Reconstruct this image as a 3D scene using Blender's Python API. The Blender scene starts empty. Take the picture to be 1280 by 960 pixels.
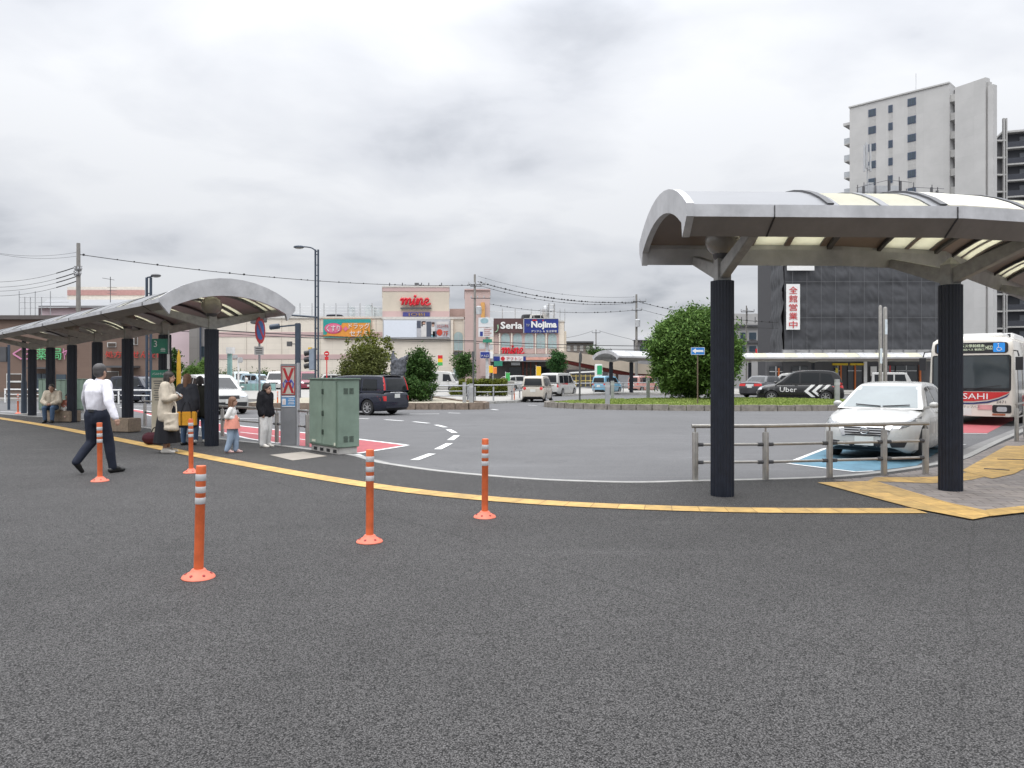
import bpy, bmesh, math, random
import numpy as np
from mathutils import Vector, Matrix
from mathutils.bvhtree import BVHTree
R = math.radians
random.seed(7)
SC = bpy.context.scene
COL = SC.collection
H, F, CX, HY = 1.5, 940.0, 640.0, 470.0      # eye height, focal length and horizon in photo pixels
ZR = -0.12                                    # road level below the plaza

def G(px, py, z=0.0):
    d = F * (H - z) / (py - HY)
    return Vector(((px - CX) / F * d, d, z))
def W(px, py, Y):
    return Vector(((px - CX) / F * Y, Y, H + (HY - py) / F * Y))
def XA(px, Y): return (px - CX) / F * Y
def ZA(py, Y): return H + (HY - py) / F * Y

# ---------------------------------------------------------------- materials
def lin(r, g, b):
    f = lambda v: (v / 255 / 12.92) if v <= 10 else ((v / 255 + .055) / 1.055) ** 2.4
    return (f(r), f(g), f(b), 1)
MATS = {}
def mat(name, col, rough=.6, metal=0., var=.12, vscale=3., spec=.5, bump=0., bscale=40., coat=0.):
    if name in MATS: return MATS[name]
    m = bpy.data.materials.new(name); m.use_nodes = True
    nt = m.node_tree; b = nt.nodes['Principled BSDF']
    b.inputs['Roughness'].default_value = rough; b.inputs['Metallic'].default_value = metal
    b.inputs['Specular IOR Level'].default_value = spec
    b.inputs['Coat Weight'].default_value = coat; b.inputs['Coat Roughness'].default_value = .06
    col = tuple(col[:3]) + (1,)
    tc = nt.nodes.new('ShaderNodeTexCoord')
    if var:
        n = nt.nodes.new('ShaderNodeTexNoise'); n.inputs['Scale'].default_value = vscale; n.inputs['Detail'].default_value = 6
        n.inputs['Roughness'].default_value = .65
        nt.links.new(tc.outputs['Object'], n.inputs['Vector'])
        r = nt.nodes.new('ShaderNodeMapRange'); r.inputs[1].default_value = .3; r.inputs[2].default_value = .7
        r.inputs[3].default_value = 1 - var; r.inputs[4].default_value = 1 + var
        nt.links.new(n.outputs['Fac'], r.inputs['Value'])
        mx = nt.nodes.new('ShaderNodeVectorMath'); mx.operation = 'SCALE'
        mx.inputs[0].default_value = col[:3]; nt.links.new(r.outputs[0], mx.inputs['Scale'])
        nt.links.new(mx.outputs[0], b.inputs['Base Color'])
        r2 = nt.nodes.new('ShaderNodeMapRange'); r2.inputs[3].default_value = max(.02, rough - .1); r2.inputs[4].default_value = min(1, rough + .1)
        nt.links.new(n.outputs['Fac'], r2.inputs['Value']); nt.links.new(r2.outputs[0], b.inputs['Roughness'])
    else:
        b.inputs['Base Color'].default_value = col
    if bump:
        n2 = nt.nodes.new('ShaderNodeTexNoise'); n2.inputs['Scale'].default_value = bscale; n2.inputs['Detail'].default_value = 4
        nt.links.new(tc.outputs['Object'], n2.inputs['Vector'])
        bp = nt.nodes.new('ShaderNodeBump'); bp.inputs['Strength'].default_value = bump; bp.inputs['Distance'].default_value = .02
        nt.links.new(n2.outputs['Fac'], bp.inputs['Height']); nt.links.new(bp.outputs[0], b.inputs['Normal'])
    MATS[name] = m
    return m

def glass(name, col=(.02, .025, .03), rough=.05, spec=.7):
    return mat(name, col, rough, 0, .1, 2., spec)

def emit(name, col, s):
    if name in MATS: return MATS[name]
    m = mat(name, col, .5, var=0); b = m.node_tree.nodes['Principled BSDF']
    b.inputs['Emission Color'].default_value = tuple(col[:3]) + (1,); b.inputs['Emission Strength'].default_value = s
    return m

# ---------------------------------------------------------------- mesh builder
def basis(d):
    d = d.normalized(); up = Vector((0, 0, 1)) if abs(d.z) < .95 else Vector((1, 0, 0))
    a = d.cross(up).normalized(); return a, a.cross(d).normalized()
def catmull(pts, n=6):
    P = [Vector(p) for p in pts]; P = [P[0] * 2 - P[1]] + P + [P[-1] * 2 - P[-2]]; out = []
    for i in range(1, len(P) - 2):
        a, b, c, d = P[i - 1:i + 3]
        for k in range(n):
            t = k / n
            out.append(.5 * ((2 * b) + (c - a) * t + (2 * a - 5 * b + 4 * c - d) * t * t + (3 * b - a - 3 * c + d) * t ** 3))
    out.append(P[-2]); return out
_TXT = {}
def text_geo(s, bold=0.):
    if (s, bold) in _TXT: return _TXT[(s, bold)]
    c = bpy.data.curves.new('t', 'FONT'); c.body = s; c.resolution_u = 2; c.offset = bold
    o = bpy.data.objects.new('t', c); COL.objects.link(o); bpy.context.view_layer.update()
    m = bpy.data.meshes.new_from_object(o.evaluated_get(bpy.context.evaluated_depsgraph_get()))
    v = [(p.co.x, p.co.y) for p in m.vertices]; f = [tuple(p.vertices) for p in m.polygons]
    bpy.data.objects.remove(o); bpy.data.curves.remove(c); bpy.data.meshes.remove(m)
    x0 = min(p[0] for p in v); x1 = max(p[0] for p in v); y0 = min(p[1] for p in v); y1 = max(p[1] for p in v)
    _TXT[(s, bold)] = ([((x - x0) / (x1 - x0), (y - y0) / (y1 - y0)) for x, y in v], f, (x1 - x0) / (y1 - y0))
    return _TXT[(s, bold)]

class MB:
    def __init__(s): s.v = []; s.f = []; s.m = []
    def add(s, vs, fs, m=0, M=None):
        o = len(s.v)
        s.v += [tuple(M @ Vector(p)) if M else tuple(p) for p in vs]
        for f in fs: s.f.append(tuple(i + o for i in f)); s.m.append(m)
        return s
    def box(s, c, d, rz=0., m=0, M=None):
        x, y, z = d[0] / 2, d[1] / 2, d[2] / 2
        vs = [Vector((a * x, b * y, e * z)) for e in (-1, 1) for a, b in ((-1, -1), (1, -1), (1, 1), (-1, 1))]
        T = Matrix.Translation(c) @ Matrix.Rotation(rz, 4, 'Z')
        if M: T = M @ T
        return s.add(vs, [(3, 2, 1, 0), (4, 5, 6, 7), (0, 1, 5, 4), (1, 2, 6, 5), (2, 3, 7, 6), (3, 0, 4, 7)], m, T)
    def span(s, a, b, m=0):        # axis aligned box between two corners
        a, b = Vector(a), Vector(b)
        return s.box((a + b) / 2, [abs(b[i] - a[i]) for i in range(3)], 0, m)
    def bar(s, p0, p1, w, h, m=0, w1=None, h1=None):
        p0, p1 = Vector(p0), Vector(p1); a, b = basis(p1 - p0)
        w1 = w if w1 is None else w1; h1 = h if h1 is None else h1
        vs = [p + a * sx * ww / 2 + b * sy * hh / 2 for p, ww, hh in ((p0, w, h), (p1, w1, h1)) for sx, sy in ((-1, -1), (1, -1), (1, 1), (-1, 1))]
        return s.add(vs, [(0, 1, 2, 3), (7, 6, 5, 4), (0, 4, 5, 1), (1, 5, 6, 2), (2, 6, 7, 3), (3, 7, 4, 0)], m)
    def loft(s, rings, m=0, caps=True, closed=True):
        n = len(rings[0]); vs = [p for r in rings for p in r]; fs = []
        for i in range(len(rings) - 1):
            for j in range(n if closed else n - 1):
                k = (j + 1) % n
                fs.append((i * n + j, i * n + k, (i + 1) * n + k, (i + 1) * n + j))
        if caps and closed:
            fs.append(tuple(range(n - 1, -1, -1))); fs.append(tuple((len(rings) - 1) * n + j for j in range(n)))
        return s.add(vs, fs, m)
    def tube(s, pts, r, n=8, m=0):
        pts = [Vector(p) for p in pts]; rings = []
        for i, p in enumerate(pts):
            d = pts[min(i + 1, len(pts) - 1)] - pts[max(i - 1, 0)]; a, b = basis(d)
            rr = r[i] if isinstance(r, (list, tuple)) else r
            rings.append([p + a * math.cos(t * 2 * math.pi / n) * rr + b * math.sin(t * 2 * math.pi / n) * rr for t in range(n)])
        return s.loft(rings, m)
    def lathe(s, prof, n=20, c=(0, 0, 0), m=0, M=None, sx=1., sy=1., caps=True):
        c = Vector(c); rings = []
        for r, z in prof:
            rings.append([c + Vector((r * sx * math.cos(2 * math.pi * k / n), r * sy * math.sin(2 * math.pi * k / n), z)) for k in range(n)])
        if M: rings = [[M @ p for p in q] for q in rings]
        return s.loft(rings, m, caps)
    def sphere(s, c, r, n=14, k=8, m=0, M=None):
        r = r if isinstance(r, (tuple, list)) else (r, r, r); c = Vector(c)
        rings = []
        for i in range(k + 1):
            t = -math.pi / 2 + math.pi * i / k; cr = max(math.cos(t), .02)
            q = [Vector((r[0] * cr * math.cos(2 * math.pi * j / n), r[1] * cr * math.sin(2 * math.pi * j / n), r[2] * math.sin(t))) for j in range(n)]
            rings.append([c + (M @ p if M else p) for p in q])
        return s.loft(rings, m)
    def capsule(s, p0, r0, p1, r1, n=10):
        p0, p1 = Vector(p0), Vector(p1); d = (p1 - p0)
        if d.length < 1e-5: d = Vector((0, 0, 1e-3)); p1 = p0 + d
        a, b = basis(d); u = d.normalized(); rings = []
        for t in (-88, -60, -30, 0): rings.append((p0 + u * r0 * math.sin(R(t)), r0 * math.cos(R(t))))
        for t in (0, 30, 60, 88): rings.append((p1 + u * r1 * math.sin(R(t)), r1 * math.cos(R(t))))
        return s.loft([[c + (a * math.cos(2 * math.pi * k / n) + b * math.sin(2 * math.pi * k / n)) * rr for k in range(n)] for c, rr in rings])
    def prism(s, poly, z0, z1, m=0, M=None):
        n = len(poly); vs = [(p[0], p[1], z0) for p in poly] + [(p[0], p[1], z1) for p in poly]
        ar = sum(poly[i][0] * poly[(i + 1) % n][1] - poly[(i + 1) % n][0] * poly[i][1] for i in range(n))
        fs = [tuple(range(n - 1, -1, -1)), tuple(range(n, 2 * n))] + [(i, (i + 1) % n, n + (i + 1) % n, n + i) for i in range(n)]
        if ar < 0: fs = [f[::-1] for f in fs]
        return s.add(vs, fs, m, M)
    def plate(s, poly, O, U, V, t=.01, m=0):       # flat polygon (u,v) in the frame O,U,V, thickness t behind the face
        O, U, V = Vector(O), Vector(U), Vector(V); N = U.cross(V)
        M = Matrix(((U.x, V.x, N.x, O.x), (U.y, V.y, N.y, O.y), (U.z, V.z, N.z, O.z), (0, 0, 0, 1)))
        return s.prism(poly, -t, 0, m, M)
    def rect(s, O, U, V, w, h, t=.01, m=0):
        return s.plate([(-w / 2, -h / 2), (w / 2, -h / 2), (w / 2, h / 2), (-w / 2, h / 2)], O, U, V, t, m)
    def text(s, body, O, U, V, w=None, h=1., off=.004, m=0, th=.012, bold=0.):  # centred on O, thin letters
        g, f, asp = text_geo(body, bold); w = w or h * asp
        O, U, V = Vector(O), Vector(U), Vector(V); N = U.cross(V); n = len(g)
        fr = [O + U * (x - .5) * w + V * (y - .5) * h + N * (off + th) for x, y in g]
        bk = [p - N * th for p in fr]
        cnt = {}
        for q in f:
            for i in range(len(q)):
                cnt[(q[i], q[(i + 1) % len(q)])] = 1
        sides = [(b + n, b, a, a + n)[::-1] for (a, b) in cnt if (b, a) not in cnt]
        return s.add(fr + bk, list(f) + sides, m)
    def build(s, name, mats, parent=None, smooth=None, bevel=0., world=False, label=None, kind=None):
        me = bpy.data.meshes.new(name); vs = s.v
        if world and parent is not None:
            L = parent['_abs'] if '_abs' in parent else tuple(parent.location)
            vs = [(p[0] - L[0], p[1] - L[1], p[2] - L[2]) for p in vs]
        me.from_pydata(vs, [], s.f)
        for m in (mats if isinstance(mats, (list, tuple)) else [mats]): me.materials.append(m)
        me.polygons.foreach_set('material_index', s.m)
        if bevel:
            bm = bmesh.new(); bm.from_mesh(me)
            bmesh.ops.remove_doubles(bm, verts=bm.verts, dist=1e-5)
            es = [e for e in bm.edges if len(e.link_faces) == 2 and e.calc_face_angle(0) > .6]
            bmesh.ops.bevel(bm, geom=es, offset=bevel, segments=2, affect='EDGES', clamp_overlap=True)
            bm.to_mesh(me); bm.free()
            if smooth is None: smooth = 35
        if smooth:
            me.polygons.foreach_set('use_smooth', [True] * len(me.polygons)); me.set_sharp_from_angle(angle=R(smooth))
        me.update()
        return link(name, me, parent, label, kind)

def link(name, me, parent=None, label=None, kind=None):
    o = bpy.data.objects.new(name, me); COL.objects.link(o); o.parent = parent
    if label: o['label'] = label
    if kind: o['kind'] = kind
    return o
def tag(o, label, cat, group=None, kind=None):
    o['label'] = label; o['category'] = cat
    if group: o['group'] = group
    if kind: o['kind'] = kind
    return o
def thing(name, loc, label, cat, group=None, rz=0.):
    o = bpy.data.objects.new(name, None); COL.objects.link(o); o.location = loc; o.rotation_euler = (0, 0, rz)
    o.empty_display_size = .3
    return tag(o, label, cat, group)
def struct(o): o['kind'] = 'structure'; return o
def kids(o): return [c for c in bpy.data.objects if c.parent == o]
def dup(root, loc, label, rz=None, rot=None, scale=None):
    r = root.copy(); COL.objects.link(r); r.location = loc; r['label'] = label
    if rz is not None: r.rotation_euler = (0, 0, rz)
    if rot is not None: r.rotation_euler = rot
    if scale: r.scale = (scale,) * 3
    for c in kids(root):
        d = c.copy(); COL.objects.link(d); d.parent = r
        for g in kids(c):
            e = g.copy(); COL.objects.link(e); e.parent = d
    return r
UX, UZ = Vector((1, 0, 0)), Vector((0, 0, 1))
UY = Vector((0, 1, 0))

# ---------------------------------------------------------------- palette
M_WHITE = mat('white_paint', (.72, .72, .71), .45, var=.06)
M_BLACK = mat('black_plastic', (.015, .015, .017), .5)
M_RUBBER = mat('tyre_rubber', (.02, .02, .021), .8)
M_STEEL = mat('stainless_steel', (.42, .40, .37), .32, .85, .15, 8.)
M_GALV = mat('galvanised_steel', (.38, .39, .4), .5, .5, .15)
M_POLE = mat('navy_pole_paint', (.035, .05, .075), .45)
M_DGREY = mat('dark_grey_paint', (.08, .08, .085), .5)
M_LGREY = mat('light_grey_paint', (.42, .43, .44), .5)
M_CONC = mat('concrete', (.36, .35, .33), .85, var=.2, vscale=4., bump=.3)
M_RED = mat('red_sign_paint', (.5, .02, .025), .45)
M_BLUE = mat('blue_sign_paint', (.03, .14, .42), .45)
M_GREEN = mat('green_sign_paint', (.02, .19, .12), .45)
M_YEL = mat('yellow_paint', (.65, .42, .04), .5)
M_CHROME = mat('chrome', (.6, .6, .6), .12, 1., .03)
M_GLASS = glass('vehicle_glass', (.012, .014, .016), .05, .4)
M_WIN = glass('building_glass', (.05, .07, .09), .08, .6)
M_WIRE = mat('black_cable', (.02, .02, .022), .7, var=0)
# ================================================================ world, sun, camera
w = bpy.data.worlds.new('World'); SC.world = w; w.use_nodes = True
nt = w.node_tree; N = nt.nodes; L = nt.links; bg = N['Background']; bg.inputs['Strength'].default_value = .1
sky = N.new('ShaderNodeTexSky'); sky.sky_type = 'NISHITA'; sky.sun_disc = False
SUN_EL, SUN_AZ = R(62), R(200)
sky.sun_elevation = SUN_EL; sky.sun_rotation = SUN_AZ; sky.dust_density = 2.
tc = N.new('ShaderNodeTexCoord'); sep = N.new('ShaderNodeSeparateXYZ'); L.new(tc.outputs['Generated'], sep.inputs[0])
def mth(op, a, b=None):
    n = N.new('ShaderNodeMath'); n.operation = op
    for i, x in enumerate((a, b)):
        if x is None: continue
        if isinstance(x, (int, float)): n.inputs[i].default_value = x
        else: L.new(x, n.inputs[i])
    return n.outputs[0]
zc = mth('MAXIMUM', sep.outputs['Z'], 0.0)
den = mth('ADD', zc, .22)
cmb = N.new('ShaderNodeCombineXYZ'); L.new(mth('DIVIDE', sep.outputs['X'], den), cmb.inputs[0]); L.new(mth('DIVIDE', sep.outputs['Y'], den), cmb.inputs[1])
def noise(scale, detail, rough, dist=0., off=0.):
    n = N.new('ShaderNodeTexNoise'); n.inputs['Scale'].default_value = scale; n.inputs['Detail'].default_value = detail
    n.inputs['Roughness'].default_value = rough; n.inputs['Distortion'].default_value = dist
    mp = N.new('ShaderNodeMapping'); mp.inputs['Location'].default_value = (off, off * .7, off * .3); mp.inputs['Scale'].default_value = (.95, 1.05, 1)
    L.new(cmb.outputs[0], mp.inputs[0]); L.new(mp.outputs[0], n.inputs['Vector']); return n.outputs['Fac']
n1 = noise(2.1, 6, .5, .25, 3.1); n2 = noise(.8, 3, .5, .2, 8.7)
nn = mth('ADD', mth('MULTIPLY', n1, .55), mth('MULTIPLY', n2, .45))
rmp = N.new('ShaderNodeValToRGB'); cr = rmp.color_ramp
cr.elements[0].position = .33; cr.elements[0].color = (.455, .48, .53, 1)
cr.elements[1].position = .56; cr.elements[1].color = (.83, .845, .875, 1)
e = cr.elements.new(.44); e.color = (.70, .72, .765, 1)
L.new(nn, rmp.inputs[0])
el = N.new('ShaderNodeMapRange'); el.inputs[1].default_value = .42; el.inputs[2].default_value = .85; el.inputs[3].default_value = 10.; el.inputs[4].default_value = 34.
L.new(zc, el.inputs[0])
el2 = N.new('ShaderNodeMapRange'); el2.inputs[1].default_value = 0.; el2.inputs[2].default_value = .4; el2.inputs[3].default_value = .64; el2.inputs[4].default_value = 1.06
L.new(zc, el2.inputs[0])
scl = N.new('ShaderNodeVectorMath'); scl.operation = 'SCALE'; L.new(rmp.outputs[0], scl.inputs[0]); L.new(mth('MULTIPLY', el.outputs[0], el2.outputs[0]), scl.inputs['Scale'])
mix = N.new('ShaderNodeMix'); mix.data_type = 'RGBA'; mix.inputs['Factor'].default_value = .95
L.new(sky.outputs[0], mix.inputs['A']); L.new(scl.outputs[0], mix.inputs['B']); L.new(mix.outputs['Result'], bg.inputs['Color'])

sl = bpy.data.lights.new('sun', 'SUN'); sl.energy = 1.0; sl.angle = R(35); sl.color = (1, .97, .93)
so = bpy.data.objects.new('sun', sl); COL.objects.link(so)
sd = Vector((math.sin(SUN_AZ) * math.cos(SUN_EL), math.cos(SUN_AZ) * math.cos(SUN_EL), math.sin(SUN_EL)))
so.rotation_euler = sd.to_track_quat('Z', 'Y').to_euler()

cd = bpy.data.cameras.new('camera'); cam = bpy.data.objects.new('camera', cd); COL.objects.link(cam)
cam.location = (0, 0, H); cam.rotation_euler = (R(90), 0, 0)
cd.sensor_width = 36; cd.lens = 36 * F / 1280; cd.shift_y = -10 / 1280
cd.clip_start = .05; cd.clip_end = 3000
SC.camera = cam
vs = SC.view_settings; vs.view_transform = 'Standard'; vs.look = 'None'; vs.exposure = .28; vs.gamma = 1.; vs.use_curve_mapping = False
SC.cycles.max_bounces = 6; SC.cycles.transparent_max_bounces = 6; SC.cycles.caustics_reflective = False; SC.cycles.caustics_refractive = False

# ================================================================ ground materials
def asphalt(name, lo, hi, tint, grain, bumps, patch=.2, seams=False):
    m = bpy.data.materials.new(name); m.use_nodes = True; nt = m.node_tree; b = nt.nodes['Principled BSDF']; Nn, Ln = nt.nodes, nt.links
    b.inputs['Roughness'].default_value = .85; b.inputs['Specular IOR Level'].default_value = .35
    t = Nn.new('ShaderNodeTexCoord')
    def nz(s, d, r=.6):
        n = Nn.new('ShaderNodeTexNoise'); n.inputs['Scale'].default_value = s; n.inputs['Detail'].default_value = d; n.inputs['Roughness'].default_value = r
        Ln.new(t.outputs['Object'], n.inputs['Vector']); return n.outputs['Fac']
    v = Nn.new('ShaderNodeTexVoronoi'); v.inputs['Scale'].default_value = grain; Ln.new(t.outputs['Object'], v.inputs['Vector'])
    def mt(op, a, b2):
        n = Nn.new('ShaderNodeMath'); n.operation = op
        for i, x in enumerate((a, b2)):
            if isinstance(x, (int, float)): n.inputs[i].default_value = x
            else: Ln.new(x, n.inputs[i])
        return n.outputs[0]
    sepc = Nn.new('ShaderNodeSeparateColor'); Ln.new(v.outputs['Color'], sepc.inputs[0])
    ns = nz(grain * .8, 2, .6)
    st = mt('ADD', mt('MULTIPLY', sepc.outputs[0], .5), mt('MULTIPLY', ns, .5))
    dk = mt('MULTIPLY', mt('SUBTRACT', 1.0, mt('MULTIPLY', v.outputs['Distance'], .9)), st)
    r = Nn.new('ShaderNodeMapRange'); r.inputs[1].default_value = .12; r.inputs[2].default_value = .62; r.inputs[3].default_value = lo; r.inputs[4].default_value = hi
    Ln.new(dk, r.inputs[0])
    big = mt('ADD', mt('MULTIPLY', nz(.28, 5), .65), mt('MULTIPLY', nz(1.6, 5), .35))
    r2 = Nn.new('ShaderNodeMapRange'); r2.inputs[1].default_value = .32; r2.inputs[2].default_value = .68; r2.inputs[3].default_value = 1 - patch; r2.inputs[4].default_value = 1 + patch
    Ln.new(big, r2.inputs[0])
    # sparse pale chips
    v2 = Nn.new('ShaderNodeTexVoronoi'); v2.inputs['Scale'].default_value = grain * .45; Ln.new(t.outputs['Object'], v2.inputs['Vector'])
    chip = mt('MULTIPLY', mt('LESS_THAN', v2.outputs['Distance'], .11), .09)
    # thin wandering cracks and joint lines
    dn = Nn.new('ShaderNodeTexNoise'); dn.inputs['Scale'].default_value = .9; dn.inputs['Detail'].default_value = 5; Ln.new(t.outputs['Object'], dn.inputs['Vector'])
    dv = Nn.new('ShaderNodeVectorMath'); dv.operation = 'MULTIPLY_ADD'; dv.inputs[1].default_value = (1.4, 1.4, 0); Ln.new(dn.outputs['Color'], dv.inputs[0]); Ln.new(t.outputs['Object'], dv.inputs[2])
    vc = Nn.new('ShaderNodeTexVoronoi'); vc.feature = 'DISTANCE_TO_EDGE'; vc.inputs['Scale'].default_value = .16; Ln.new(dv.outputs[0], vc.inputs['Vector'])
    crk = mt('MULTIPLY', mt('MULTIPLY', mt('LESS_THAN', vc.outputs['Distance'], .0012), mt('GREATER_THAN', nz(.5, 2), .60)), .18)
    # trodden gum and oil spots, and long pale scuffs
    v3 = Nn.new('ShaderNodeTexVoronoi'); v3.inputs['Scale'].default_value = 1.1; Ln.new(dv.outputs[0], v3.inputs['Vector'])
    gum = mt('MULTIPLY', mt('LESS_THAN', v3.outputs['Distance'], .035), .22)
    mp = Nn.new('ShaderNodeMapping'); mp.inputs['Rotation'].default_value = (0, 0, .5); mp.inputs['Scale'].default_value = (.16, 1.5, 1); Ln.new(t.outputs['Object'], mp.inputs[0])
    ms = Nn.new('ShaderNodeTexNoise'); ms.inputs['Scale'].default_value = 1.; ms.inputs['Detail'].default_value = 5; ms.inputs['Distortion'].default_value = .6; Ln.new(mp.outputs[0], ms.inputs['Vector'])
    mr = Nn.new('ShaderNodeMapRange'); mr.inputs[1].default_value = .58; mr.inputs[2].default_value = .78; mr.inputs[3].default_value = 1.; mr.inputs[4].default_value = 1.22; Ln.new(ms.outputs['Fac'], mr.inputs[0])
    val = mt('MULTIPLY', mt('MULTIPLY', mt('MULTIPLY', mt('ADD', r.outputs[0], chip), r2.outputs[0]), mt('SUBTRACT', 1., mt('MAXIMUM', crk, gum))), mr.outputs[0])
    ol = Nn.new('ShaderNodeMapRange'); ol.inputs[1].default_value = .60; ol.inputs[2].default_value = .72; ol.inputs[3].default_value = 1.; ol.inputs[4].default_value = .80; Ln.new(nz(.55, 4), ol.inputs[0])
    val = mt('MULTIPLY', val, ol.outputs[0])
    if seams:       # construction joints and a couple of worn lines across the forecourt
        sx = Nn.new('ShaderNodeSeparateXYZ'); Ln.new(dv.outputs[0], sx.inputs[0]); sp = Nn.new('ShaderNodeSeparateXYZ'); Ln.new(t.outputs['Object'], sp.inputs[0])
        for (ax, ay, bx, by), wd, k in (((-4.0, 11.5, .6, 5.6), .012, .30), ((-9.0, 13.6, 6.0, 6.9), .010, .22), ((1.2, 2.0, 4.6, 7.5), .010, .25), ((-5, 4.6, 6, 4.1), .006, .22)):
            nx, ny = -(by - ay), bx - ax; ln = math.hypot(nx, ny); nx /= ln; ny /= ln; c0_ = nx * ax + ny * ay
            wob = mt('MULTIPLY', mt('SUBTRACT', nz(1.1, 3), .5), .22)
            ds = mt('ABSOLUTE', mt('ADD', mt('SUBTRACT', mt('ADD', mt('MULTIPLY', sp.outputs[0], nx), mt('MULTIPLY', sp.outputs[1], ny)), c0_), wob), 0.)
            val = mt('MULTIPLY', val, mt('SUBTRACT', 1., mt('MULTIPLY', mt('LESS_THAN', ds, wd), mt('MULTIPLY', nz(7., 2), k * 1.6))))
    s = Nn.new('ShaderNodeVectorMath'); s.operation = 'SCALE'; s.inputs[0].default_value = tint; Ln.new(val, s.inputs['Scale'])
    Ln.new(s.outputs[0], b.inputs['Base Color'])
    bp = Nn.new('ShaderNodeBump'); bp.inputs['Strength'].default_value = bumps; bp.inputs['Distance'].default_value = .01
    Ln.new(dk, bp.inputs['Height']); Ln.new(bp.outputs[0], b.inputs['Normal'])
    return m
M_PLAZA = asphalt('plaza_asphalt', .004, .186, (1., .962, .945), 145., 1., .2, True)
M_ROAD = asphalt('road_asphalt', .086, .172, (1., .995, 1.015), 120., .25, .12)

def tactile_mat():
    m = mat('tactile_yellow', (.52, .33, .105), .7, var=.28, vscale=7.)
    nt = m.node_tree; b = nt.nodes['Principled BSDF']; t = nt.nodes.new('ShaderNodeTexCoord')
    br = nt.nodes.new('ShaderNodeTexBrick'); br.offset = 0; br.inputs['Scale'].default_value = 1.; br.inputs['Mortar Size'].default_value = .006
    br.inputs['Brick Width'].default_value = .3; br.inputs['Row Height'].default_value = .32; br.inputs['Color1'].default_value = (1, 1, 1, 1); br.inputs['Color2'].default_value = (.74, .76, .8, 1); br.inputs['Mortar'].default_value = (.5, .45, .4, 1)
    nt.links.new(t.outputs['UV'], br.inputs['Vector'])
    v = nt.nodes.new('ShaderNodeTexWave'); v.inputs['Scale'].default_value = 3.4; v.bands_direction = 'Y'
    nt.links.new(t.outputs['UV'], v.inputs['Vector'])
    bp = nt.nodes.new('ShaderNodeBump'); bp.inputs['Strength'].default_value = .7; bp.inputs['Distance'].default_value = .01
    nt.links.new(v.outputs['Fac'], bp.inputs['Height']); nt.links.new(bp.outputs[0], b.inputs['Normal'])
    src = b.inputs['Base Color'].links[0].from_socket
    mx = nt.nodes.new('ShaderNodeMix'); mx.data_type = 'RGBA'; mx.blend_type = 'MULTIPLY'; mx.inputs['Factor'].default_value = 1.
    rp = nt.nodes.new('ShaderNodeMapRange'); rp.inputs[3].default_value = 1.; rp.inputs[4].default_value = .72; nt.links.new(br.outputs['Fac'], rp.inputs[0])
    nt.links.new(src, mx.inputs['A']); nt.links.new(br.outputs['Color'], mx.inputs['B']); nt.links.new(mx.outputs['Result'], b.inputs['Base Color'])
    return m
M_TACT = tactile_mat()

def paver_mat():
    m = mat('brown_pavers', (.24, .21, .19), .85, var=.25, vscale=5.)
    nt = m.node_tree; b = nt.nodes['Principled BSDF']; t = nt.nodes.new('ShaderNodeTexCoord')
    mp = nt.nodes.new('ShaderNodeMapping'); mp.inputs['Rotation'].default_value = (0, 0, R(12)); nt.links.new(t.outputs['Object'], mp.inputs[0])
    br = nt.nodes.new('ShaderNodeTexBrick'); br.inputs['Scale'].default_value = 1.; br.inputs['Mortar Size'].default_value = .008
    br.inputs['Brick Width'].default_value = .3; br.inputs['Row Height'].default_value = .2
    br.inputs['Color1'].default_value = (1, 1, 1, 1); br.inputs['Color2'].default_value = (.74, .76, .8, 1); br.inputs['Mortar'].default_value = (.42, .4, .38, 1)
    nt.links.new(mp.outputs[0], br.inputs['Vector'])
    src = b.inputs['Base Color'].links[0].from_socket
    mx = nt.nodes.new('ShaderNodeMix'); mx.data_type = 'RGBA'; mx.blend_type = 'MULTIPLY'; mx.inputs['Factor'].default_value = 1.
    nt.links.new(src, mx.inputs['A']); nt.links.new(br.outputs['Color'], mx.inputs['B']); nt.links.new(mx.outputs['Result'], b.inputs['Base Color'])
    return m
M_PAVER = paver_mat()
M_MARK = mat('road_marking_white', (.62, .62, .61), .7, var=.22, vscale=9.)
M_REDLANE = mat('red_lane_paint', (.34, .075, .085), .8, var=.2, vscale=4.)
M_BLUEPAINT = mat('blue_bay_paint', (.085, .185, .25), .8, var=.25, vscale=4.)
M_KERB = mat('pale_kerb_concrete', (.31, .305, .29), .85, var=.2, vscale=5., bump=.2)
M_GUTTER = mat('gutter_concrete', (.2, .195, .19), .85, var=.2, vscale=4.)
M_PALE = mat('pale_paving', (.30, .29, .27), .85, var=.16, vscale=2.)

# ================================================================ ground geometry
b_ = MB(); b_.add([(-600, -60, ZR), (600, -60, ZR), (600, 900, ZR), (-600, 900, ZR)], [(0, 1, 2, 3)])
struct(b_.build('road', M_ROAD))

kpx = [(0, 517), (100, 524), (190, 535), (272, 547.5), (349, 556), (430, 566.5), (452, 570), (474, 576.5), (500, 581), (560, 589), (660, 597.5), (740, 601), (800, 602), (860, 600.5), (950, 598.5), (1032, 595.5), (1090, 590.5), (1150, 582), (1196, 573), (1225, 560), (1250, 548.5), (1280, 536)]
kerb = [G(x, y) for x, y in kpx]
kerb = [Vector((-62, 64, 0)), Vector((-40, 45.5, 0))] + kerb
dE = (kerb[-1] - kerb[-3]).normalized(); kerb += [kerb[-1] + dE * 12, kerb[-1] + dE * 45]
kerb = [kerb[0]] + catmull(kerb[1:-1], 4) + [kerb[-1]]
def offset(line, d):
    out = []
    for i, p in enumerate(line):
        t = line[min(i + 1, len(line) - 1)] - line[max(i - 1, 0)]; t.z = 0; t.normalize()
        out.append(p + Vector((-t.y, t.x, 0)) * d)
    return out
inner = offset(kerb, -.13)
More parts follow.
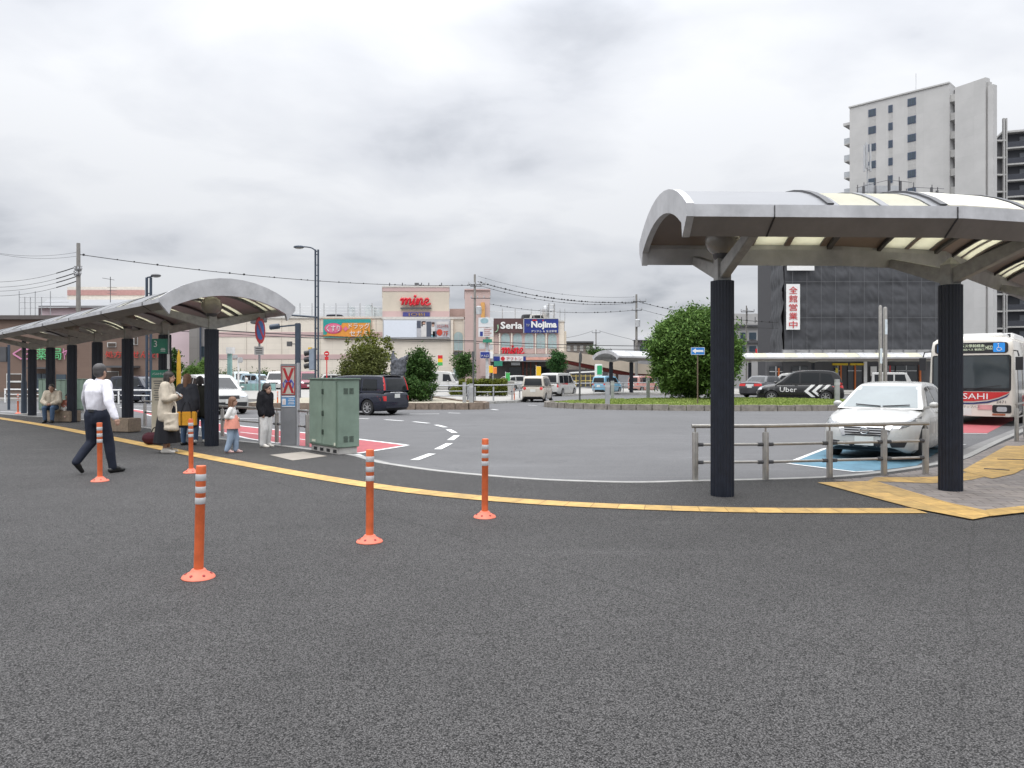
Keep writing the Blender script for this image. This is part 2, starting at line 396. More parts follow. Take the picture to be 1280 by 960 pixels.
b_ = MB(); poly = [(p.x, p.y, 0) for p in inner] + [(70, 10, 0), (70, -30, 0), (-70, -30, 0), (-70, 50, 0)]
b_.add(poly, [tuple(range(len(poly)))[::-1]])
o = struct(b_.build('plaza_pavement', M_PLAZA))
def ribbon_solid(line, d0, d1, z0, z1, name, m, parent=None):
    A, B = offset(line, d0), offset(line, d1); bb = MB()
    bb.loft([[Vector((a.x, a.y, z0)), Vector((a.x, a.y, z1)), Vector((b.x, b.y, z1)), Vector((b.x, b.y, z0))] for a, b in zip(A, B)])
    return bb.build(name, m, parent)
struct(ribbon_solid(kerb, -.13, .0, ZR - .05, .006, 'kerb', M_KERB))
struct(ribbon_solid(kerb, .0, .42, ZR - .05, ZR + .006, 'gutter_path', M_GUTTER))

def sheet(name, polys, z, m, uv=False):
    bb = MB()
    for p in polys:
        vs = [Vector((q[0], q[1], z)) for q in p]; n = len(vs)
        ar = sum(vs[i].x * vs[(i + 1) % n].y - vs[(i + 1) % n].x * vs[i].y for i in range(n))
        f = tuple(range(n)); bb.add(vs, [f if ar > 0 else f[::-1]])
    return bb.build(name, m)
def gp(pts, z): return [G(x, y, z) for x, y in pts]
def strip(line, wd, name, m, z, uv=True):
    A, B = offset(line, wd / 2), offset(line, -wd / 2); vs, fs = [], []
    for a, c in zip(A, B): vs += [(a.x, a.y, z), (c.x, c.y, z)]
    for i in range(len(line) - 1): fs.append((2 * i, 2 * i + 1, 2 * i + 3, 2 * i + 2))
    bb = MB(); bb.add(vs, fs); o = bb.build(name, m); me = o.data
    u = me.uv_layers.new(name='UVMap'); s = [0]
    for i in range(1, len(line)): s.append(s[-1] + (line[i] - line[i - 1]).length)
    for p in me.polygons:
        for li in p.loop_indices:
            vi = me.loops[li].vertex_index; u.data[li].uv = (s[vi // 2], (vi % 2) * wd)
    return o
# yellow tactile line along the plaza
yl = [(-60, 514), (0, 523), (60, 532.5), (120, 544), (180, 556), (240, 568), (320, 583), (400, 597), (480, 609.5), (560, 619), (640, 626), (720, 631), (800, 634.5), (880, 637), (960, 638.5), (1060, 639), (1150, 639)]
yw = catmull(gp(yl, 0), 4)
struct(strip(yw, .32, 'yellow_path_strip', M_TACT, .008))
def quadstrip(pts_a, pts_b, name, m, z):
    A, B = gp(pts_a, z), gp(pts_b, z); mid = [(a + b) / 2 for a, b in zip(A, B)]
    bb = MB(); vs, fs = [], []
    for a, c in zip(A, B): vs += [a, c]
    for i in range(len(A) - 1): fs.append((2 * i, 2 * i + 1, 2 * i + 3, 2 * i + 2))
    bb.add(vs, fs); o = bb.build(name, m); me = o.data; u = me.uv_layers.new(name='UVMap')
    for p in me.polygons:
        for li in p.loop_indices:
            v = me.vertices[me.loops[li].vertex_index].co; u.data[li].uv = (v.x, v.y)
    me.flip_normals() if me.polygons[0].normal.z < 0 else None
    return o
struct(quadstrip([(1022, 603), (1140, 634.5)], [(1094, 601), (1186, 628)], 'yellow_path_branch', M_TACT, .0125))
struct(quadstrip([(1140, 634.6), (1216, 649)], [(1186, 628), (1252, 642)], 'yellow_path_corner', M_TACT, .0165))
struct(quadstrip([(1238, 645), (1290, 639), (1500, 620)], [(1232, 637), (1290, 631), (1500, 613)], 'yellow_path_spur', M_TACT, .0205))
struct(quadstrip([(1085, 601), (1165, 604), (1215, 599.5), (1262, 588)], [(1094, 596.5), (1165, 596), (1200, 592), (1240, 584)], 'yellow_path_bend', M_TACT, .0085))
struct(quadstrip([(1201, 588), (1240, 598), (1268, 592), (1330, 560)], [(1206, 586), (1258, 557), (1274, 557.5), (1330, 548)], 'yellow_path_pad', M_TACT, .0125))
pv = gp([(1040, 600), (1078, 597), (1110, 593.5), (1150, 587.5), (1190, 580), (1213, 572), (1236, 561), (1262, 550)], .004)
pv += [pv[-1] + dE * 12 + Vector((.1, -.1, 0)), Vector((40, 20, .004)), Vector((14, 7, .004))] + gp([(1290, 640), (1238, 646), (1186, 630), (1140, 615), (1090, 604)], .004)
struct(sheet('brick_pavement', [pv], .004, M_PAVER))
# drain plate lines on the yellow pad
bb = MB()
for a, c in (((1247, 574), (1282, 575)), ((1230, 586), (1262, 588))):
    p, q = G(*a, .0125), G(*c, .0125); bb.bar(p + Vector((0, 0, .006)), q + Vector((0, 0, .006)), .05, .006)
struct(bb.build('drain_marking', M_DGREY))
struct(sheet('concrete_path_slab', [gp([(337, 568.5), (379, 564.5), (409, 570), (366, 575.5)], .006)], .006, mat('slab_concrete', (.3, .27, .235), .85)))

# road paint
z1 = ZR + .005
red = gp([(150, 509.5), (200, 516.5), (270, 529.5), (400, 543.5), (508, 556.5), (446, 566), (430, 564), (349, 553.5), (310, 547.5), (240, 531), (180, 517)], z1)
struct(sheet('red_bus_lane_surface', [red], z1, M_REDLANE))
def lane(pts, wd, z=ZR + .014): return [list(zip(*[(a, b) for a, b in [(p, q)]])) for p, q in ()]
def linepoly(pts, wd, z):
    l = gp(pts, z); return [Vector(p) for p in offset(l, wd / 2)] + [Vector(p) for p in offset(l, -wd / 2)][::-1]
z2 = ZR + .009
dash = []
for a, c in (((444, 523), (461, 523.4)), ((481, 524.5), (504, 526)), ((517, 527), (536, 529)), ((545, 531), (557, 534)), ((560.5, 536.8), (568.5, 541)), ((563, 550), (571, 544.2)), ((547, 561.5), (562, 554)), ((518, 575), (540, 567))):
    dash.append(linepoly([a, c], .17, z2))
dash.append(linepoly([(150, 509.2), (200, 516), (270, 529), (400, 543), (509, 556.3)], .14, z2))
dash.append(linepoly([(509, 556.7), (447, 566.5)], .14, z2))
dash.append(linepoly([(349, 554), (310, 548), (240, 531.5), (180, 517.5)], .12, z2))
dash.append(linepoly([(300, 540), (436, 556)], .08, z2))
dash.append(linepoly([(446, 567.5), (462, 575), (478, 579)], .12, z2))
for a, c in (((0, 514.5), (50, 516)), ((512, 517.5), (549, 517.3)), ((60, 507), (200, 507.8)), ((305, 508), (352, 508.5)), ((372, 512), (384, 512.2)), ((614, 511.5), (622, 512.5)), ((660, 506.5), (671, 507)), ((1192, 555.5), (1206, 555.5)), ((230, 522), (330, 523.5)), ((560, 516), (575, 516.5))):
    dash.append(linepoly([a, c], .16, z2))
struct(sheet('road_marking', dash, z2, M_MARK))
struct(sheet('blue_bay_surface', [gp([(985, 578.5), (1030, 561), (1105, 548), (1190, 553), (1172, 565), (1146, 582), (1090, 588.5), (1068, 589)], z1)], z1, M_BLUEPAINT))
struct(sheet('blue_bay_marking', [linepoly([(984, 579), (1068, 589.5), (1092, 588.6)], .09, z2), linepoly([(985, 578.5), (1030, 561), (1105, 548)], .09, z2)], z2, M_MARK))
rb = gp([(1195, 541), (1234, 541.5), (1262, 527), (1330, 506), (1290, 503), (1200, 530)], z1)
struct(sheet('red_bay_surface', [rb], z1, M_REDLANE))
struct(sheet('red_bay_marking', [linepoly([(1190, 541.5), (1234, 542)], .12, z2)], z2, M_MARK))

# pale islands and pavements across the road
def island(name, pts, z, m, edge=None, ew=.3):
    bb = MB(); ar = sum(pts[i][0] * pts[(i + 1) % len(pts)][1] - pts[(i + 1) % len(pts)][0] * pts[i][1] for i in range(len(pts)))
    bb.prism(pts, ZR - .05, z); return struct(bb.build(name, m))
ks = mat('brown_kerb_stone', (.2, .155, .12), .9, var=.35, vscale=6., bump=.4, bscale=14.)
def stone_kerb(name, line, h, wd, m, seg=.75):
    bb = MB(); L_ = [Vector((p[0], p[1], 0)) for p in line]; acc = []
    for a, c in zip(L_, L_[1:]):
        n = max(1, round((c - a).length / seg))
        for k in range(n): acc.append((a.lerp(c, k / n), a.lerp(c, (k + 1) / n)))
    for a, c in acc:
        d = (c - a).normalized() * .012; hh = h + random.uniform(-.015, .015)
        bb.bar(a + d + UZ * (ZR + hh / 2 - .02), c - d + UZ * (ZR + hh / 2 - .02), wd + random.uniform(-.02, .02), hh + .04)
    return struct(bb.build(name, m, bevel=.015))
isl = [(-13.5, 36.35), (-2.1, 36.35), (-1.5, 36.7), (-1.35, 37.5), (-1.6, 38.6), (-2.6, 40), (-5, 47.5), (-14, 47.5)]
island('planted_island_ground', isl, .14, mat('pale_gravel', (.34, .31, .24), .95, var=.3, vscale=9., bump=.5))
stone_kerb('island_kerb', [(-13.5, 36.3), (-2.1, 36.3), (-1.45, 36.6), (-1.25, 37.5), (-1.55, 38.7), (-2.55, 40.1), (-4.9, 47.5)], .33, .26, ks, .62)
pav = [(-3.2, 44.3), (-1.0, 44.0), (0.2, 45.6), (.9, 49), (1.3, 56), (2.2, 66), (-3, 90), (-45, 90), (-45, 55), (-14, 47.6), (-5.2, 47.6)]
island('mall_pavement', pav, .03, M_PALE)
stone_kerb('mall_pavement_kerb', [(-3.2, 44.25), (-1.0, 43.95), (0.25, 45.55), (.95, 49), (1.35, 56), (2.25, 66)], .16, .2, M_KERB, 1.)
island('station_pavement', [(9.5, 66), (14, 63), (22, 62), (45, 64), (90, 66), (90, 82), (9, 90)], .03, M_PALE)
island('ramp_pavement', [(4.0, 60), (10.2, 68), (9, 95), (1.5, 100), (3.0, 70)], .02, M_PALE)
island('shop_pavement', [(-90, 49.2), (-27, 49.2), (-22, 51.5), (-21, 64), (-90, 64)], .02, M_PALE)
# ================================================================ arched bus shelters
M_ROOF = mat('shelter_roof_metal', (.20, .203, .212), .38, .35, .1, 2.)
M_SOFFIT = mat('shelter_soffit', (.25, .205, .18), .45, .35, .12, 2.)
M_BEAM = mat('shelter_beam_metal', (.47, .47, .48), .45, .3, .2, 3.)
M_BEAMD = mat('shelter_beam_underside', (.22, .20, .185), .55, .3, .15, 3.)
M_ARM = mat('shelter_arm_paint', (.34, .335, .32), .6, .1, .22, 9.)
M_COLUMN = mat('shelter_column_navy', (.010, .013, .022), .42, 0., .3, 9., .4)
def translucent():
    m = bpy.data.materials.new('cream_skylight'); m.use_nodes = True; nt = m.node_tree; N = nt.nodes
    b = N['Principled BSDF']; b.inputs['Base Color'].default_value = (.80, .785, .68, 1); b.inputs['Roughness'].default_value = .5
    t = N.new('ShaderNodeBsdfTranslucent'); t.inputs['Color'].default_value = (.90, .88, .74, 1)
    x = N.new('ShaderNodeMixShader'); x.inputs[0].default_value = .62
    nt.links.new(b.outputs[0], x.inputs[1]); nt.links.new(t.outputs[0], x.inputs[2]); nt.links.new(x.outputs[0], N['Material Output'].inputs['Surface'])
    return m
M_SKYL = translucent()
M_CANW = mat('canopy_pale_paint', (.42, .42, .42), .5, .1, .2, 1.)
M_GLOBE = mat('smoky_globe', (.30, .28, .25), .15, 0., .15, 4.)

def shelter(name, label, axis, w, zt, rise, columns, col_r, col_top, bands, lamps, group, ribs, joints=(), soffit=None, white=False, edge_h=.32, tip=0., arch_up=0., rib_top=.025, tops=(), n=12, detail=True):
    axis = [Vector((p[0], p[1], 0)) for p in axis]; base = Vector((columns[0][0], columns[0][1], 0))
    T = thing(name, base, label, 'bus shelter', group); T['_abs'] = tuple(base)
    acc = [0.]
    for a, c in zip(axis, axis[1:]): acc.append(acc[-1] + (c - a).length)
    nor = []
    for i in range(len(axis)):
        ds = []
        if i > 0: ds.append((axis[i] - axis[i - 1]).normalized())
        if i < len(axis) - 1: ds.append((axis[i + 1] - axis[i]).normalized())
        t = sum(ds, Vector()).normalized(); nv = Vector((-t.y, t.x, 0)); nor.append(nv / max(.6, nv.dot(Vector((-ds[0].y, ds[0].x, 0)))))
    def pos(s, v, z):
        k = 0
        while k < len(axis) - 2 and s > acc[k + 1]: k += 1
        f = (s - acc[k]) / (acc[k + 1] - acc[k]); p = axis[k] + (axis[k + 1] - axis[k]) * f; q = nor[k].lerp(nor[k + 1], min(1, max(0, f)))
        return Vector((p.x + q.x * v, p.y + q.y * v, z))
    def arc(hw, z0, rs, m=n):   # (v,z) from -hw to hw
        rad = (hw * hw + rs * rs) / (2 * rs); th = math.asin(min(1, hw / rad))
        return [(rad * math.sin(-th + 2 * th * i / m), z0 + rad * math.cos(-th + 2 * th * i / m) - (rad - rs)) for i in range(m + 1)]
    out = arc(w - .01, zt, rise); inn = arc(w - .16, zt - .07, rise - .03)
    def seclist(a, b): return [a] + [x for x in acc[1:-1] if a < x < b] + [b]
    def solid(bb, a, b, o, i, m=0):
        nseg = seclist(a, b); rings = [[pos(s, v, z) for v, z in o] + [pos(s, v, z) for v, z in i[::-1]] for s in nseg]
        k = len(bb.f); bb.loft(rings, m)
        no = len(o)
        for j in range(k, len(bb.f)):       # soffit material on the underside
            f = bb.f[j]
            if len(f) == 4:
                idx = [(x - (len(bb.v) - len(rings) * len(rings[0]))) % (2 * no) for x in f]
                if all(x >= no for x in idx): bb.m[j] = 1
    Ltot = acc[-1]; cuts = sorted(bands); prev = .02; rb = MB(); sk = []
    for a, c in cuts:
        if a > prev: solid(rb, prev, a, out, inn)
        sk.append((a, c)); prev = c
    if prev < Ltot: solid(rb, prev, Ltot, out, inn)
    rb.build('roof', [M_ROOF if not white else M_CANW, soffit or M_SOFFIT], T, 40, world=True)
    for a, c in sk:
        bb = MB(); solid(bb, a + .012, c - .012, [(v, z - .012) for v, z in out], [(v, z + .012) for v, z in inn]); bb.m = [0] * len(bb.f)
        bb.build('skylight_panel', M_SKYL, T, 40, world=True)
    for a, c in tops:
        bb = MB(); nseg = seclist(a, c); bb.loft([[pos(s, v, z + .012) for v, z in out] + [pos(s, v, z - .004) for v, z in out[::-1]] for s in nseg]); bb.build('cream_cover', mat('cream_cover', (.55, .53, .45), .5), T, 40, world=True)
    eh = edge_h
    for sg, nm in ((1, 'edge_beam'), (-1, 'edge_beam')):
        prof = [(w, zt), (w, zt - eh * .42), (w - .17, zt - eh), (w - .2, zt - .1), (w - .19, zt + .02)]
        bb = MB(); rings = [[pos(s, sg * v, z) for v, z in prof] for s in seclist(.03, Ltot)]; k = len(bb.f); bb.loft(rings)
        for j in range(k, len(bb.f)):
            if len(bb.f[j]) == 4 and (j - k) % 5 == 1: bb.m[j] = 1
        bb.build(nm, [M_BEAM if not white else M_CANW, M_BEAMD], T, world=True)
    if detail:
        # end arch: thick ring with pointed tips
        o2 = [(w + .012, zt - eh * .42)] + arc(w + .012, zt + .008, rise + .012); o2 += [(-w - .012, zt - eh * .42)]
        o2 = o2[::-1] if o2[0][0] < 0 else o2
        i2 = [(w - .17, zt - eh - tip - .012)] + arc(w - .21, zt - .16, rise - .10)[::-1] + [(-w + .17, zt - eh - tip - .012)]
        o2 = [(w + .012, zt - eh * .42)] + arc(w + .012, zt + .008, rise + .012 + arch_up)[::-1] + [(-w - .012, zt - eh * .42)]
        bb = MB(); rings = [[pos(s, v, z) for v, z in o2] + [pos(s, v, z) for v, z in i2[::-1]] for s in (-.03, .05)]
        m_ = len(o2); mi = len(i2); bb2 = MB(); vs = rings[0] + rings[1]; nn_ = m_ + mi
        fs = []
        for k in range(nn_): q = (k + 1) % nn_; fs.append((k, q, nn_ + q, nn_ + k))
        for off_, fl in ((0, 1), (nn_, 0)):     # cap quads between the outer and the inner line
            for k in range(m_ - 1):
                a1, a2 = k, k + 1; b1 = m_ + mi - 1 - min(k, mi - 1); b2_ = m_ + mi - 1 - min(k + 1, mi - 1)
                q = (a1, a2, b2_, b1) if b1 != b2_ else (a1, a2, b1)
                q = tuple(x + off_ for x in q); fs.append(q[::-1] if fl else q)
        bb2.add(vs, fs); o = bb2.build('end_arch', M_BEAM, T, world=True)
        bmx = bmesh.new(); bmx.from_mesh(o.data); bmesh.ops.recalc_face_normals(bmx, faces=bmx.faces); bmx.to_mesh(o.data); bmx.free()
        bb = MB()
        for s in ribs:
            ro, ri = [(v, z + rib_top) for v, z in out], [(v, z - .05) for v, z in inn]
            bb.loft([[pos(q, v, z) for v, z in ro] + [pos(q, v, z) for v, z in ri[::-1]] for q in (s, s + .07)])
        bb.build('roof_ribs', M_DGREY if not white else M_LGREY, T, 40, world=True)
        bb = MB()                                       # joints of the edge beams
        for s in joints:
            for sg in (1, -1):
                bb.bar(pos(s, sg * (w + .004), zt - .01), pos(s, sg * (w + .004), zt - eh * .42), .018, .006)
                bb.bar(pos(s, sg * (w + .004), zt - eh * .42), pos(s - .02, sg * (w - .168), zt - eh), .018, .008)
        bb.build('beam_joint', M_BLACK, T, world=True)
    for k, (x, y) in enumerate(columns):
        bb = MB(); N_ = 44
        prof = [[Vector((x + (col_r if j % 2 else col_r * .93) * math.cos(2 * math.pi * j / N_), y + (col_r if j % 2 else col_r * .93) * math.sin(2 * math.pi * j / N_), z)) for j in range(N_)] for z in (0 if not white else ZR, col_top)]
        bb.loft(prof); c = bb.build('column', M_COLUMN, T, world=True)
        s = min((abs((pos(q, 0, 0) - Vector((x, y, 0))).length), q) for q in np.linspace(0, Ltot, 300))[1]
        q0 = pos(s, 0, 0); tdir = (pos(min(s + .05, Ltot), 0, 0) - pos(max(s - .05, 0), 0, 0)).normalized(); rz = math.atan2(tdir.y, tdir.x)
        c['_abs'] = tuple(base)
        bb = MB(); bb.box((x, y, col_top + .13), (.17, .17, .28), rz)
        M = Matrix.Translation((x, y, col_top + .27)) @ Matrix.Rotation(rz, 4, 'Z')
        bb.add([(-.085, -.085, 0), (.085, -.085, 0), (.085, .085, 0), (-.085, .085, 0), (0, 0, .1)], [(0, 1, 4), (1, 2, 4), (2, 3, 4), (3, 0, 4)], 0, M)
        bb.build('column_cap', M_ARM, c, world=True)
        for sg in (1, -1):
            bb = MB(); e1 = pos(s, sg * (w - .2), zt - eh + .06); p1 = Vector((x, y, col_top + .1))
            bb.bar(p1, e1, .11, .2, 0, .11, .12)
            bb.build('roof_arm', M_ARM, T, world=True, bevel=.008)
        if k in lamps:
            bb = MB(); zl = col_top + .27 + .24; bb.sphere((x, y, zl), (.215, .215, .205), 20, 12)
            g = bb.build('lamp_globe', M_GLOBE, T, 60, world=True); g['_abs'] = tuple(base)
            bb = MB(); bb.lathe([(.07, -.26), (.11, -.22), (.12, -.16), (.06, -.15)], 16, (x, y, zl)); bb.build('lamp_holder', M_DGREY, g, 40, world=True)
    return T

# left shelter
c0 = Vector((-6.45, 16.15, 0)); st = Vector((-1.95, 2.05, 0)); u = st.normalized()
cols = [tuple((c0 + st * k).to_2d()) for k in range(7)]
bands = []
for k in range(-1, 7):
    s0 = 1. + 2.83 * k
    for f0 in (.80, 1.24): bands.append((s0 + f0 + .35, s0 + f0 + .69))
bands = [b for b in bands if b[0] > .2]
bands = [(.42, .72), (.80, 1.10)] + [b for b in bands if b[0] > 1.3]
shelter('bus_shelter', 'long arched metal shelter with navy columns over the waiting people and number 3 sign', [c0 - u * 1.0, c0 + u * 19.3], 1.4, 3.0, .40,
        cols, .145, 2.5, bands, (0, 2, 4), 'arched bus shelters', [1. + 2.83 * k * .5 for k in range(0, 14)], [1. + 2.83 * k for k in range(7)], edge_h=.19, tip=.1, arch_up=.075, rib_top=.004)
# right shelter
shelter('bus_shelter', 'arched metal shelter on two navy columns above the handrail and white sedan', [(1.88, 9.42), (4.8, 9.52), (6.9, 10.05), (11.2, 14.6), (20, 25)], 1.25, 3.37, .385,
        [(2.64, 9.44), (5.75, 9.86), (9.6, 13.0), (13.4, 17.2)], .145, 2.69, [(1.60, 2.05), (2.13, 2.58), (3.75, 4.2), (4.28, 4.73), (5.6, 6.0), (6.08, 6.48), (8.6, 9), (9.1, 9.5)], (0,), 'arched bus shelters', [1.47, 2.68, 3.62, 4.83, 5.45, 6.6, 8.45, 9.6], [.9, 2.85, 4.9], tops=[(2.77, 3.6), (4.92, 5.43)])
# far shelters by the station and the mall ramp
shelter('far_shelter', 'small white arched shelter on dark columns by the mall ramp', [(8.0, 64.5), (10.4, 66.5), (16, 70)], 1.5, 3.2, .5, [(8.6, 65.3), (10.6, 66.8), (14, 69)], .17, 2.7, [], (), 'white shelters across the square', [.1, 2, 4], white=True, soffit=M_LGREY)
fx = [(20.6, 68), (30, 67.0), (42, 66.0)]
shelter('far_shelter', 'long low white canopy in front of the netted building', fx, 1.6, 3.15, .42, [(21.5, 68), (27, 67.4), (33, 66.8), (39, 66.3)], .15, 2.7,
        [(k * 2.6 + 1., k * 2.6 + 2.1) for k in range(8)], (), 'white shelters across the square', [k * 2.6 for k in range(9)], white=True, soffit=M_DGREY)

# ================================================================ bollards
M_ORANGE = mat('orange_bollard', (.64, .135, .045), .5, 0, .22, 9.)
M_OBASE = mat('orange_bollard_base', (.68, .165, .10), .55, 0, .12, 8.)
M_BAND = mat('reflective_band', (.52, .53, .54), .35, .2, .14, 14.)
def bollard(loc, label, group):
    T = thing('bollard', loc, label, 'bollard', group)
    bb = MB(); bb.lathe([(.0345, .05), (.0345, .60), (.036, .602), (.036, .825), (.034, .835), (.012, .838)], 24); bb.build('post', M_ORANGE, T, 40)
    for a, c in ((.725, .775), (.635, .682), (.553, .60)):
        bb = MB(); bb.lathe([(.0362, a), (.0372, a + .002), (.0372, c - .002), (.0362, c)], 24); bb.build('reflective_band', M_BAND, T, 40)
    bb = MB(); bb.lathe([(.118, 0), (.12, .006), (.112, .018), (.062, .045), (.048, .065), (.036, .068)], 28); b0 = bb.build('base', M_OBASE, T, 40)
    bb = MB()
    for k in range(6):
        a = k * math.pi / 3 + .3; sl_ = Matrix.Translation((.088 * math.cos(a), .088 * math.sin(a), .031)) @ Matrix.Rotation(a, 4, 'Z') @ Matrix.Rotation(R(28), 4, 'Y')
        bb.lathe([(.011, -.003), (.011, .004)], 10, M=sl_)
    bb.build('bolt', mat('bolt_hole_red', (.25, .03, .03), .7), b0)
    return T
p = G(248, 722); B0 = bollard(p, 'orange bollard leaning slightly to one side, the largest and closest on the asphalt', 'orange bollards on the plaza'); B0.rotation_euler = (R(1), R(1.8), 0)
for px, py, lb, rt in ((462, 677.5, 'upright orange bollard in front of the green cabinet', (0, R(.4), 1)), (606, 646.5, 'slightly tilted orange bollard just short of the yellow strip, farthest from the walking man', (R(-.5), R(-2.), 2)),
                       (239, 591, 'orange bollard with faded base before the woman in the beige coat', (0, R(.6), 3)), (125, 601.5, 'orange bollard in front of the walking man in white shirt', (0, R(.5), 4))):
    d = dup(B0, G(px, py), lb, rot=rt)
for px, py, lb in ((22.5, 517, 'small orange bollard before the brown pharmacy'), (304.7, 509.5, 'thin orange bollard on the far road beside the white lamp post'), (347, 510, 'thin orange bollard on the far road next to the grey totem sign')):
    dup(B0, G(px, py, ZR), lb, rot=(0, 0, 1), scale=1.0)['group'] = 'orange bollards on the far road'
q = dup(B0, (0.14, 46.6, ZR), 'dull orange bollard at the tip of the railing by the beige car', rot=(0, 0, 0)); q['group'] = 'orange bollards on the far road'

# ================================================================ green utility cabinet
M_CAB = mat('green_cabinet_paint', (.175, .235, .19), .5, 0, .16, 3., .4)
M_CABD = mat('dark_cabinet_detail', (.05, .07, .055), .6)
a = G(422, 569); dl = Vector((-.64, .768, 0)).normalized(); dr = Vector((.768, .64, 0))
rz = math.atan2(dl.y, dl.x)
def cabinet(loc, rz, L_, D_, Ht, label, group=None, detail=True):
    # local x along the doors (0..L), y negative = away; front face at y=0 looks to +y
    T = thing('utility_cabinet', loc, label, 'cabinet', group, rz)
    bb = MB(); bb.span((.03, -.03, .0), (L_ - .03, -D_ + .03, .135)); pl = bb.build('plinth', M_CONC, T, bevel=.01)
    bb = MB(); bb.span((0, 0, .135), (L_, -D_, Ht - .03)); bb.build('cabinet_body', M_CAB, T, bevel=.012)
    bb = MB(); bb.span((-.025, .025, Ht - .03), (L_ + .025, -D_ - .025, Ht)); bb.build('roof_cap', M_CAB, T, bevel=.01)
    n = 2; wd = (L_ - .06) / n
    for k in range(n):
        bb = MB(); bb.span((.03 + k * wd + .006, .0, .17), (.03 + (k + 1) * wd - .006, .018, Ht - .06)); d = bb.build('door', M_CAB, T, bevel=.006)
        if k == 0 and detail:
            bb = MB()
            for zz in (.28, .53, .82): bb.bar((wd - .02, .03, Ht * zz - .05), (wd - .02, .03, Ht * zz + .05), .05, .03)
            bb.build('handle', M_CABD, d, bevel=.006)
    if detail:
        bb = MB()
        for k in range(4): bb.span((.1 + k * .28, -.028, .03), (.24 + k * .28, -.024, .09))
        bb.build('drain_slot', M_BLACK, pl)
        for zz in (Ht * .83, Ht * .2):
            bb = MB()
            for k in range(6):
                for h_ in (0, 1): bb.box((-.003, -D_ * .5 - .06 + h_ * .12, zz - .05 + k * .02), (.006, .09, .009))
            bb.build('side_vent', M_CABD, T)
        bb = MB(); bb.rect((L_ * .80, .0205, .22), (-1, 0, 0), UZ, .16, .045, .002); bb.build('label_plate', mat('pale_sticker', (.5, .52, .42), .6), T)
        bb = MB(); bb.rect((L_ * .07, .0205, .2), (-1, 0, 0), UZ, .06, .06, .002); bb.build('label_plate', mat('pale_sticker', (.5, .52, .42), .6), T)
    return T
# front of the cabinet must face left-down: x runs from the near corner to the left corner
cabinet(a, rz, 1.24, .46, 1.46, 'tall green utility cabinet on a concrete plinth behind the yellow line', 'green utility cabinets')
for px, Y, wpx, lb in ((48, 33, 11, 'slim green cabinet behind the seated man across the waiting area'), (93, 33, 12, 'green cabinet between two navy columns behind the walking man')):
    cabinet((XA(px + wpx, Y), Y, ZR), R(180), wpx / F * Y, .5, ZA(473.5, Y) - ZR, lb, 'green utility cabinets', False)
cabinet((XA(83, 32.5), 32.5, ZR), R(180), 13 / F * 32.5, .5, ZA(474.5, 32.5) - ZR, 'green cabinet behind the small seated child in pink', 'green utility cabinets', False)

# ================================================================ grey totem with no-smoking style poster
t0 = G(361, 556.5); tz = R(10)
T = thing('totem_sign', t0, 'grey metal totem with a red X poster and blue notice beside the dark hooded child', 'sign', rz=tz)
bb = MB(); bb.box((0, 0, .88), (.33, .16, 1.76)); bb.build('totem_body', mat('totem_grey', (.2, .205, .215), .5, .2), T, bevel=.01)
bb = MB(); bb.box((.195, .01, .89), (.05, .2, 1.79)); bb.build('side_fin', mat('totem_fin', (.42, .43, .45), .4, .5), T, bevel=.008)
fr = (0, -.083, 1.40); U_, V_ = UX, UZ
bb = MB(); bb.rect(fr, U_, V_, .285, .62, .006); po = bb.build('poster', mat('poster_red', (.30, .03, .03), .5), T)
bb = MB(); bb.rect((0, -.0885, 1.40), U_, V_, .245, .58, .002); bb.build('poster_field', mat('poster_cream', (.42, .39, .33), .6), po)
bb = MB()
for sg in (-1, 1): bb.tube([(sg * .09, -.0905, 1.25), (sg * .105, -.0905, 1.34), (sg * .06, -.0905, 1.42), (sg * .02, -.0905, 1.37)], .016, 6); bb.plate([(sg * .03 + .035 * math.cos(k * .5236), .05 + .04 * math.sin(k * .5236)) for k in range(12)], (0, -.09, 1.32), U_, V_, .002)
bb.build('poster_figure', mat('poster_blue', (.08, .1, .38), .5), po)
bb = MB()
for sg in (-1, 1): bb.plate([(-.12 * sg, -.27), (-.065 * sg, -.27), (.12 * sg, .27), (.065 * sg, .27)][::sg], (0, -.0935 - .0015 * sg, 1.40), U_, V_, .002)
bb.build('red_cross', mat('cross_red', (.33, .015, .02), .5), po)
bb = MB(); bb.rect((0, -.083, .95), U_, V_, .285, .24, .006); nb = bb.build('notice_panel', mat('notice_blue', (.09, .25, .48), .5), T)
bb = MB()
bb.rect((0, -.0885, 1.055), U_, V_, .27, .02, .002); bb.rect((0, -.0885, .845), U_, V_, .27, .015, .002); bb.rect((-.09, -.0885, .945), U_, V_, .075, .13, .002)
for k in range(4): bb.rect((.06, -.0885, .9 + k * .035), U_, V_, .13 - .02 * (k % 2), .012, .002)
bb.build('notice_print', M_WHITE, nb)
bb = MB(); bb.bar((-.09, -.0915, .90), (-.085, -.0915, .98), .03, .002); bb.build('notice_symbol', M_RED, nb)

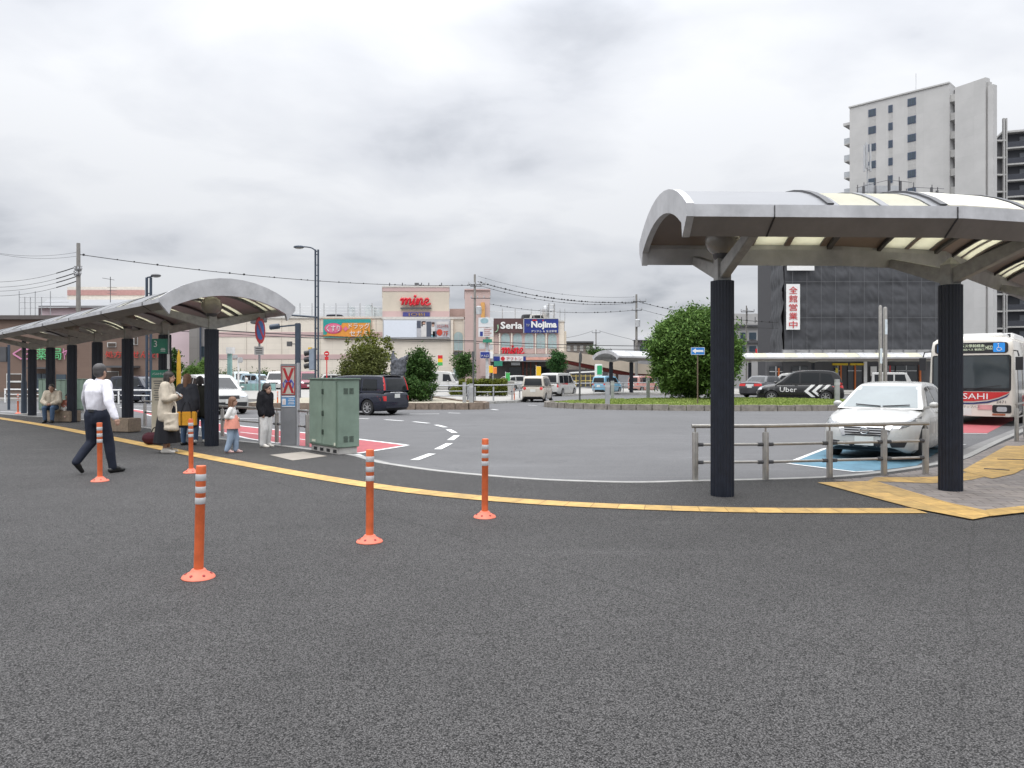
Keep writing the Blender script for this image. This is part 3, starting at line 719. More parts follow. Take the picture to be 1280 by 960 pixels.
# ================================================================ bus stop sign 3 and timetable stand
T = thing('stop_sign', (XA(199.5, 17.75), 17.75, ZA(442, 17.75)), 'green square sign with a white number 3 on the shelter column', 'sign')
hh = 18.5 / F * 17.75; bb = MB(); bb.box((0, 0, hh / 2), (.365, .05, hh)); pn = bb.build('sign_panel', M_GREEN, T, bevel=.006)
bb = MB(); bb.text('3', (-.085, -.025, hh * .66), UX, UZ, None, .15, .001, 0, .003); bb.build('sign_number', M_WHITE, pn)
bb = MB(); bb.rect((.09, -.026, hh * .26), UX, UZ, .11, .02, .002); bb.rect((.09, -.026, hh * .35), UX, UZ, .085, .012, .002); bb.rect((.09, -.026, hh * .16), UX, UZ, .11, .012, .002); bb.build('sign_symbol', M_WHITE, pn)
T = thing('timetable_stand', (XA(199.5, 17.7), 17.7, 0), 'cream timetable board with green header under the number 3 sign', 'sign')
bb = MB(); bb.box((0, 0, .8), (.34, .1, 1.38)); bd = bb.build('board', mat('cream_board', (.44, .40, .31), .6), T, bevel=.008)
bb = MB(); bb.box((0, 0, 1.55), (.36, .12, .18)); hd = bb.build('header', M_GREEN, T, bevel=.006)
bb = MB(); bb.text('バスのりば', (0, -.06, 1.55), UX, UZ, .28, .055, .001, 0, .003); bb.build('header_lettering', M_WHITE, hd)
bb = MB()
for k in range(9): bb.box((-.02, -.052, 1.38 - k * .055), (.2 - .03 * (k % 3), .004, .018))
bb.build('timetable_print', M_DGREY, bd)
for x in (-.13, .13):
    bb = MB(); bb.span((x - .02, -.02, 0), (x + .02, .02, .13)); bb.build('leg', M_GALV, T)
T = thing('hanging_rod', (XA(211, 17.3), 17.3, 0), 'thin white marker post standing beside the timetable board', 'post')
bb = MB(); bb.tube([(0, 0, 0), (0, 0, 2.55)], .015, 8); bb.build('rod', M_LGREY, T)
bb = MB(); bb.box((0, -.02, ZA(452, 17.3)), (.05, .03, .34)); bb.build('tag_plate', M_WHITE, T)

# ================================================================ no parking sign
Y = 16.9; T = thing('no_parking_sign', (XA(324.3, Y), Y, 0), 'round blue and red no parking sign on a pole above the hooded child', 'sign')
bb = MB(); bb.tube([(0, 0, 0), (0, 0, ZA(396, Y))], .022, 10); bb.build('pole', M_GALV, T, 40)
A_ = R(87); Us = Vector((math.cos(A_), math.sin(A_), 0)); zc_ = ZA(413, Y) ; Nn = Us.cross(UZ)
def disc(bb, O, r, t, n=28): bb.plate([(r * math.cos(2 * math.pi * k / n), r * math.sin(2 * math.pi * k / n)) for k in range(n)], O, Us, UZ, t)
O_ = Vector((0, -.03, zc_)) + Nn * .03
bb = MB(); disc(bb, O_, .30, .004); ds = bb.build('disc', M_RED, T)
bb = MB(); disc(bb, O_ + Nn * .004, .215, .003); bb.build('disc_field', M_BLUE, ds)
bb = MB(); bb.plate([(-.17, .12), (-.12, .17), (.17, -.12), (.12, -.17)], O_ + Nn * .008, Us, UZ, .003); bb.build('slash', M_RED, ds)
A2 = R(10); U2 = Vector((math.cos(A2), math.sin(A2), 0)); bb = MB(); bb.rect((0, -.03, ZA(438.5, Y)), U2, UZ, .20, .19, .004); pl = bb.build('plate', M_WHITE, T)
bb = MB()
for k in range(3): bb.rect((0, -.035, ZA(438.5, Y) + .05 - k * .05), U2, UZ, .14, .018, .001)
bb.build('plate_print', M_DGREY, pl)

# ================================================================ benches
M_GRAN = mat('brown_granite', (.22, .17, .125), .75, 0, .25, 14.)
for px, py, lb, L_ in ((72.5, 528, 'brown granite block bench with the seated man and child', 1.15), (145, 541, 'brown granite block bench behind the walking man', 1.0)):
    q = G(px, py); T = thing('bench_block', q + Vector((0, .25, 0)), lb, 'bench', 'granite benches under the shelter', R(-20))
    bb = MB(); bb.box((0, 0, .2), (L_, .42, .36)); bb.build('bench_seat', M_GRAN, T, bevel=.02)
    bb = MB(); bb.box((0, 0, .01), (L_ - .1, .34, .04)); bb.build('bench_foot', M_DGREY, T)

# ================================================================ stainless handrails
def rail(name, label, pts, rails, pr, rr, group, htop=.69, along=None, cat='railing', m=None, zb=0.):
    m = m or M_STEEL; P = [Vector((p[0], p[1], zb)) for p in pts]
    T = thing(name, P[0], label, cat, group); T['_abs'] = tuple(P[0])
    for p in P:
        bb = MB(); bb.lathe([(pr, 0), (pr, htop - .02), (pr * .9, htop), (pr * .3, htop), (pr * .3, rails[0])], 16, p)
        c = bb.build('post', m, T, 40, world=True)
    ex = (P[0] - P[1]).normalized() * .05; ex2 = (P[-1] - P[-2]).normalized() * .05
    for k, z in enumerate(rails):
        bb = MB(); r = rr if k == 0 else rr * .72
        if k == 0: bb.tube([P[0] + ex + UZ * z] + [p + UZ * z for p in P[1:-1]] + [P[-1] + ex2 + UZ * z], r, 12)
        else:
            for a, c in zip(P, P[1:]): bb.tube([a + UZ * z, c + UZ * z], r, 10)
        rl = bb.build('rail', m, T, 50, world=True); rl['_abs'] = tuple(P[0])
        if k:
            for i, p in enumerate(P):
                for q in (P[i - 1] if i else None, P[i + 1] if i + 1 < len(P) else None):
                    if q is None: continue
                    d = (q - p).normalized(); bb = MB(); bb.tube([p + d * (pr * .9) + UZ * z, p + d * (pr + .07) + UZ * z], r * 1.45, 10); bb.build('rail_socket', M_DGREY, rl, 50, world=True)
    return T
hp = [G(869, 600), G(957, 599.5), G(1037, 597), G(1105, 594.5), G(1157, 592.5)]
rail('handrail', 'stainless handrail with three bars on the kerb before the white sedan', hp, (.775, .51, .255), .045, .028, 'stainless handrails')
q = G(1268, 552) + Vector((.05, 0, 0)); rail('handrail', 'stainless handrail at the kerb beside the waiting bus', [q, q + dE * 1.6, q + dE * 3.2, q + dE * 4.8], (.85, .55, .28), .045, .028, 'stainless handrails', .76)
lp = [G(179, 532.5) + Vector((.1, -.1, 0)), Vector((-9.2, 20.75, 0)), Vector((-7.2, 18.7, 0)), Vector((-5.3, 16.95, 0)), Vector((-4.35, 16.0, 0))]
rail('handrail', 'stainless handrail along the red bus lane behind the waiting people', lp, (.75, .42), .045, .028, 'stainless handrails', .68)
lp2 = [Vector((-23, 34.4, 0)), Vector((-20, 31.2, 0)), Vector((-17.2, 28.6, 0))]
# guard rails across the road
rail('guard_rail', 'low white guard rail in front of the brown pharmacy', [(-31, 46), (-28, 45.2), (-25.4, 44.4), (-22.8, 43.6), (-20.6, 43)], (.8, .5), .05, .04, 'guard rails across the road', .74, m=M_WHITE, zb=ZR)
rail('guard_rail', 'grey pipe guard rail on the gravel island behind the navy minivan', [(-6.6, 41.6), (-4.4, 41.0), (-2.5, 42.4), (-2.6, 44.9)], (.85, .55, .3), .05, .045, 'guard rails across the road', .8, m=M_GALV, zb=.1)
rail('guard_rail', 'grey pipe guard rail along the pale pavement by the clipped hedge', [(-2.2, 44.8), (-1.1, 44.6), (0.0, 46.2), (.5, 49.3), (.85, 53)], (.95, .55), .045, .04, 'guard rails across the road', .85, m=M_GALV, zb=0)
bb = MB(); bb.tube([(-7.4, 43.5, .45), (-4.6, 43.2, .45)], .28, 14)
T = thing('steel_pipe_barrier', (-6, 43.4, .1), 'thick steel pipe lying on supports behind the island railing', 'barrier'); T['_abs'] = (-6, 43.4, .1)
bb.build('pipe', M_GALV, T, 50, world=True); bb = MB()
for x in (-6.9, -5.1): bb.box((x, 43.35, .2), (.12, .5, .22))
bb.build('support', M_DGREY, T, world=True)
# ================================================================ vehicles
M_TAIL = mat('tail_lamp_red', (.5, .02, .02), .15, 0, .1, 5., .6)
M_HEAD = mat('head_lamp_clear', (.5, .52, .54), .08, .3, .1, 20.)
M_PLATE = mat('blank_plate', (.62, .63, .6), .5, var=.04)
M_RIM = mat('alloy_rim', (.5, .5, .51), .3, .8, .06)
def carpaint(name, col): return mat(name, col, .25, 0, .04, 1.5, .5, coat=.45)

def interp(tab, s):
    if s <= tab[0][0]: return tab[0][1]
    for (a, u), (c, v) in zip(tab, tab[1:]):
        if s <= c: return u + (v - u) * (s - a) / (c - a)
    return tab[-1][1]

def project(bvh, pts, D, off):
    out = []
    for p in pts:
        hit = bvh.ray_cast(p - D * 8, D, 12)
        if hit[0] is None:
            h2 = bvh.find_nearest(p); q = h2[0]; q = q - D * off
        else: q = hit[0] - D * off
        out.append(q)
    return out
def decal(bvh, poly, plane, m, name, parent, off=.006, cut=.10, L_=0):
    """poly in (x,z) for sides, (y,z) for front/rear; projected onto the body skin."""
    bm = bmesh.new()
    if plane in ('L', 'R'):
        s = 1 if plane == 'L' else -1; vs = [bm.verts.new((x, 0, z)) for x, z in poly]; D = Vector((0, -s, 0))
    elif plane == 'T':
        s = 1; vs = [bm.verts.new((x, y, 0)) for x, y in poly]; D = Vector((0, 0, -1))
    else:
        s = 1 if plane == 'F' else -1; vs = [bm.verts.new((0, y, z)) for y, z in poly]; D = Vector((-s, 0, 0))
    f = bm.faces.new(vs); bm.normal_update(); bmesh.ops.triangulate(bm, faces=[f])
    for _ in range(5):
        es = [e for e in bm.edges if e.calc_length() > cut]
        if not es: break
        bmesh.ops.subdivide_edges(bm, edges=es, cuts=1); bmesh.ops.triangulate(bm, faces=bm.faces)
    q = project(bvh, [v.co.copy() for v in bm.verts], D, off)
    for v, c in zip(bm.verts, q): v.co = c
    bm.normal_update()
    av = sum((f.normal * f.calc_area() for f in bm.faces), Vector())
    if av.dot(D) > 0: bmesh.ops.reverse_faces(bm, faces=bm.faces)
    me = bpy.data.meshes.new(name); bm.to_mesh(me); bm.free(); me.materials.append(m)
    me.polygons.foreach_set('use_smooth', [True] * len(me.polygons))
    return link(name, me, parent)
def text_decal(bvh, body, plane, c, w_, h_, m, name, parent, off=.012):
    g, f, asp = text_geo(body); pts = []
    for x, y in g:
        a, b2 = (x - .5) * w_, (y - .5) * h_
        if plane == 'L': pts.append(Vector((c[0] - a, 0, c[1] + b2)))
        elif plane == 'R': pts.append(Vector((c[0] + a, 0, c[1] + b2)))
        elif plane == 'F': pts.append(Vector((0, c[0] + a, c[1] + b2)))
        else: pts.append(Vector((0, c[0] - a, c[1] + b2)))
    D = {'L': Vector((0, -1, 0)), 'R': Vector((0, 1, 0)), 'F': Vector((-1, 0, 0)), 'B': Vector((1, 0, 0))}[plane]
    bb = MB(); bb.add(project(bvh, pts, D, off), f); return bb.build(name, m, parent)

def wheel_mesh(r, wd, spokes):
    t = MB(); M = Matrix.Rotation(R(90), 4, 'X')
    t.lathe([(r * .62, -wd / 2), (r * .93, -wd / 2), (r, -wd * .32), (r, wd * .32), (r * .93, wd / 2), (r * .62, wd / 2)], 28, M=M)
    q = MB(); q.lathe([(r * .63, wd * .5), (r * .66, wd * .5), (r * .66, wd * .36), (r * .63, wd * .36)], 28, M=M.inverted())
    return t, q
def wheel(T, x, y, r, wd, spokes, rim_m=None):
    sg = 1 if y > 0 else -1; bb = MB(); M = Matrix.Translation((x, y, r)) @ Matrix.Rotation(R(-90) * sg, 4, 'X')   # local +z points outward
    bb.lathe([(.04, -wd / 2), (r * .93, -wd / 2), (r, -wd * .3), (r, wd * .3), (r * .94, wd / 2), (r * .66, wd / 2), (r * .64, wd * .2), (.03, wd * .2)], 30, M=M)
    o = bb.build('wheel', M_RUBBER, T, 40); o2 = MB()
    o2.lathe([(r * .64, wd * .47), (r * .665, wd * .51), (r * .60, wd * .47), (r * .58, wd * .32)], 30, M=M, caps=False)
    o2.lathe([(r * .16, wd * .2), (r * .16, wd * .46), (r * .05, wd * .48)], 12, M=M)
    for k in range(spokes):
        a = 2 * math.pi * k / spokes + .2
        o2.box((r * .37, 0, wd * .38), (r * .5, r * (.13 if spokes < 8 else .085), wd * .14), 0, 0, M @ Matrix.Rotation(a, 4, 'Z'))
    o2.build('rim', rim_m or M_RIM, o, 40)

def car(name, loc, heading, label, group, paint, S, scale=1., cat='car'):
    Lc, Wc, Hc = S['dim']; hw0 = Wc / 2; X = lambda s: Lc / 2 - s * Lc
    T = thing(name, loc, label, cat, group, heading)
    if scale != 1.: T.scale = (scale,) * 3
    lo = S['low']; wr = S.get('r', .31); wx = S['wheels']; gc = S.get('gc', .17)
    wt = S.get('width', [(0, .80), (.02, .90), (.08, .97), (.2, 1), (.85, 1), (.95, .97), (.985, .93), (1, .86)])
    bt = S.get('bot', [(0, gc + .12), (.03, gc + .02), (.1, gc), (.9, gc), (.97, gc + .04), (1, gc + .14)])
    stn = sorted(set([0, .006, .02, .04, .07, .1] + [i / 40 for i in range(5, 38)] + [.96, .98, .994, 1.] + [s for s, _ in lo] +
                 [min(1, max(0, w_ + d / Lc)) for w_ in wx for d in (-.40, -.375, -.34, -.28, -.2, -.1, 0, .1, .2, .28, .34, .375, .40)]))
    cen = [];  rings = []; ar = wr + .055
    for s in stn:
        x = X(s); zt = interp(lo, s); zb = interp(bt, s); w_ = hw0 * interp(wt, s); h = zt - zb; za = 0
        for q in wx:
            d = abs(x - X(q))
            if d < ar: za = max(za, wr + math.sqrt(ar * ar - d * d))
        f = S.get('side', [(.90, 0), (.985, .10), (1, .36), (.995, .62), (.965, .85), (.90, .96)])
        half = [(0, zb), (.74 * w_, zb)] + [(a * w_, zb + c * h) for a, c in f] + [(.72 * w_, zt + .004), (.35 * w_, zt + S.get('crown', .025)), (0, zt + S.get('crown', .025) * 1.25)]
        half = [(y, max(z, min(za, zt - .02)) if y > .85 * w_ and za else z) for y, z in half]
        ring = [Vector((x, y, z)) for y, z in half] + [Vector((x, -y, z)) for y, z in half[-2:0:-1]]
        rings.append(ring)
    bb = MB(); n = len(rings[0]); bb.loft(rings)
    for j in range(len(bb.f)):
        if len(bb.f[j]) == 4:
            k = j % n
            if k in (0, n - 1, 1, n - 2): bb.m[j] = 1
    # greenhouse
    top = S['top']; zb = S['belt']; zr = Hc; wb, wrf = S['gh']
    def ghw(z): return hw0 * (wb + (wrf - wb) * max(0, min(1, (z - zb) / (zr - zb))) ** 1.15)
    J = [-1, -.97, -.85, -.5, 0, .5, .85, .97, 1]
    gr = []
    tp = [(s, z) for s, z in top]
    if S.get('smoothtop', True): tp = [(p.x, p.y) for p in catmull([(s, z, 0) for s, z in tp], 4)]
    for s, z in tp:
        w_ = ghw(z); bul = .05 * (1 - max(0, (z - zb) / (zr - zb)) * .6)
        mid = .5 * (tp[0][0] + tp[-1][0]); sgn = 1 if s < mid else -1
        edge = max(0., min(1., abs(s - mid) / (.5 * (tp[-1][0] - tp[0][0])))) ** 3
        gr.append([Vector((X(s) + sgn * bul * edge * (1 - j * j), w_ * j, z + (.022 * (1 - j * j) - (.03 if abs(j) == 1 else .006 if abs(j) > .96 else 0)) * min(1, (z - zb) / .15))) for j in J])
    m0 = len(bb.v); vs = [p for r in gr for p in r]; nj = len(J); fs = []
    for i in range(len(gr) - 1):
        for j in range(nj - 1): fs.append((i * nj + j, (i + 1) * nj + j, (i + 1) * nj + j + 1, i * nj + j + 1))
    base_i = len(vs); kk = 5
    for sd_, jj in ((1, nj - 1), (-1, 0)):            # sides: rows from the edge curve down to the belt
        for i in range(len(gr)):
            p = gr[i][jj]
            for k in range(1, kk + 1):
                z = p.z + (zb - .05 - p.z) * k / kk; vs.append(Vector((p.x, sd_ * ghw(z), z)))
    for q, (sd_, jj) in enumerate(((1, nj - 1), (-1, 0))):
        o_ = base_i + q * len(gr) * kk
        for i in range(len(gr) - 1):
            a = [i * nj + jj] + [o_ + i * kk + k for k in range(kk)]; c = [(i + 1) * nj + jj] + [o_ + (i + 1) * kk + k for k in range(kk)]
            for k in range(kk): f = (a[k], c[k], c[k + 1], a[k + 1]); fs.append(f if sd_ < 0 else f[::-1])
    bb.add(vs, [f[::-1] for f in fs])
    tree = BVHTree.FromPolygons([Vector(v) for v in bb.v], bb.f)
    bb.build('body', [paint, M_BLACK], T, 42)
    for q, w_ in enumerate(wx):
        for sg in (1, -1): wheel(T, X(w_), sg * (hw0 - .105), wr, .19, S.get('spokes', 7))
    G_ = S.get('glass', M_GLASS)
    for wn in S['wins']:
        poly = [(X(s), z) for s, z in wn]
        for pl in ('L', 'R'): decal(tree, poly, pl, G_, 'side_window', T, .007, .16)
    for key, pl, nm in (('ws', 'F', 'windshield'), ('rw', 'B', 'rear_window')):
        if key in S:
            yb, z0, yt, z1_ = S[key]; decal(tree, [(-yb, z0), (yb, z0), (yt, z1_), (-yt, z1_)], pl, S.get('wsm', G_) if key == 'ws' else G_, nm, T, .008, .12)
    for nm, pl, poly, m in S.get('decals', []):
        if pl in ('L', 'R', 'LR'):
            for p_ in pl: decal(tree, [(X(s), z) for s, z in poly], p_, m, nm, T, .009, .1)
        elif pl.endswith('2'):
            for sg in (1, -1): decal(tree, [(y * sg, z) for y, z in poly], pl[0], m, nm, T, .009, .06)
        else: decal(tree, poly, pl, m, nm, T, .010, .1)
    for s0 in S.get('seams', []):
        for p_ in ('L', 'R'): decal(tree, [(X(s0) - .006, gc + .12), (X(s0) + .006, gc + .12), (X(s0) + .006, zb - .01), (X(s0) - .006, zb - .01)], p_, M_BLACK, 'door_seam', T, .003, .12)
    for s0, z0 in S.get('handles', []):
        for sg in (1, -1):
            hit = tree.ray_cast(Vector((X(s0), sg * 3, z0)), Vector((0, -sg, 0)))
            if hit[0]: bb = MB(); bb.box(hit[0] + Vector((0, sg * .012, 0)), (.17, .035, .03)); bb.build('door_handle', paint, T, bevel=.008)
    if 'mirror' in S:
        s0, z0 = S['mirror']
        for sg in (1, -1):
            hit = tree.ray_cast(Vector((X(s0), sg * 3, z0)), Vector((0, -sg, 0))); y0 = hit[0].y if hit[0] else sg * hw0
            bb = MB(); bb.sphere((X(s0), y0 + sg * .13, z0 + .02), (.06, .095, .062), 12, 8); bb.bar((X(s0), y0 - sg * .03, z0 - .03), (X(s0), y0 + sg * .1, z0 - .01), .05, .03)
            bb.build('mirror', paint, T, 50)
    for x_, z0 in S.get('plates', []):
        pl = 'F' if x_ > 0 else 'B'; D = Vector((-1 if x_ > 0 else 1, 0, 0)); hit = tree.ray_cast(Vector((5 * (1 if x_ > 0 else -1), 0, z0)), D)
        bb = MB(); bb.box(hit[0] - D * .012, (.012, .34, .17)); bb.build('number_plate', M_PLATE, T, bevel=.003)
    T['_tree'] = 0
    return T, tree, X
def hd(x, y): return math.atan2(y, x)

LM = [(0, .50), (.004, .62), (.015, .72), (.06, .84)]
SEDAN = dict(dim=(4.61, 1.76, 1.49), wheels=(.185, .77), r=.32, gc=.16, belt=.99, wsm=glass('painted_sky_windshield', (.17, .20, .205), .06, .8), gh=(.90, .66), spokes=10,  # sky reflection is painted into the windshield's pale base colour
    low=[(0, .50), (.006, .62), (.02, .70), (.06, .775), (.14, .87), (.24, .95), (.30, .985), (.5, 1.0), (.8, 1.04), (.86, 1.06), (.96, 1.04), (.985, .98), (1, .7)],
    width=[(0, .56), (.008, .70), (.025, .82), (.06, .92), (.12, .975), (.2, 1), (.85, 1), (.95, .96), (.985, .9), (1, .8)],
    top=[(.235, .96), (.30, 1.12), (.36, 1.27), (.42, 1.40), (.47, 1.455), (.55, 1.485), (.65, 1.475), (.73, 1.43), (.80, 1.31), (.87, 1.15), (.91, 1.05)],
    wins=[[(.335, 1.0), (.50, 1.0), (.50, 1.40), (.445, 1.37)], [(.52, 1.0), (.665, 1.02), (.665, 1.40), (.52, 1.41)], [(.68, 1.03), (.80, 1.08), (.745, 1.33), (.68, 1.385)]],
    ws=(.70, .99, .545, 1.41), rw=(.60, 1.08, .48, 1.38), mirror=(.335, 1.02), seams=[.305, .51, .69], handles=[(.47, .88), (.65, .90)], plates=[(1, .385), (-1, .75)],
    decals=[('headlight', 'F2', [(.40, .67), (.62, .735), (.82, .845), (.84, .76), (.70, .655), (.50, .62)], mat('head_lamp_grey', (.20, .21, .22), .1, .3, .3, 16., .8)), ('headlight_lens', 'F2', [(.52, .65), (.60, .70), (.68, .70), (.66, .65), (.58, .635)], M_CHROME), ('hood_edge', 'F', [(-.60, .742), (-.46, .695), (.46, .695), (.60, .742), (.60, .748), (.46, .702), (-.46, .702), (-.60, .747)], M_DGREY),
            ('grille', 'F', [(-.46, .675), (.46, .675), (.38, .485), (-.38, .485)], M_BLACK),
            ('lower_grille', 'F', [(-.38, .36), (.38, .36), (.32, .25), (-.32, .25)], M_BLACK),
            ('fog_lamp_recess', 'F2', [(.44, .37), (.72, .39), (.68, .29), (.48, .28)], M_BLACK),
            ('splitter', 'F', [(-.6, .22), (.6, .22), (.6, .19), (-.6, .19)], M_DGREY),
            ('tail_light', 'B2', [(.45, .98), (.84, .98), (.84, .82), (.55, .82)], M_TAIL)])
KEI = dict(dim=(3.4, 1.475, 1.62), wheels=(.17, .83), r=.28, gc=.17, belt=.95, gh=(.94, .80), spokes=7, glass=M_GLASS,
    low=[(0, .5), (.01, .68), (.03, .80), (.09, .89), (.18, .95), (.22, .96), (.97, .97), (.99, .9), (1, .6)],
    top=[(.17, .93), (.22, 1.12), (.28, 1.36), (.33, 1.52), (.38, 1.58), (.55, 1.62), (.78, 1.61), (.92, 1.575), (.955, 1.5), (.975, 1.25), (.985, .98)],
    wins=[[(.25, .98), (.52, .98), (.52, 1.47), (.345, 1.45)], [(.545, .98), (.80, .98), (.80, 1.47), (.545, 1.48)], [(.82, 1.02), (.90, 1.04), (.88, 1.42), (.82, 1.46)]],
    ws=(.58, .98, .5, 1.47), rw=(.57, 1.02, .51, 1.47), mirror=(.26, 1.0), seams=[.235, .535, .80], handles=[(.5, .86), (.76, .87)], plates=[(1, .5), (-1, .72)],
    decals=[('tail_light', 'B2', [(.50, .98), (.70, 1.0), (.70, .78), (.52, .78)], M_TAIL), ('headlight', 'F2', [(.4, .72), (.62, .78), (.68, .7), (.45, .64)], M_HEAD),
            ('bumper_strip', 'B', [(-.6, .36), (.6, .36), (.6, .27), (-.6, .27)], M_BLACK), ('grille', 'F', [(-.3, .6), (.3, .6), (.3, .5), (-.3, .5)], M_BLACK)])
VAN = dict(dim=(4.5, 1.70, 1.86), wheels=(.18, .78), r=.31, gc=.17, belt=1.02, gh=(.95, .82), spokes=7,
    low=[(0, .5), (.008, .72), (.03, .86), (.1, .97), (.16, 1.02), (.97, 1.04), (.99, .95), (1, .6)],
    top=[(.14, 1.0), (.19, 1.22), (.25, 1.52), (.30, 1.73), (.35, 1.81), (.5, 1.86), (.8, 1.855), (.93, 1.82), (.96, 1.72), (.978, 1.4), (.985, 1.05)],
    wins=[[(.22, 1.05), (.44, 1.05), (.44, 1.66), (.32, 1.64)], [(.46, 1.05), (.70, 1.05), (.70, 1.67), (.46, 1.67)], [(.72, 1.05), (.92, 1.07), (.90, 1.63), (.72, 1.66)]],
    ws=(.68, 1.05, .6, 1.66), rw=(.66, 1.1, .6, 1.68), mirror=(.22, 1.08), seams=[.2, .45, .71], handles=[(.42, .93), (.67, .94)], plates=[(1, .5), (-1, .86)],
    decals=[('tail_light', 'B2', [(.70, 1.05), (.82, 1.05), (.82, .72), (.70, .72)], M_TAIL), ('headlight', 'F2', [(.45, .82), (.74, .9), (.8, .78), (.5, .7)], M_HEAD),
            ('grille', 'F', [(-.42, .8), (.42, .8), (.42, .66), (-.42, .66)], M_BLACK), ('bumper_strip', 'B', [(-.7, .36), (.7, .36), (.7, .28), (-.7, .28)], M_BLACK)])
def mod(S, **k): q = dict(S); q.update(k); return q

# white sedan in the blue bay
wp = carpaint('white_car_paint', (.45, .447, .43))
hx = Vector((-.635, -.775)).normalized(); fc = Vector((6.72, 14.35)); ctr = fc - hx * 2.3
T, tree, X = car('parked_sedan', (ctr.x, ctr.y, ZR), hd(hx.x, hx.y), 'white sedan parked facing the handrail on the blue bay', None, wp, SEDAN)
gr = [c for c in kids(T) if c.name.startswith('grille')][0]
for k in range(4): decal(tree, [(-.445 + .018 * k, .662 - k * .046), (.445 - .018 * k, .662 - k * .046), (.44 - .018 * k, .644 - k * .046), (-.44 + .018 * k, .644 - k * .046)], 'F', M_CHROME, 'grille_bar', gr, .022, .08)
hit = tree.ray_cast(Vector((5, 0, .585)), Vector((-1, 0, 0)))[0]
bb = MB(); ringp = [(hit.x + .035, .075 * math.cos(t * .3927), .58 + .06 * math.sin(t * .3927)) for t in range(17)]; bb.tube(ringp, .009, 8); bb.bar((hit.x + .035, -.1, .58), (hit.x + .035, .1, .58), .012, .03); bb.build('emblem', M_CHROME, gr, 50)
for sg in (1, -1): decal(tree, [(sg * .38, .69), (sg * .49, .69), (sg * .40, .47), (sg * .34, .48)], 'F', M_CHROME, 'grille_trim', gr, .016, .06)
bb = MB(); zz = 1.0
for sg in (-1, 1):
    q0 = tree.ray_cast(Vector((5, sg * .02 + .05, 1.005)), Vector((-1, 0, 0)))[0]; q1 = tree.ray_cast(Vector((5, sg * .5 + .05, 1.03)), Vector((-1, 0, 0)))[0]
    if q0 and q1: bb.bar(q0 + Vector((.02, 0, .01)), q1 + Vector((.02, 0, .015)), .018, .018)
bb.build('wiper', M_BLACK, T)

# navy minivan
nv = carpaint('navy_car_paint', (.006, .009, .022)); S = mod(VAN, dim=(4.2, 1.70, 1.62), belt=.98, top=[(.14, .95), (.20, 1.15), (.27, 1.42), (.33, 1.56), (.4, 1.62), (.55, 1.64), (.8, 1.635), (.93, 1.61), (.955, 1.52), (.975, 1.25), (.985, 1.0)],
    low=[(0, .5), (.008, .68), (.03, .8), (.1, .9), (.16, .96), (.97, 1.0), (.99, .92), (1, .58)], ws=(.68, 1.0, .58, 1.5), rw=(.60, 1.04, .54, 1.50), spokes=7, r=.32,
    wins=[[(.23, 1.0), (.44, 1.0), (.44, 1.50), (.33, 1.48)], [(.46, 1.0), (.69, 1.0), (.69, 1.51), (.46, 1.51)], [(.71, 1.0), (.90, 1.03), (.885, 1.48), (.71, 1.50)]], plates=[(1, .5), (-1, .8)],
    decals=[('tail_light', 'B2', [(.63, 1.60), (.74, 1.56), (.80, 1.04), (.70, 1.04)], M_TAIL), ('lower_tail_light', 'B2', [(.68, .80), (.82, .80), (.82, .60), (.70, .60)], M_TAIL), ('chrome_strip', 'B', [(-.42, .93), (.42, .93), (.40, .985), (-.40, .985)], M_CHROME),
            ('headlight', 'F2', [(.45, .78), (.74, .86), (.8, .74), (.5, .66)], M_HEAD), ('bumper_strip', 'B', [(-.74, .30), (.74, .30), (.74, .26), (-.74, .26)], M_BLACK)])
h_ = Vector((-.86, .51)).normalized(); rc = Vector((XA(497, 31.2), 31.2)); ctr = rc + h_ * 2.1
T, tree, X = car('minivan', (ctr.x, ctr.y, ZR), hd(h_.x, h_.y), 'dark navy minivan driving past behind the green cabinet', None, nv, S)
bb = MB(); q = tree.ray_cast(Vector((X(.9), 0, 4)), Vector((0, 0, -1)))[0]; bb.box((X(.945), 0, q.z + .02), (.3, 1.2, .03)); bb.build('spoiler', nv, T, bevel=.01)
# beige kei
bg_ = carpaint('beige_car_paint', (.46, .42, .36)); h_ = Vector((.22, .97)).normalized(); rc = Vector((XA(666, 46.2), 46.2)); c_ = rc + h_ * 1.7
car('kei_car', (c_.x, c_.y, ZR), hd(h_.x, h_.y), 'small beige hatchback seen from behind in the roadway', 'cars in the roundabout', bg_, mod(KEI, dim=(3.4, 1.475, 1.56), decals=KEI['decals'][1:] + [('tail_light', 'B2', [(.52 + .1 * math.cos(t * .6283), .86 + .1 * math.sin(t * .6283)) for t in range(10)], M_TAIL)]))
h_ = Vector((.42, .91)).normalized(); rc = Vector((XA(686, 60), 60)); c_ = rc + h_ * 2.2
car('kei_car', (c_.x, c_.y, ZR), hd(h_.x, h_.y), 'tall white van just ahead of the beige hatchback', 'cars in the roundabout', wp, VAN)
h_ = Vector((.58, .81)).normalized(); rc = Vector((XA(748, 69), 69)); c_ = rc + h_ * 1.7
car('kei_car', (c_.x, c_.y, ZR), hd(h_.x, h_.y), 'light blue boxy hatchback beyond the grass island', 'cars in the roundabout', carpaint('light_blue_car_paint', (.17, .36, .5)), mod(KEI, dim=(3.4, 1.475, 1.66)))
h_ = Vector((.74, .67)).normalized(); rc = Vector((XA(791, 76), 76)); c_ = rc + h_ * 1.7
pk = carpaint('pink_car_paint', (.42, .22, .19))
T, tree, X = car('kei_car', (c_.x, c_.y, ZR), hd(h_.x, h_.y), 'pink and silver hatchback half hidden by the round bush', 'cars in the roundabout', pk, KEI)
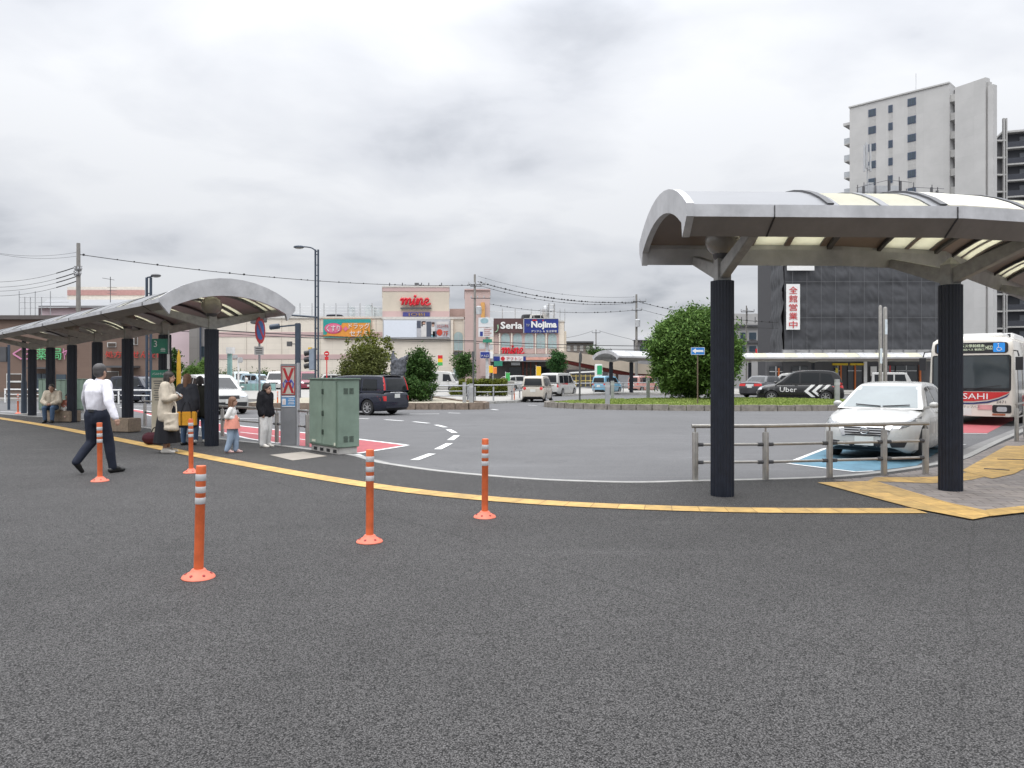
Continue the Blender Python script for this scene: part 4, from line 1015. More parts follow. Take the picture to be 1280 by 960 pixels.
decal(tree, [(X(.3), -.5), (X(.3), .5), (X(.95), .5), (X(.95), -.5)], 'T', mat('silver_roof', (.5, .5, .5), .3, .4), 'roof_panel', T, .006, .2)
# black taxi with big white chevrons
TAXI = mod(VAN, dim=(4.4, 1.70, 1.75), belt=1.03, low=[(0, .52), (.01, .7), (.035, .82), (.1, .92), (.2, 1.0), (.27, 1.03), (.95, 1.05), (.985, .95), (1, .6)],
    top=[(.23, 1.0), (.29, 1.2), (.36, 1.45), (.42, 1.62), (.48, 1.7), (.6, 1.75), (.78, 1.74), (.88, 1.68), (.94, 1.5), (.965, 1.25), (.98, 1.05)], r=.32, wheels=(.17, .79),
    wins=[[(.31, 1.06), (.49, 1.06), (.49, 1.60), (.425, 1.56)], [(.51, 1.06), (.72, 1.06), (.72, 1.61), (.51, 1.62)], [(.735, 1.08), (.89, 1.1), (.855, 1.55), (.735, 1.60)]], ws=(.66, 1.06, .55, 1.6), rw=(.62, 1.1, .54, 1.58),
    decals=[('tail_light', 'B2', [(.55, 1.05), (.82, 1.1), (.82, .78), (.60, .80)], M_TAIL), ('tail_light_wrap', 'LR', [(.95, 1.12), (.99, 1.0), (.99, .82), (.94, .86)], M_TAIL), ('headlight', 'F2', [(.42, .8), (.7, .88), (.78, .72), (.5, .66)], M_HEAD), ('headlight_wrap', 'LR', [(.015, .82), (.055, .87), (.055, .72), (.015, .68)], M_HEAD)],
    handles=[(.46, .93), (.69, .95)])
Yt = 46.2; c_ = Vector((XA(999, Yt), Yt)); h_ = Vector((-.95, .31)).normalized()
T, tree, X = car('taxi', (c_.x, c_.y, ZR), hd(h_.x, h_.y), 'black taxi with white side lettering and three white chevrons', None, carpaint('black_car_paint', (.008, .008, .009)), TAXI, 1.12, 'taxi')
text_decal(tree, 'Uber', 'L', (X(.365), .72), .86, .26, M_WHITE, 'side_lettering', T)
for k in range(3):
    x0 = .545 + .088 * k; zt_ = .98
    decal(tree, [(X(x0), .63), (X(x0 + .085), zt_), (X(x0 + .13), zt_), (X(x0 + .046), .63), (X(x0 + .13), .32 if k < 2 else .47), (X(x0 + .085), .32 if k < 2 else .47)], 'L', M_WHITE, 'chevron', T, .014, .1)
decal(tree, [(X(.80), .97), (X(.83), .97), (X(.83), .88), (X(.80), .88)], 'L', mat('pink_sticker', (.6, .25, .4), .5), 'sticker', T, .014)
# dark sedan beyond the taxi
h_ = Vector((.72, .69)).normalized(); rc = Vector((XA(940, 56), 56)); c_ = rc + h_ * 2.2
car('sedan', (c_.x, c_.y, ZR), hd(h_.x, h_.y), 'dark old style saloon taxi with red tail lights beyond the bush', 'cars in the roundabout', carpaint('graphite_car_paint', (.03, .03, .034)),
    mod(SEDAN, top=[(.27, .97), (.33, 1.15), (.40, 1.38), (.45, 1.45), (.6, 1.46), (.70, 1.44), (.76, 1.28), (.82, 1.06)], decals=SEDAN['decals'][:3] + [('tail_light', 'B2', [(.30, .94), (.80, .94), (.80, .78), (.32, .78)], M_TAIL), ('boot_trim', 'B', [(-.28, .92), (.28, .92), (.28, .76), (-.28, .76)], M_LGREY)]), 1.12)
c_ = Vector((XA(990, 62), 62)); car('van', (c_.x, c_.y, ZR), hd(-.9, .3), 'white van mostly hidden behind the black taxi', 'cars in the roundabout', wp, mod(VAN, dim=(4.5, 1.7, 1.95)))
c_ = Vector((XA(1120, 60), 60)); BOX = mod(KEI, dim=(3.4, 1.475, 1.72), low=[(0, .5), (.01, .85), (.02, .95), (.18, 1.0), (.22, 1.0), (.98, 1.0), (1, .6)], belt=1.0, top=[(.22, .98), (.26, 1.3), (.31, 1.62), (.34, 1.70), (.6, 1.72), (.94, 1.71), (.97, 1.6), (.985, 1.0)], gh=(.95, .88),
    wins=[[(.32, 1.04), (.54, 1.04), (.54, 1.58), (.355, 1.58)], [(.57, 1.04), (.76, 1.04), (.76, 1.58), (.57, 1.58)], [(.79, 1.04), (.93, 1.04), (.93, 1.58), (.79, 1.58)]])
car('kei_jeep', (c_.x, c_.y, ZR), hd(.93, -.36), 'white boxy off-roader parked before the netted building', 'cars in the roundabout', wp, BOX, 1.1)
# white SUV in front of the mall road
SUV = mod(VAN, dim=(4.6, 1.84, 1.68), belt=1.05, r=.35, gc=.2, low=[(0, .55), (.008, .75), (.03, .88), (.12, 1.0), (.24, 1.05), (.97, 1.07), (.99, .95), (1, .65)], top=[(.23, 1.02), (.3, 1.25), (.38, 1.52), (.44, 1.63), (.55, 1.68), (.75, 1.66), (.88, 1.58), (.95, 1.4), (.98, 1.08)],
    wins=[[(.31, 1.08), (.50, 1.08), (.50, 1.54), (.42, 1.51)], [(.52, 1.08), (.71, 1.09), (.71, 1.53), (.52, 1.55)], [(.73, 1.10), (.87, 1.14), (.84, 1.47), (.73, 1.52)]], ws=(.72, 1.07, .58, 1.55), rw=(.66, 1.15, .55, 1.5), mirror=(.30, 1.1), plates=[(1, .55), (-1, .9)])
h_ = Vector((.62, -.78)).normalized(); fcx = Vector((XA(287, 31.5), 31.5)); c_ = fcx - h_ * 2.3
car('parked_suv', (c_.x, c_.y, ZR), hd(h_.x, h_.y), 'white crossover with dark bumper behind the small girl and navy column', 'cars on the road before the mall', wp, mod(SUV, decals=SUV['decals'] + [('front_bumper', 'F', [(-.75, .52), (.75, .52), (.7, .3), (-.7, .3)], M_BLACK)]))
c_ = Vector((XA(176, 46), 46)); car('sedan', (c_.x, c_.y, ZR), hd(.9, -.4), 'dark hatchback at the guard rail behind the timetable board', 'cars on the road before the mall', nv, mod(KEI, dim=(3.9, 1.69, 1.5)))
for px, Y, hx_, hy_, pt, lb, Sx in ((300, 88, .5, -.86, carpaint('mint_car_paint', (.42, .5, .5)), 'pale mint kei wagon parked by the mall hedge', VAN), (321, 86, .85, -.5, carpaint('pale_blue_car_paint', (.33, .45, .52)), 'pale blue hatchback behind the no parking pole', KEI),
                                    (347.5, 84, .1, -1, wp, 'white delivery van behind the grey totem', mod(VAN, dim=(4.5, 1.7, 2.0))), (385, 84, .3, -.95, carpaint('maroon_car_paint', (.2, .03, .05)), 'maroon car with white roof rack behind the green cabinet', VAN), (411, 90, -.9, -.4, wp, 'white hatchback parked under the mall wall', KEI)):
    c_ = Vector((XA(px, Y), Y)); car('parked_car', (c_.x, c_.y, ZR), hd(hx_, hy_), lb, 'cars parked along the mall', pt, Sx, 1.15)
c_ = Vector((XA(553, 71), 71)); car('parked_van', (c_.x, c_.y, .03), hd(.97, -.25), 'white kei van parked between the shrubs and clipped hedge', 'cars parked along the mall', wp, mod(KEI, dim=(3.4, 1.475, 1.9), top=[(.05, .93), (.10, 1.2), (.15, 1.5), (.2, 1.72), (.27, 1.84), (.5, 1.9), (.8, 1.89), (.95, 1.84), (.975, 1.5), (.985, .98)], low=[(0, .5), (.008, .8), (.03, .93), (.08, .95), (.97, .97), (1, .6)],
    wins=[[(.16, .98), (.42, .98), (.42, 1.66), (.235, 1.62)]], ws=(.6, 1.0, .55, 1.66)))
c_ = Vector((XA(651, 84), 84)); car('parked_suv', (c_.x, c_.y, ZR), hd(.9, .42), 'white crossover stopped at the mall entrance behind the beige hatchback', 'cars parked along the mall', wp, SUV)
# cars on the mall roof
for px, lb in ((423, 'dark car on the mall roof above the orange pharmacy sign'), (666, 'grey car on the mall roof above the electronics sign'), (676, 'white car on the mall roof next to the water tank frame')):
    c_ = Vector((XA(px, 116), 116)); car('roof_car', (c_.x, c_.y, ZA(397.5, 116) - 1.25), hd(1, .1), lb, 'cars on the mall roof', [nv, carpaint('graphite_car_paint', 0), wp][(423, 666, 676).index(px)], KEI, 1.1)

# ---------------------------------------------------------------- bus
def bus():
    cream = carpaint('bus_cream_paint', (.66, .62, .55)); L_, W_, H_ = 10.5, 2.49, 3.05
    h_ = Vector((-.636, -.772)).normalized(); f = Vector((XA(1213, 24.9), 24.9)); c_ = f - h_ * L_ / 2
    T = thing('city_bus', (c_.x, c_.y, ZR), 'cream and red city bus waiting at the stop behind the navy column', 'bus', rz=hd(h_.x, h_.y))
    rings = []
    for x, ins, zt in ((L_ / 2, .13, 2.72), (L_ / 2 - .01, .10, 2.78), (L_ / 2 - .05, .05, 2.84), (L_ / 2 - .14, .01, 2.88), (L_ / 2 - .3, 0, 2.90), (-L_ / 2 + .1, 0, 2.9), (-L_ / 2, .06, 2.85)):
        w_ = W_ / 2 - ins; zb = .30
        half = [(0, zb), (w_ - .06, zb), (w_, zb + .08), (w_, .9), (w_ - .01, 1.5), (w_ - .05, 2.5), (w_ - .10, zt - .12), (w_ - .28, zt), (0, zt + .05)]
        xo = .0
        rings.append([Vector((x + (.10 * (1 - (y / (w_ + .01)) ** 2) if x > L_ / 2 - .2 else 0) - (max(0, z - 1.2) * .05 if x > L_ / 2 - .2 else 0), y, z)) for y, z in half + [(-y, z) for y, z in half[-2:0:-1]]])
    bb = MB(); bb.loft(rings[::-1] if False else rings); tree = BVHTree.FromPolygons([Vector(v) for v in bb.v], bb.f); bb.build('body', cream, T, 40)
    X = lambda s: L_ / 2 - s
    D_ = lambda nm, pl, poly, m, off=.012, par=None, cut=.2: decal(tree, poly, pl, m, nm, par or T, off, cut)
    BG = glass('bus_glass', (.035, .045, .05), .04, .8)
    def rr(y0, z0, y1, z1_, r, n=4):
        pts = []
        for cx, cy, a0 in ((y1 - r, z1_ - r, 0), (y0 + r, z1_ - r, 90), (y0 + r, z0 + r, 180), (y1 - r, z0 + r, 270)):
            for k in range(n + 1): a = R(a0 + 90 * k / n); pts.append((cx + r * math.cos(a), cy + r * math.sin(a)))
        return pts
    D_('windshield_surround', 'F', rr(-1.13, 1.12, 1.13, 2.31, .08), M_BLACK, .010)
    ws = D_('windshield', 'F', rr(-1.08, 1.22, 1.08, 2.27, .06), BG, .016)
    ds = D_('destination_display', 'F', rr(-1.05, 2.37, 1.05, 2.72, .09), M_BLACK, .014)
    for sg, nm in ((-1, 'blue_symbol_panel'), (1, 'blue_symbol_panel')): D_(nm, 'F', rr(sg * .80 - .16, 2.40, sg * .80 + .16, 2.70, .03), emit('bus_blue_panel', (.02, .22, .6), .25), .020, ds, .1)
    led = emit('led_text', (.62, .7, .5), .35)
    text_decal(tree, 'バス停前経由', 'F', (.06, 2.615), .66, .10, led, 'display_lettering', ds, .022); text_decal(tree, '朝日バス 駅西口', 'F', (.06, 2.49), .66, .07, led, 'display_lettering', ds, .022)
    text_decal(tree, 'HS22', 'F', (.53, 2.55), .19, .12, led, 'display_lettering', ds, .022)
    # wheelchair and pedestrian symbols
    wl = MB()
    x0 = tree.ray_cast(Vector((9, .8, 2.55)), Vector((-1, 0, 0)))[0].x + .03
    wl.tube([(x0, .80 + .06 * math.cos(R(a)), 2.50 + .06 * math.sin(R(a))) for a in range(100, 420, 20)], .009, 6); wl.tube([(x0, .785, 2.63), (x0, .79, 2.54), (x0, .85, 2.53), (x0, .88, 2.46)], .011, 6); wl.sphere((x0, .78, 2.66), .02)
    wl.tube([(x0 - .02, -.80, 2.63), (x0 - .02, -.80, 2.55), (x0 - .02, -.84, 2.45)], .014, 6); wl.tube([(x0 - .02, -.80, 2.55), (x0 - .02, -.75, 2.45)], .014, 6); wl.sphere((x0 - .02, -.8, 2.66), .02)
    wl.build('symbol', M_WHITE, ds, 50)
    red = mat('bus_red_paint', (.50, .03, .03), .3, 0, .05); navy = mat('bus_navy_paint', (.03, .04, .12), .3, 0, .05)
    sw = [(-1.12, 1.10), (1.10, 1.10), (1.0, 1.03), (.80, .93), (.5, .84), (.1, .79), (-.4, .78), (-1.12, .80)]
    rs = D_('red_swoosh', 'F', sw, red, .012)
    D_('navy_stripe', 'F', [(-1.12, .77), (-.4, .74), (.1, .75), (.5, .80), (.80, .89), (1.0, .99), (1.09, 1.06), (1.02, .95), (.80, .84), (.5, .74), (.1, .69), (-.4, .69), (-1.12, .72)], navy, .013)
    text_decal(tree, 'ASAHI', 'F', (.02, .955), .95, .19, M_WHITE, 'front_lettering', rs, .02)
    text_decal(tree, 'ノンステップバス', 'F', (-.1, .61), .75, .10, M_DGREY, 'front_lettering', T, .016); text_decal(tree, '2471', 'F', (.86, .78), .26, .09, M_DGREY, 'fleet_number', T, .016)
    pinkp = mat('pale_pink_panel', (.6, .3, .3), .5); D_('front_panel', 'F', rr(.22, .52, .62, .68, .02), pinkp, .014)
    for sg in (1, -1):
        hh = D_('headlight_housing', 'F', rr(sg * .88 - .26, .42, sg * .88 + .26, .68, .05), M_BLACK, .014)
        D_('headlight', 'F', rr(sg * .88 - .14, .46, sg * .88 + .14, .62, .05), M_HEAD, .022, hh, .08)
        D_('fog_lamp', 'F', rr(sg * .80 - .18, .34, sg * .80 + .18, .40, .02), mat('amber_lamp', (.35, .12, .06), .3), .016)
    bb = MB(); px_ = tree.ray_cast(Vector((9, -.3, .48)), Vector((-1, 0, 0)))[0].x; bb.box((px_ + .02, -.2, .44), (.02, .5, .24)); bb.build('number_plate', M_PLATE, T, bevel=.004)
    for pl in 'LR':
        D_('door_glass' if pl == 'L' else 'side_window', pl, [(X(.75), .45), (X(1.75), .45), (X(1.75), 2.2), (X(.75), 2.2)], BG, .012)
        for k in range(5): D_('side_window', pl, [(X(2.1 + k * 1.55), 1.15), (X(3.5 + k * 1.55), 1.15), (X(3.5 + k * 1.55), 2.15), (X(2.1 + k * 1.55), 2.15)], BG, .012)
        D_('side_swoosh', pl, [(X(1.9), .95), (X(9.8), 1.1), (X(9.8), .7), (X(1.9), .6)], red, .010)
    for x in (X(2.3), X(7.9)):
        for sg in (1, -1): wheel(T, x, sg * 1.12, .48, .27, 8, M_LGREY)
    bb = MB(); bb.box((1.0, 0, 3.0), (3.4, 1.9, .26)); ac = bb.build('roof_unit', M_WHITE, T, bevel=.05)
    bb = MB()
    for k in range(10): bb.box((2.705, -.8 + k * .178, 3.04), (.012, .09, .11))
    bb.build('vent_slot', M_BLACK, ac)
    bb = MB(); bb.box((3.9, 0, 2.98), (1.6, 1.7, .14)); bb.build('roof_cover', M_WHITE, T, bevel=.04)
    for sg in (1, -1):
        bb = MB(); bb.tube([(L_ / 2 - .2, sg * 1.18, 2.45), (L_ / 2 + .18, sg * 1.32, 2.42), (L_ / 2 + .2, sg * 1.36, 2.25)], .02, 8); bb.box((L_ / 2 + .2, sg * 1.37, 2.02), (.10, .20, .42)); bb.build('mirror', M_BLACK, T)
    for sg in (1, -1):
        bb = MB(); xw = tree.ray_cast(Vector((9, sg * .1, 1.25)), Vector((-1, 0, 0)))[0].x; bb.bar((xw + .035, sg * .1, 1.2), (xw, sg * .85, 1.32), .02, .02); bb.build('wiper', M_BLACK, T)
    # driver's seat and steering wheel are hidden by the dark glass
bus()
# ================================================================ people
M_SKIN = mat('skin', (.44, .27, .20), .55, 0, .06, 20., .35)
def vox(bb, size, iters=3):
    me = bpy.data.meshes.new('tmp'); me.from_pydata(bb.v, [], bb.f); o = bpy.data.objects.new('tmp', me); COL.objects.link(o)
    m = o.modifiers.new('r', 'REMESH'); m.mode = 'VOXEL'; m.voxel_size = size
    if iters: s = o.modifiers.new('s', 'SMOOTH'); s.factor = .5; s.iterations = iters
    bpy.context.view_layer.update()
    out = bpy.data.meshes.new_from_object(o.evaluated_get(bpy.context.evaluated_depsgraph_get()))
    bpy.data.objects.remove(o); bpy.data.meshes.remove(me)
    out.polygons.foreach_set('use_smooth', [True] * len(out.polygons)); return out
def cloth(name, bb, m, T, size=.016, it=4, wrinkle=.004, seed=0):
    me = vox(bb, size, it); me.name = name; me.materials.append(m)
    from mathutils import noise as mn
    for v in me.vertices:
        p = v.co; k = mn.noise(Vector((p.x * 9, p.y * 9, p.z * 5 + seed * 7))) + .5 * mn.noise(Vector((p.x * 21, p.y * 21, p.z * 13 + seed)))
        v.co = p + v.normal * k * wrinkle
    return link(name, me, T)
def fab(name, col, r=.85): return mat(name, col, r, 0, .1, 12., .25, bump=.15, bscale=90.)
def person(loc, rz, h, label, J, top, bottom, shoe, hair, group, topkind='shirt', botkind='trousers', hairlen=0, look=0., girl=False, sole=None, seat=False):
    T = thing('person', loc, label, 'person', group, rz)
    B = dict(pel=(0, 0, .53), chest=(0.0, 0, .71), neck=(-.005, 0, .845), head=(.012, 0, .925),
             shL=(0, .108, .815), elL=(-.012, .135, .645), wrL=(.035, .14, .495), shR=(0, -.108, .815), elR=(-.012, -.135, .645), wrR=(.035, -.14, .495),
             hpL=(0, .052, .515), knL=(.012, .058, .285), anL=(-.012, .06, .045), hpR=(0, -.052, .515), knR=(.012, -.058, .285), anR=(-.012, -.06, .045), ftL=None, ftR=None)
    B.update(J); P = {k: (Vector(v) * h if v else None) for k, v in B.items()}
    child = h < 1.4; hs = h * (1.18 if child else 1.0)
    # skin body
    s = MB(); hc = P['head']; Mz = Matrix.Rotation(look, 3, 'Z'); fw = Mz @ Vector((1, 0, 0)); sd_ = Mz @ Vector((0, 1, 0))
    s.sphere(hc + fw * -.004 * hs + UZ * .012 * hs, (.056 * hs, .046 * hs, .058 * hs), 16, 10, M=Mz); s.sphere(hc + fw * .016 * hs - UZ * .026 * hs, (.036 * hs, .034 * hs, .042 * hs), 14, 8, M=Mz)
    s.capsule(hc + fw * .050 * hs + UZ * .004 * hs, .004 * hs, hc + fw * .060 * hs - UZ * .014 * hs, .0075 * hs, 8)
    for g in (1, -1): s.sphere(hc + sd_ * g * .047 * hs - UZ * .004 * hs, (.010 * hs, .006 * hs, .017 * hs), 8, 6, M=Mz)
    s.capsule(P['neck'] - UZ * .03 * h, .034 * h, hc - UZ * .02 * h, .028 * h)
    s.capsule(P['chest'] + UZ * .04 * h, .055 * h, P['pel'], .05 * h); s.capsule(P['shL'], .034 * h, P['shR'], .034 * h)
    for g, q in ((1, 'L'), (-1, 'R')):
        s.capsule(P['sh' + q], .033 * h, P['el' + q], .024 * h); s.capsule(P['el' + q], .024 * h, P['wr' + q], .0155 * h)
        s.capsule(P['hp' + q], .044 * h, P['kn' + q], .032 * h); s.capsule(P['kn' + q], .034 * h, P['an' + q], .022 * h)
        s.capsule(P['hp' + q], .044 * h, P['pel'], .048 * h)
        d = (P['wr' + q] - P['el' + q]).normalized(); n1 = Vector((0, -g, 0)); n1 = (n1 - d * n1.dot(d)).normalized(); ac = d.cross(n1)   # palm normal, across
        pm = P['wr' + q] + d * .026 * h; s.capsule(P['wr' + q], .014 * h, pm + ac * .010 * h, .0125 * h); s.capsule(P['wr' + q], .014 * h, pm - ac * .010 * h, .0125 * h)
        for k, (o, ln) in enumerate(((.0165, .88), (.0055, 1.), (-.0055, .95), (-.0165, .75))):
            a = pm + ac * o * h; m1 = a + d * .026 * h * ln + n1 * .006 * h; e1 = m1 + d * .014 * h * ln + n1 * .012 * h
            s.capsule(a, .0058 * h, m1, .0052 * h, 7); s.capsule(m1, .0052 * h, e1, .0045 * h, 7)
        tb = P['wr' + q] + d * .012 * h + ac * .012 * h; s.capsule(tb, .0065 * h, tb + ac * .017 * h + d * .016 * h + n1 * .004 * h, .0056 * h, 7)
        s.capsule(P['an' + q], .022 * h, P['an' + q] + (P['ft' + q] or Vector((.09, 0, -.03)) * h) * .8, .015 * h)
    me = vox(s, .0085, 2); me.materials.append(M_SKIN); me.name = 'body'; body = link('body', me, T)
    e = MB()
    for g in (1, -1): e.sphere(hc + fw * .0505 * hs + sd_ * g * .018 * hs + UZ * .006 * hs, .0062 * hs, 8, 6)
    e.build('eyes', M_BLACK, T, 50); e = MB(); e.bar(hc + fw * .053 * hs + sd_ * .012 * hs - UZ * .034 * hs, hc + fw * .053 * hs - sd_ * .012 * hs - UZ * .034 * hs, .006 * hs, .006 * hs); e.build('mouth', mat('lips', (.3, .12, .1), .6), T)
    # hair
    e = MB(); e.sphere(hc - fw * .010 * hs + UZ * .024 * hs, (.060 * hs, .053 * hs, .056 * hs), 16, 10, M=Mz); e.sphere(hc - fw * .022 * hs, (.046 * hs, .050 * hs, .055 * hs), 14, 9, M=Mz)
    if hairlen:
        e.capsule(hc - fw * .03 * hs, .045 * hs, hc - fw * .04 * hs - UZ * hairlen * hs, .034 * hs)
        for g in (1, -1): e.capsule(hc - fw * .008 * hs + sd_ * g * .036 * hs, .022 * hs, hc - fw * .012 * hs + sd_ * g * .042 * hs - UZ * hairlen * .85 * hs, .016 * hs)
    cloth('hair', e, hair, T, .011, 2, .004)
    # upper clothes
    def sleeve(c, q, r0, r1, r2, cut=1.):
        c.capsule(P['sh' + q], r0 * h, P['el' + q], r1 * h); c.capsule(P['el' + q], r1 * h, P['el' + q].lerp(P['wr' + q], cut), r2 * h)
    c = MB(); pel = P['pel']
    if topkind == 'shirt':
        c.capsule(P['shL'] * .96 + P['neck'] * .04, .040 * h, P['shR'] * .96 + P['neck'] * .04, .040 * h)
        for oy in (.052, 0, -.052): c.capsule(P['chest'] + Vector((0, oy, .035)) * h, .086 * h, pel + Vector((0, oy * .72, .085)) * h, .066 * h, 14)
        for q in 'LR': sleeve(c, q, .049, .043, .030, .96)
        c.capsule(P['neck'] - UZ * .03 * h, .040 * h, P['neck'] - UZ * .006 * h, .036 * h)
    elif topkind == 'coat':
        for oy in (.05, -.05): c.capsule(P['chest'] + Vector((0, oy, .05)) * h, .078 * h, pel + Vector((-.004, oy * 1.25, -.09)) * h, .088 * h, 14)
        c.capsule(P['shL'], .048 * h, P['shR'], .048 * h); c.capsule(P['neck'] - UZ * .045 * h, .055 * h, P['neck'] - UZ * .01 * h, .042 * h)
        for q in 'LR': sleeve(c, q, .052, .05, .040, .93)
    elif topkind == 'hoodie':
        for oy in (.05, -.05): c.capsule(P['chest'] + Vector((0, oy, .04)) * h, .085 * h, pel + Vector((0, oy, -.01)) * h, .088 * h, 14)
        c.capsule(P['shL'], .056 * h, P['shR'], .056 * h); c.capsule(P['neck'] + Vector((-.05, 0, -.02)) * h, .05 * h, P['neck'] + Vector((-.045, 0, .03)) * h, .045 * h)
        for q in 'LR': sleeve(c, q, .056, .052, .042, .96)
    elif topkind == 'child':
        for oy in (.035, -.035): c.capsule(P['chest'] + Vector((0, oy, .03)) * h, .075 * h, pel + Vector((0, oy, .06)) * h, .072 * h, 14)
        c.capsule(P['shL'], .046 * h, P['shR'], .046 * h)
        for q in 'LR': sleeve(c, q, .046, .042, .034, .9)
    cloth({'shirt': 'shirt', 'coat': 'coat', 'hoodie': 'hooded_jacket', 'child': 'shirt'}[topkind], c, top, T, .0135, 3, .011 if topkind == 'shirt' else .013, h)
    c = MB()
    if botkind in ('trousers', 'wide'):
        k = 1.28 if botkind == 'wide' else 1.
        for g, q in ((1, 'L'), (-1, 'R')):
            c.capsule(P['hp' + q] + UZ * .02 * h, .070 * h * (1.05 if k > 1 else 1), P['kn' + q], .047 * h * k); c.capsule(P['kn' + q], .047 * h * k, P['an' + q] + UZ * .004 * h, .036 * h * k)
        c.capsule(P['pel'] + UZ * .03 * h, .066 * h, P['pel'] - UZ * .03 * h, .062 * h); c.capsule(P['hpL'] + UZ * .035 * h, .064 * h, P['hpR'] + UZ * .035 * h, .064 * h); c.capsule(pel + UZ * (.0 if seat else .05) * h + Vector((0, .03 * h, 0)), .064 * h, pel + UZ * (.0 if seat else .05) * h - Vector((0, .03 * h, 0)), .064 * h)
        cloth('trousers', c, bottom, T, .0135, 3, .006, h + 3)
    else:
        N_ = 40; rings = []
        for z, r in ((.57, .080), (.52, .098), (.4, .115), (.25, .135), (.125, .150)):
            rings.append([Vector((pel.x + r * h * (1 + .06 * math.sin(a * 9 + z * 3) * (.6 - z) * 2) * math.cos(a), pel.y + r * h * 1.12 * (1 + .06 * math.sin(a * 9 + z * 3) * (.6 - z) * 2) * math.sin(a), z * h)) for a in [2 * math.pi * i / N_ for i in range(N_)]])
        c.loft(rings[::-1]); c.build('skirt', bottom, T, 60)
    for q in 'LR':
        c = MB(); f_ = P['ft' + q] if P['ft' + q] else Vector((.105, 0, -.028)) * h
        a = P['an' + q]; hl = a + Vector((-.018 * h, 0, -.022 * h)) if not P['ft' + q] else a - f_.normalized() * .012 * h - UZ * .008 * h
        c.capsule(hl, .026 * h, a + f_, .020 * h, 12); c.capsule(a + UZ * .0, .029 * h, a + f_ * .5, .026 * h, 12); cloth('shoe', c, shoe, T, .011, 2, 0)
    return T, P
M_HAIR = mat('dark_hair', (.025, .02, .018), .6, 0, .15, 40.); M_BHAIR = mat('brown_hair', (.16, .08, .045), .6, 0, .15, 40.); M_GHAIR = mat('greying_hair', (.06, .055, .055), .6, 0, .25, 40.)
WS = fab('white_shirt_cloth', (.70, .69, .74)); NAVYT = fab('navy_trouser_cloth', (.018, .022, .036)); BEIGE = fab('beige_coat_cloth', (.50, .44, .355)); BLK = fab('black_cloth', (.012, .012, .015)); JEAN = fab('jeans_cloth', (.06, .10, .17)); PJEAN = fab('pale_jeans_cloth', (.28, .36, .47)); DGRN = fab('dark_olive_cloth', (.03, .03, .024)); CHAR = fab('charcoal_cloth', (.035, .037, .045)); WHT = fab('white_cloth', (.65, .64, .62)); PINK = fab('pink_cloth', (.62, .26, .20))
SH_B = mat('black_shoe', (.012, .012, .012), .35); SH_W = mat('white_shoe', (.6, .57, .52), .6); SH_P = mat('pink_shoe', (.55, .36, .33), .6)
# walking man seen from behind
g = G(121, 592); T, P = person((g.x, g.y, 0), R(62), 1.70, 'man in white shirt and dark trousers walking away, arms swinging out', dict(
    pel=(0, 0, .515), hpL=(-.01, .05, .505), hpR=(.01, -.05, .505), knR=(.075, -.06, .285), anR=(.105, -.07, .048), knL=(-.005, .065, .285), anL=(-.15, .07, .112), ftL=(.058, 0, -.084), chest=(.015, 0, .70), neck=(.02, 0, .84), head=(.035, 0, .92),
    shL=(.015, .128, .805), elL=(.04, .225, .675), wrL=(.11, .30, .56), shR=(.01, -.128, .805), elR=(-.03, -.215, .655), wrR=(-.01, -.285, .51)),
    WS, NAVYT, SH_B, M_GHAIR, 'people by the bus shelter', look=.2)
bb = MB(); bb.lathe([(.064 * 1.7, .945), (.067 * 1.7, .95), (.067 * 1.7, .985), (.064 * 1.7, .99)], 28, (0, 0, 0), sx=1.0, sy=1.44); bb.build('belt', M_BLACK, T, 40)
# woman in beige coat
g = G(209, 566); T, P = person((g.x, g.y, 0), R(8), 1.61, 'woman in beige coat and long black skirt looking at her phone', dict(elL=(.02, .14, .65), wrL=(.13, .06, .68), elR=(.03, -.145, .655), wrR=(.115, -.07, .68), head=(.03, 0, .915)), BEIGE, BLK, SH_W, M_HAIR, 'people by the bus shelter', 'coat', 'skirt', .10)
q = T.location + Matrix.Rotation(R(8), 3, 'Z') @ (P['wrR'] + Vector((.05, .06, .05)))
K = thing('phone', q, 'phone held up by the woman in the beige coat', 'phone', rz=R(8)); bb = MB(); M = Matrix.Rotation(R(-50), 4, 'Y')
bb.box((0, 0, 0), (.012, .072, .145), M=M); bb.build('case', M_LGREY, K, bevel=.004); bb = MB(); bb.box((-.008, 0, 0), (.003, .064, .13), M=M); bb.build('screen', M_BLACK, K)
K = thing('tote_bag', T.location + Vector((.17, -.20, .60)), 'slouchy cream tote bag on the arm of the woman in beige coat', 'bag')
bb = MB(); bb.box((0, 0, .02), (.27, .08, .34)); bb.capsule((-.08, 0, -.10), .065, (.08, 0, -.10), .065); bb.capsule((-.06, 0, .0), .06, (.06, 0, .05), .055); cloth('bag_body', bb, BEIGE, K, .014, 3, .012)
bb = MB(); bb.tube(catmull([(-.09, 0, .12), (-.07, .05, .34), (.0, .08, .42), (.07, .05, .34), (.10, 0, .12)], 4), .012, 8); bb.build('strap', BEIGE, K, 50)
q = G(195, 556.5); K = thing('suitcase', q, 'maroon holdall on the ground behind the black skirt', 'bag'); bb = MB(); bb.capsule((-.16, 0, .15), .14, (.16, 0, .15), .14); cloth('bag_body', bb, fab('maroon_cloth', (.05, .012, .018)), K, .016, 3, .01); bb = MB(); bb.tube(catmull([(-.1, 0, .27), (-.05, 0, .37), (.05, 0, .37), (.1, 0, .27)], 4), .012, 8); bb.build('handle', BLK, K, 50)
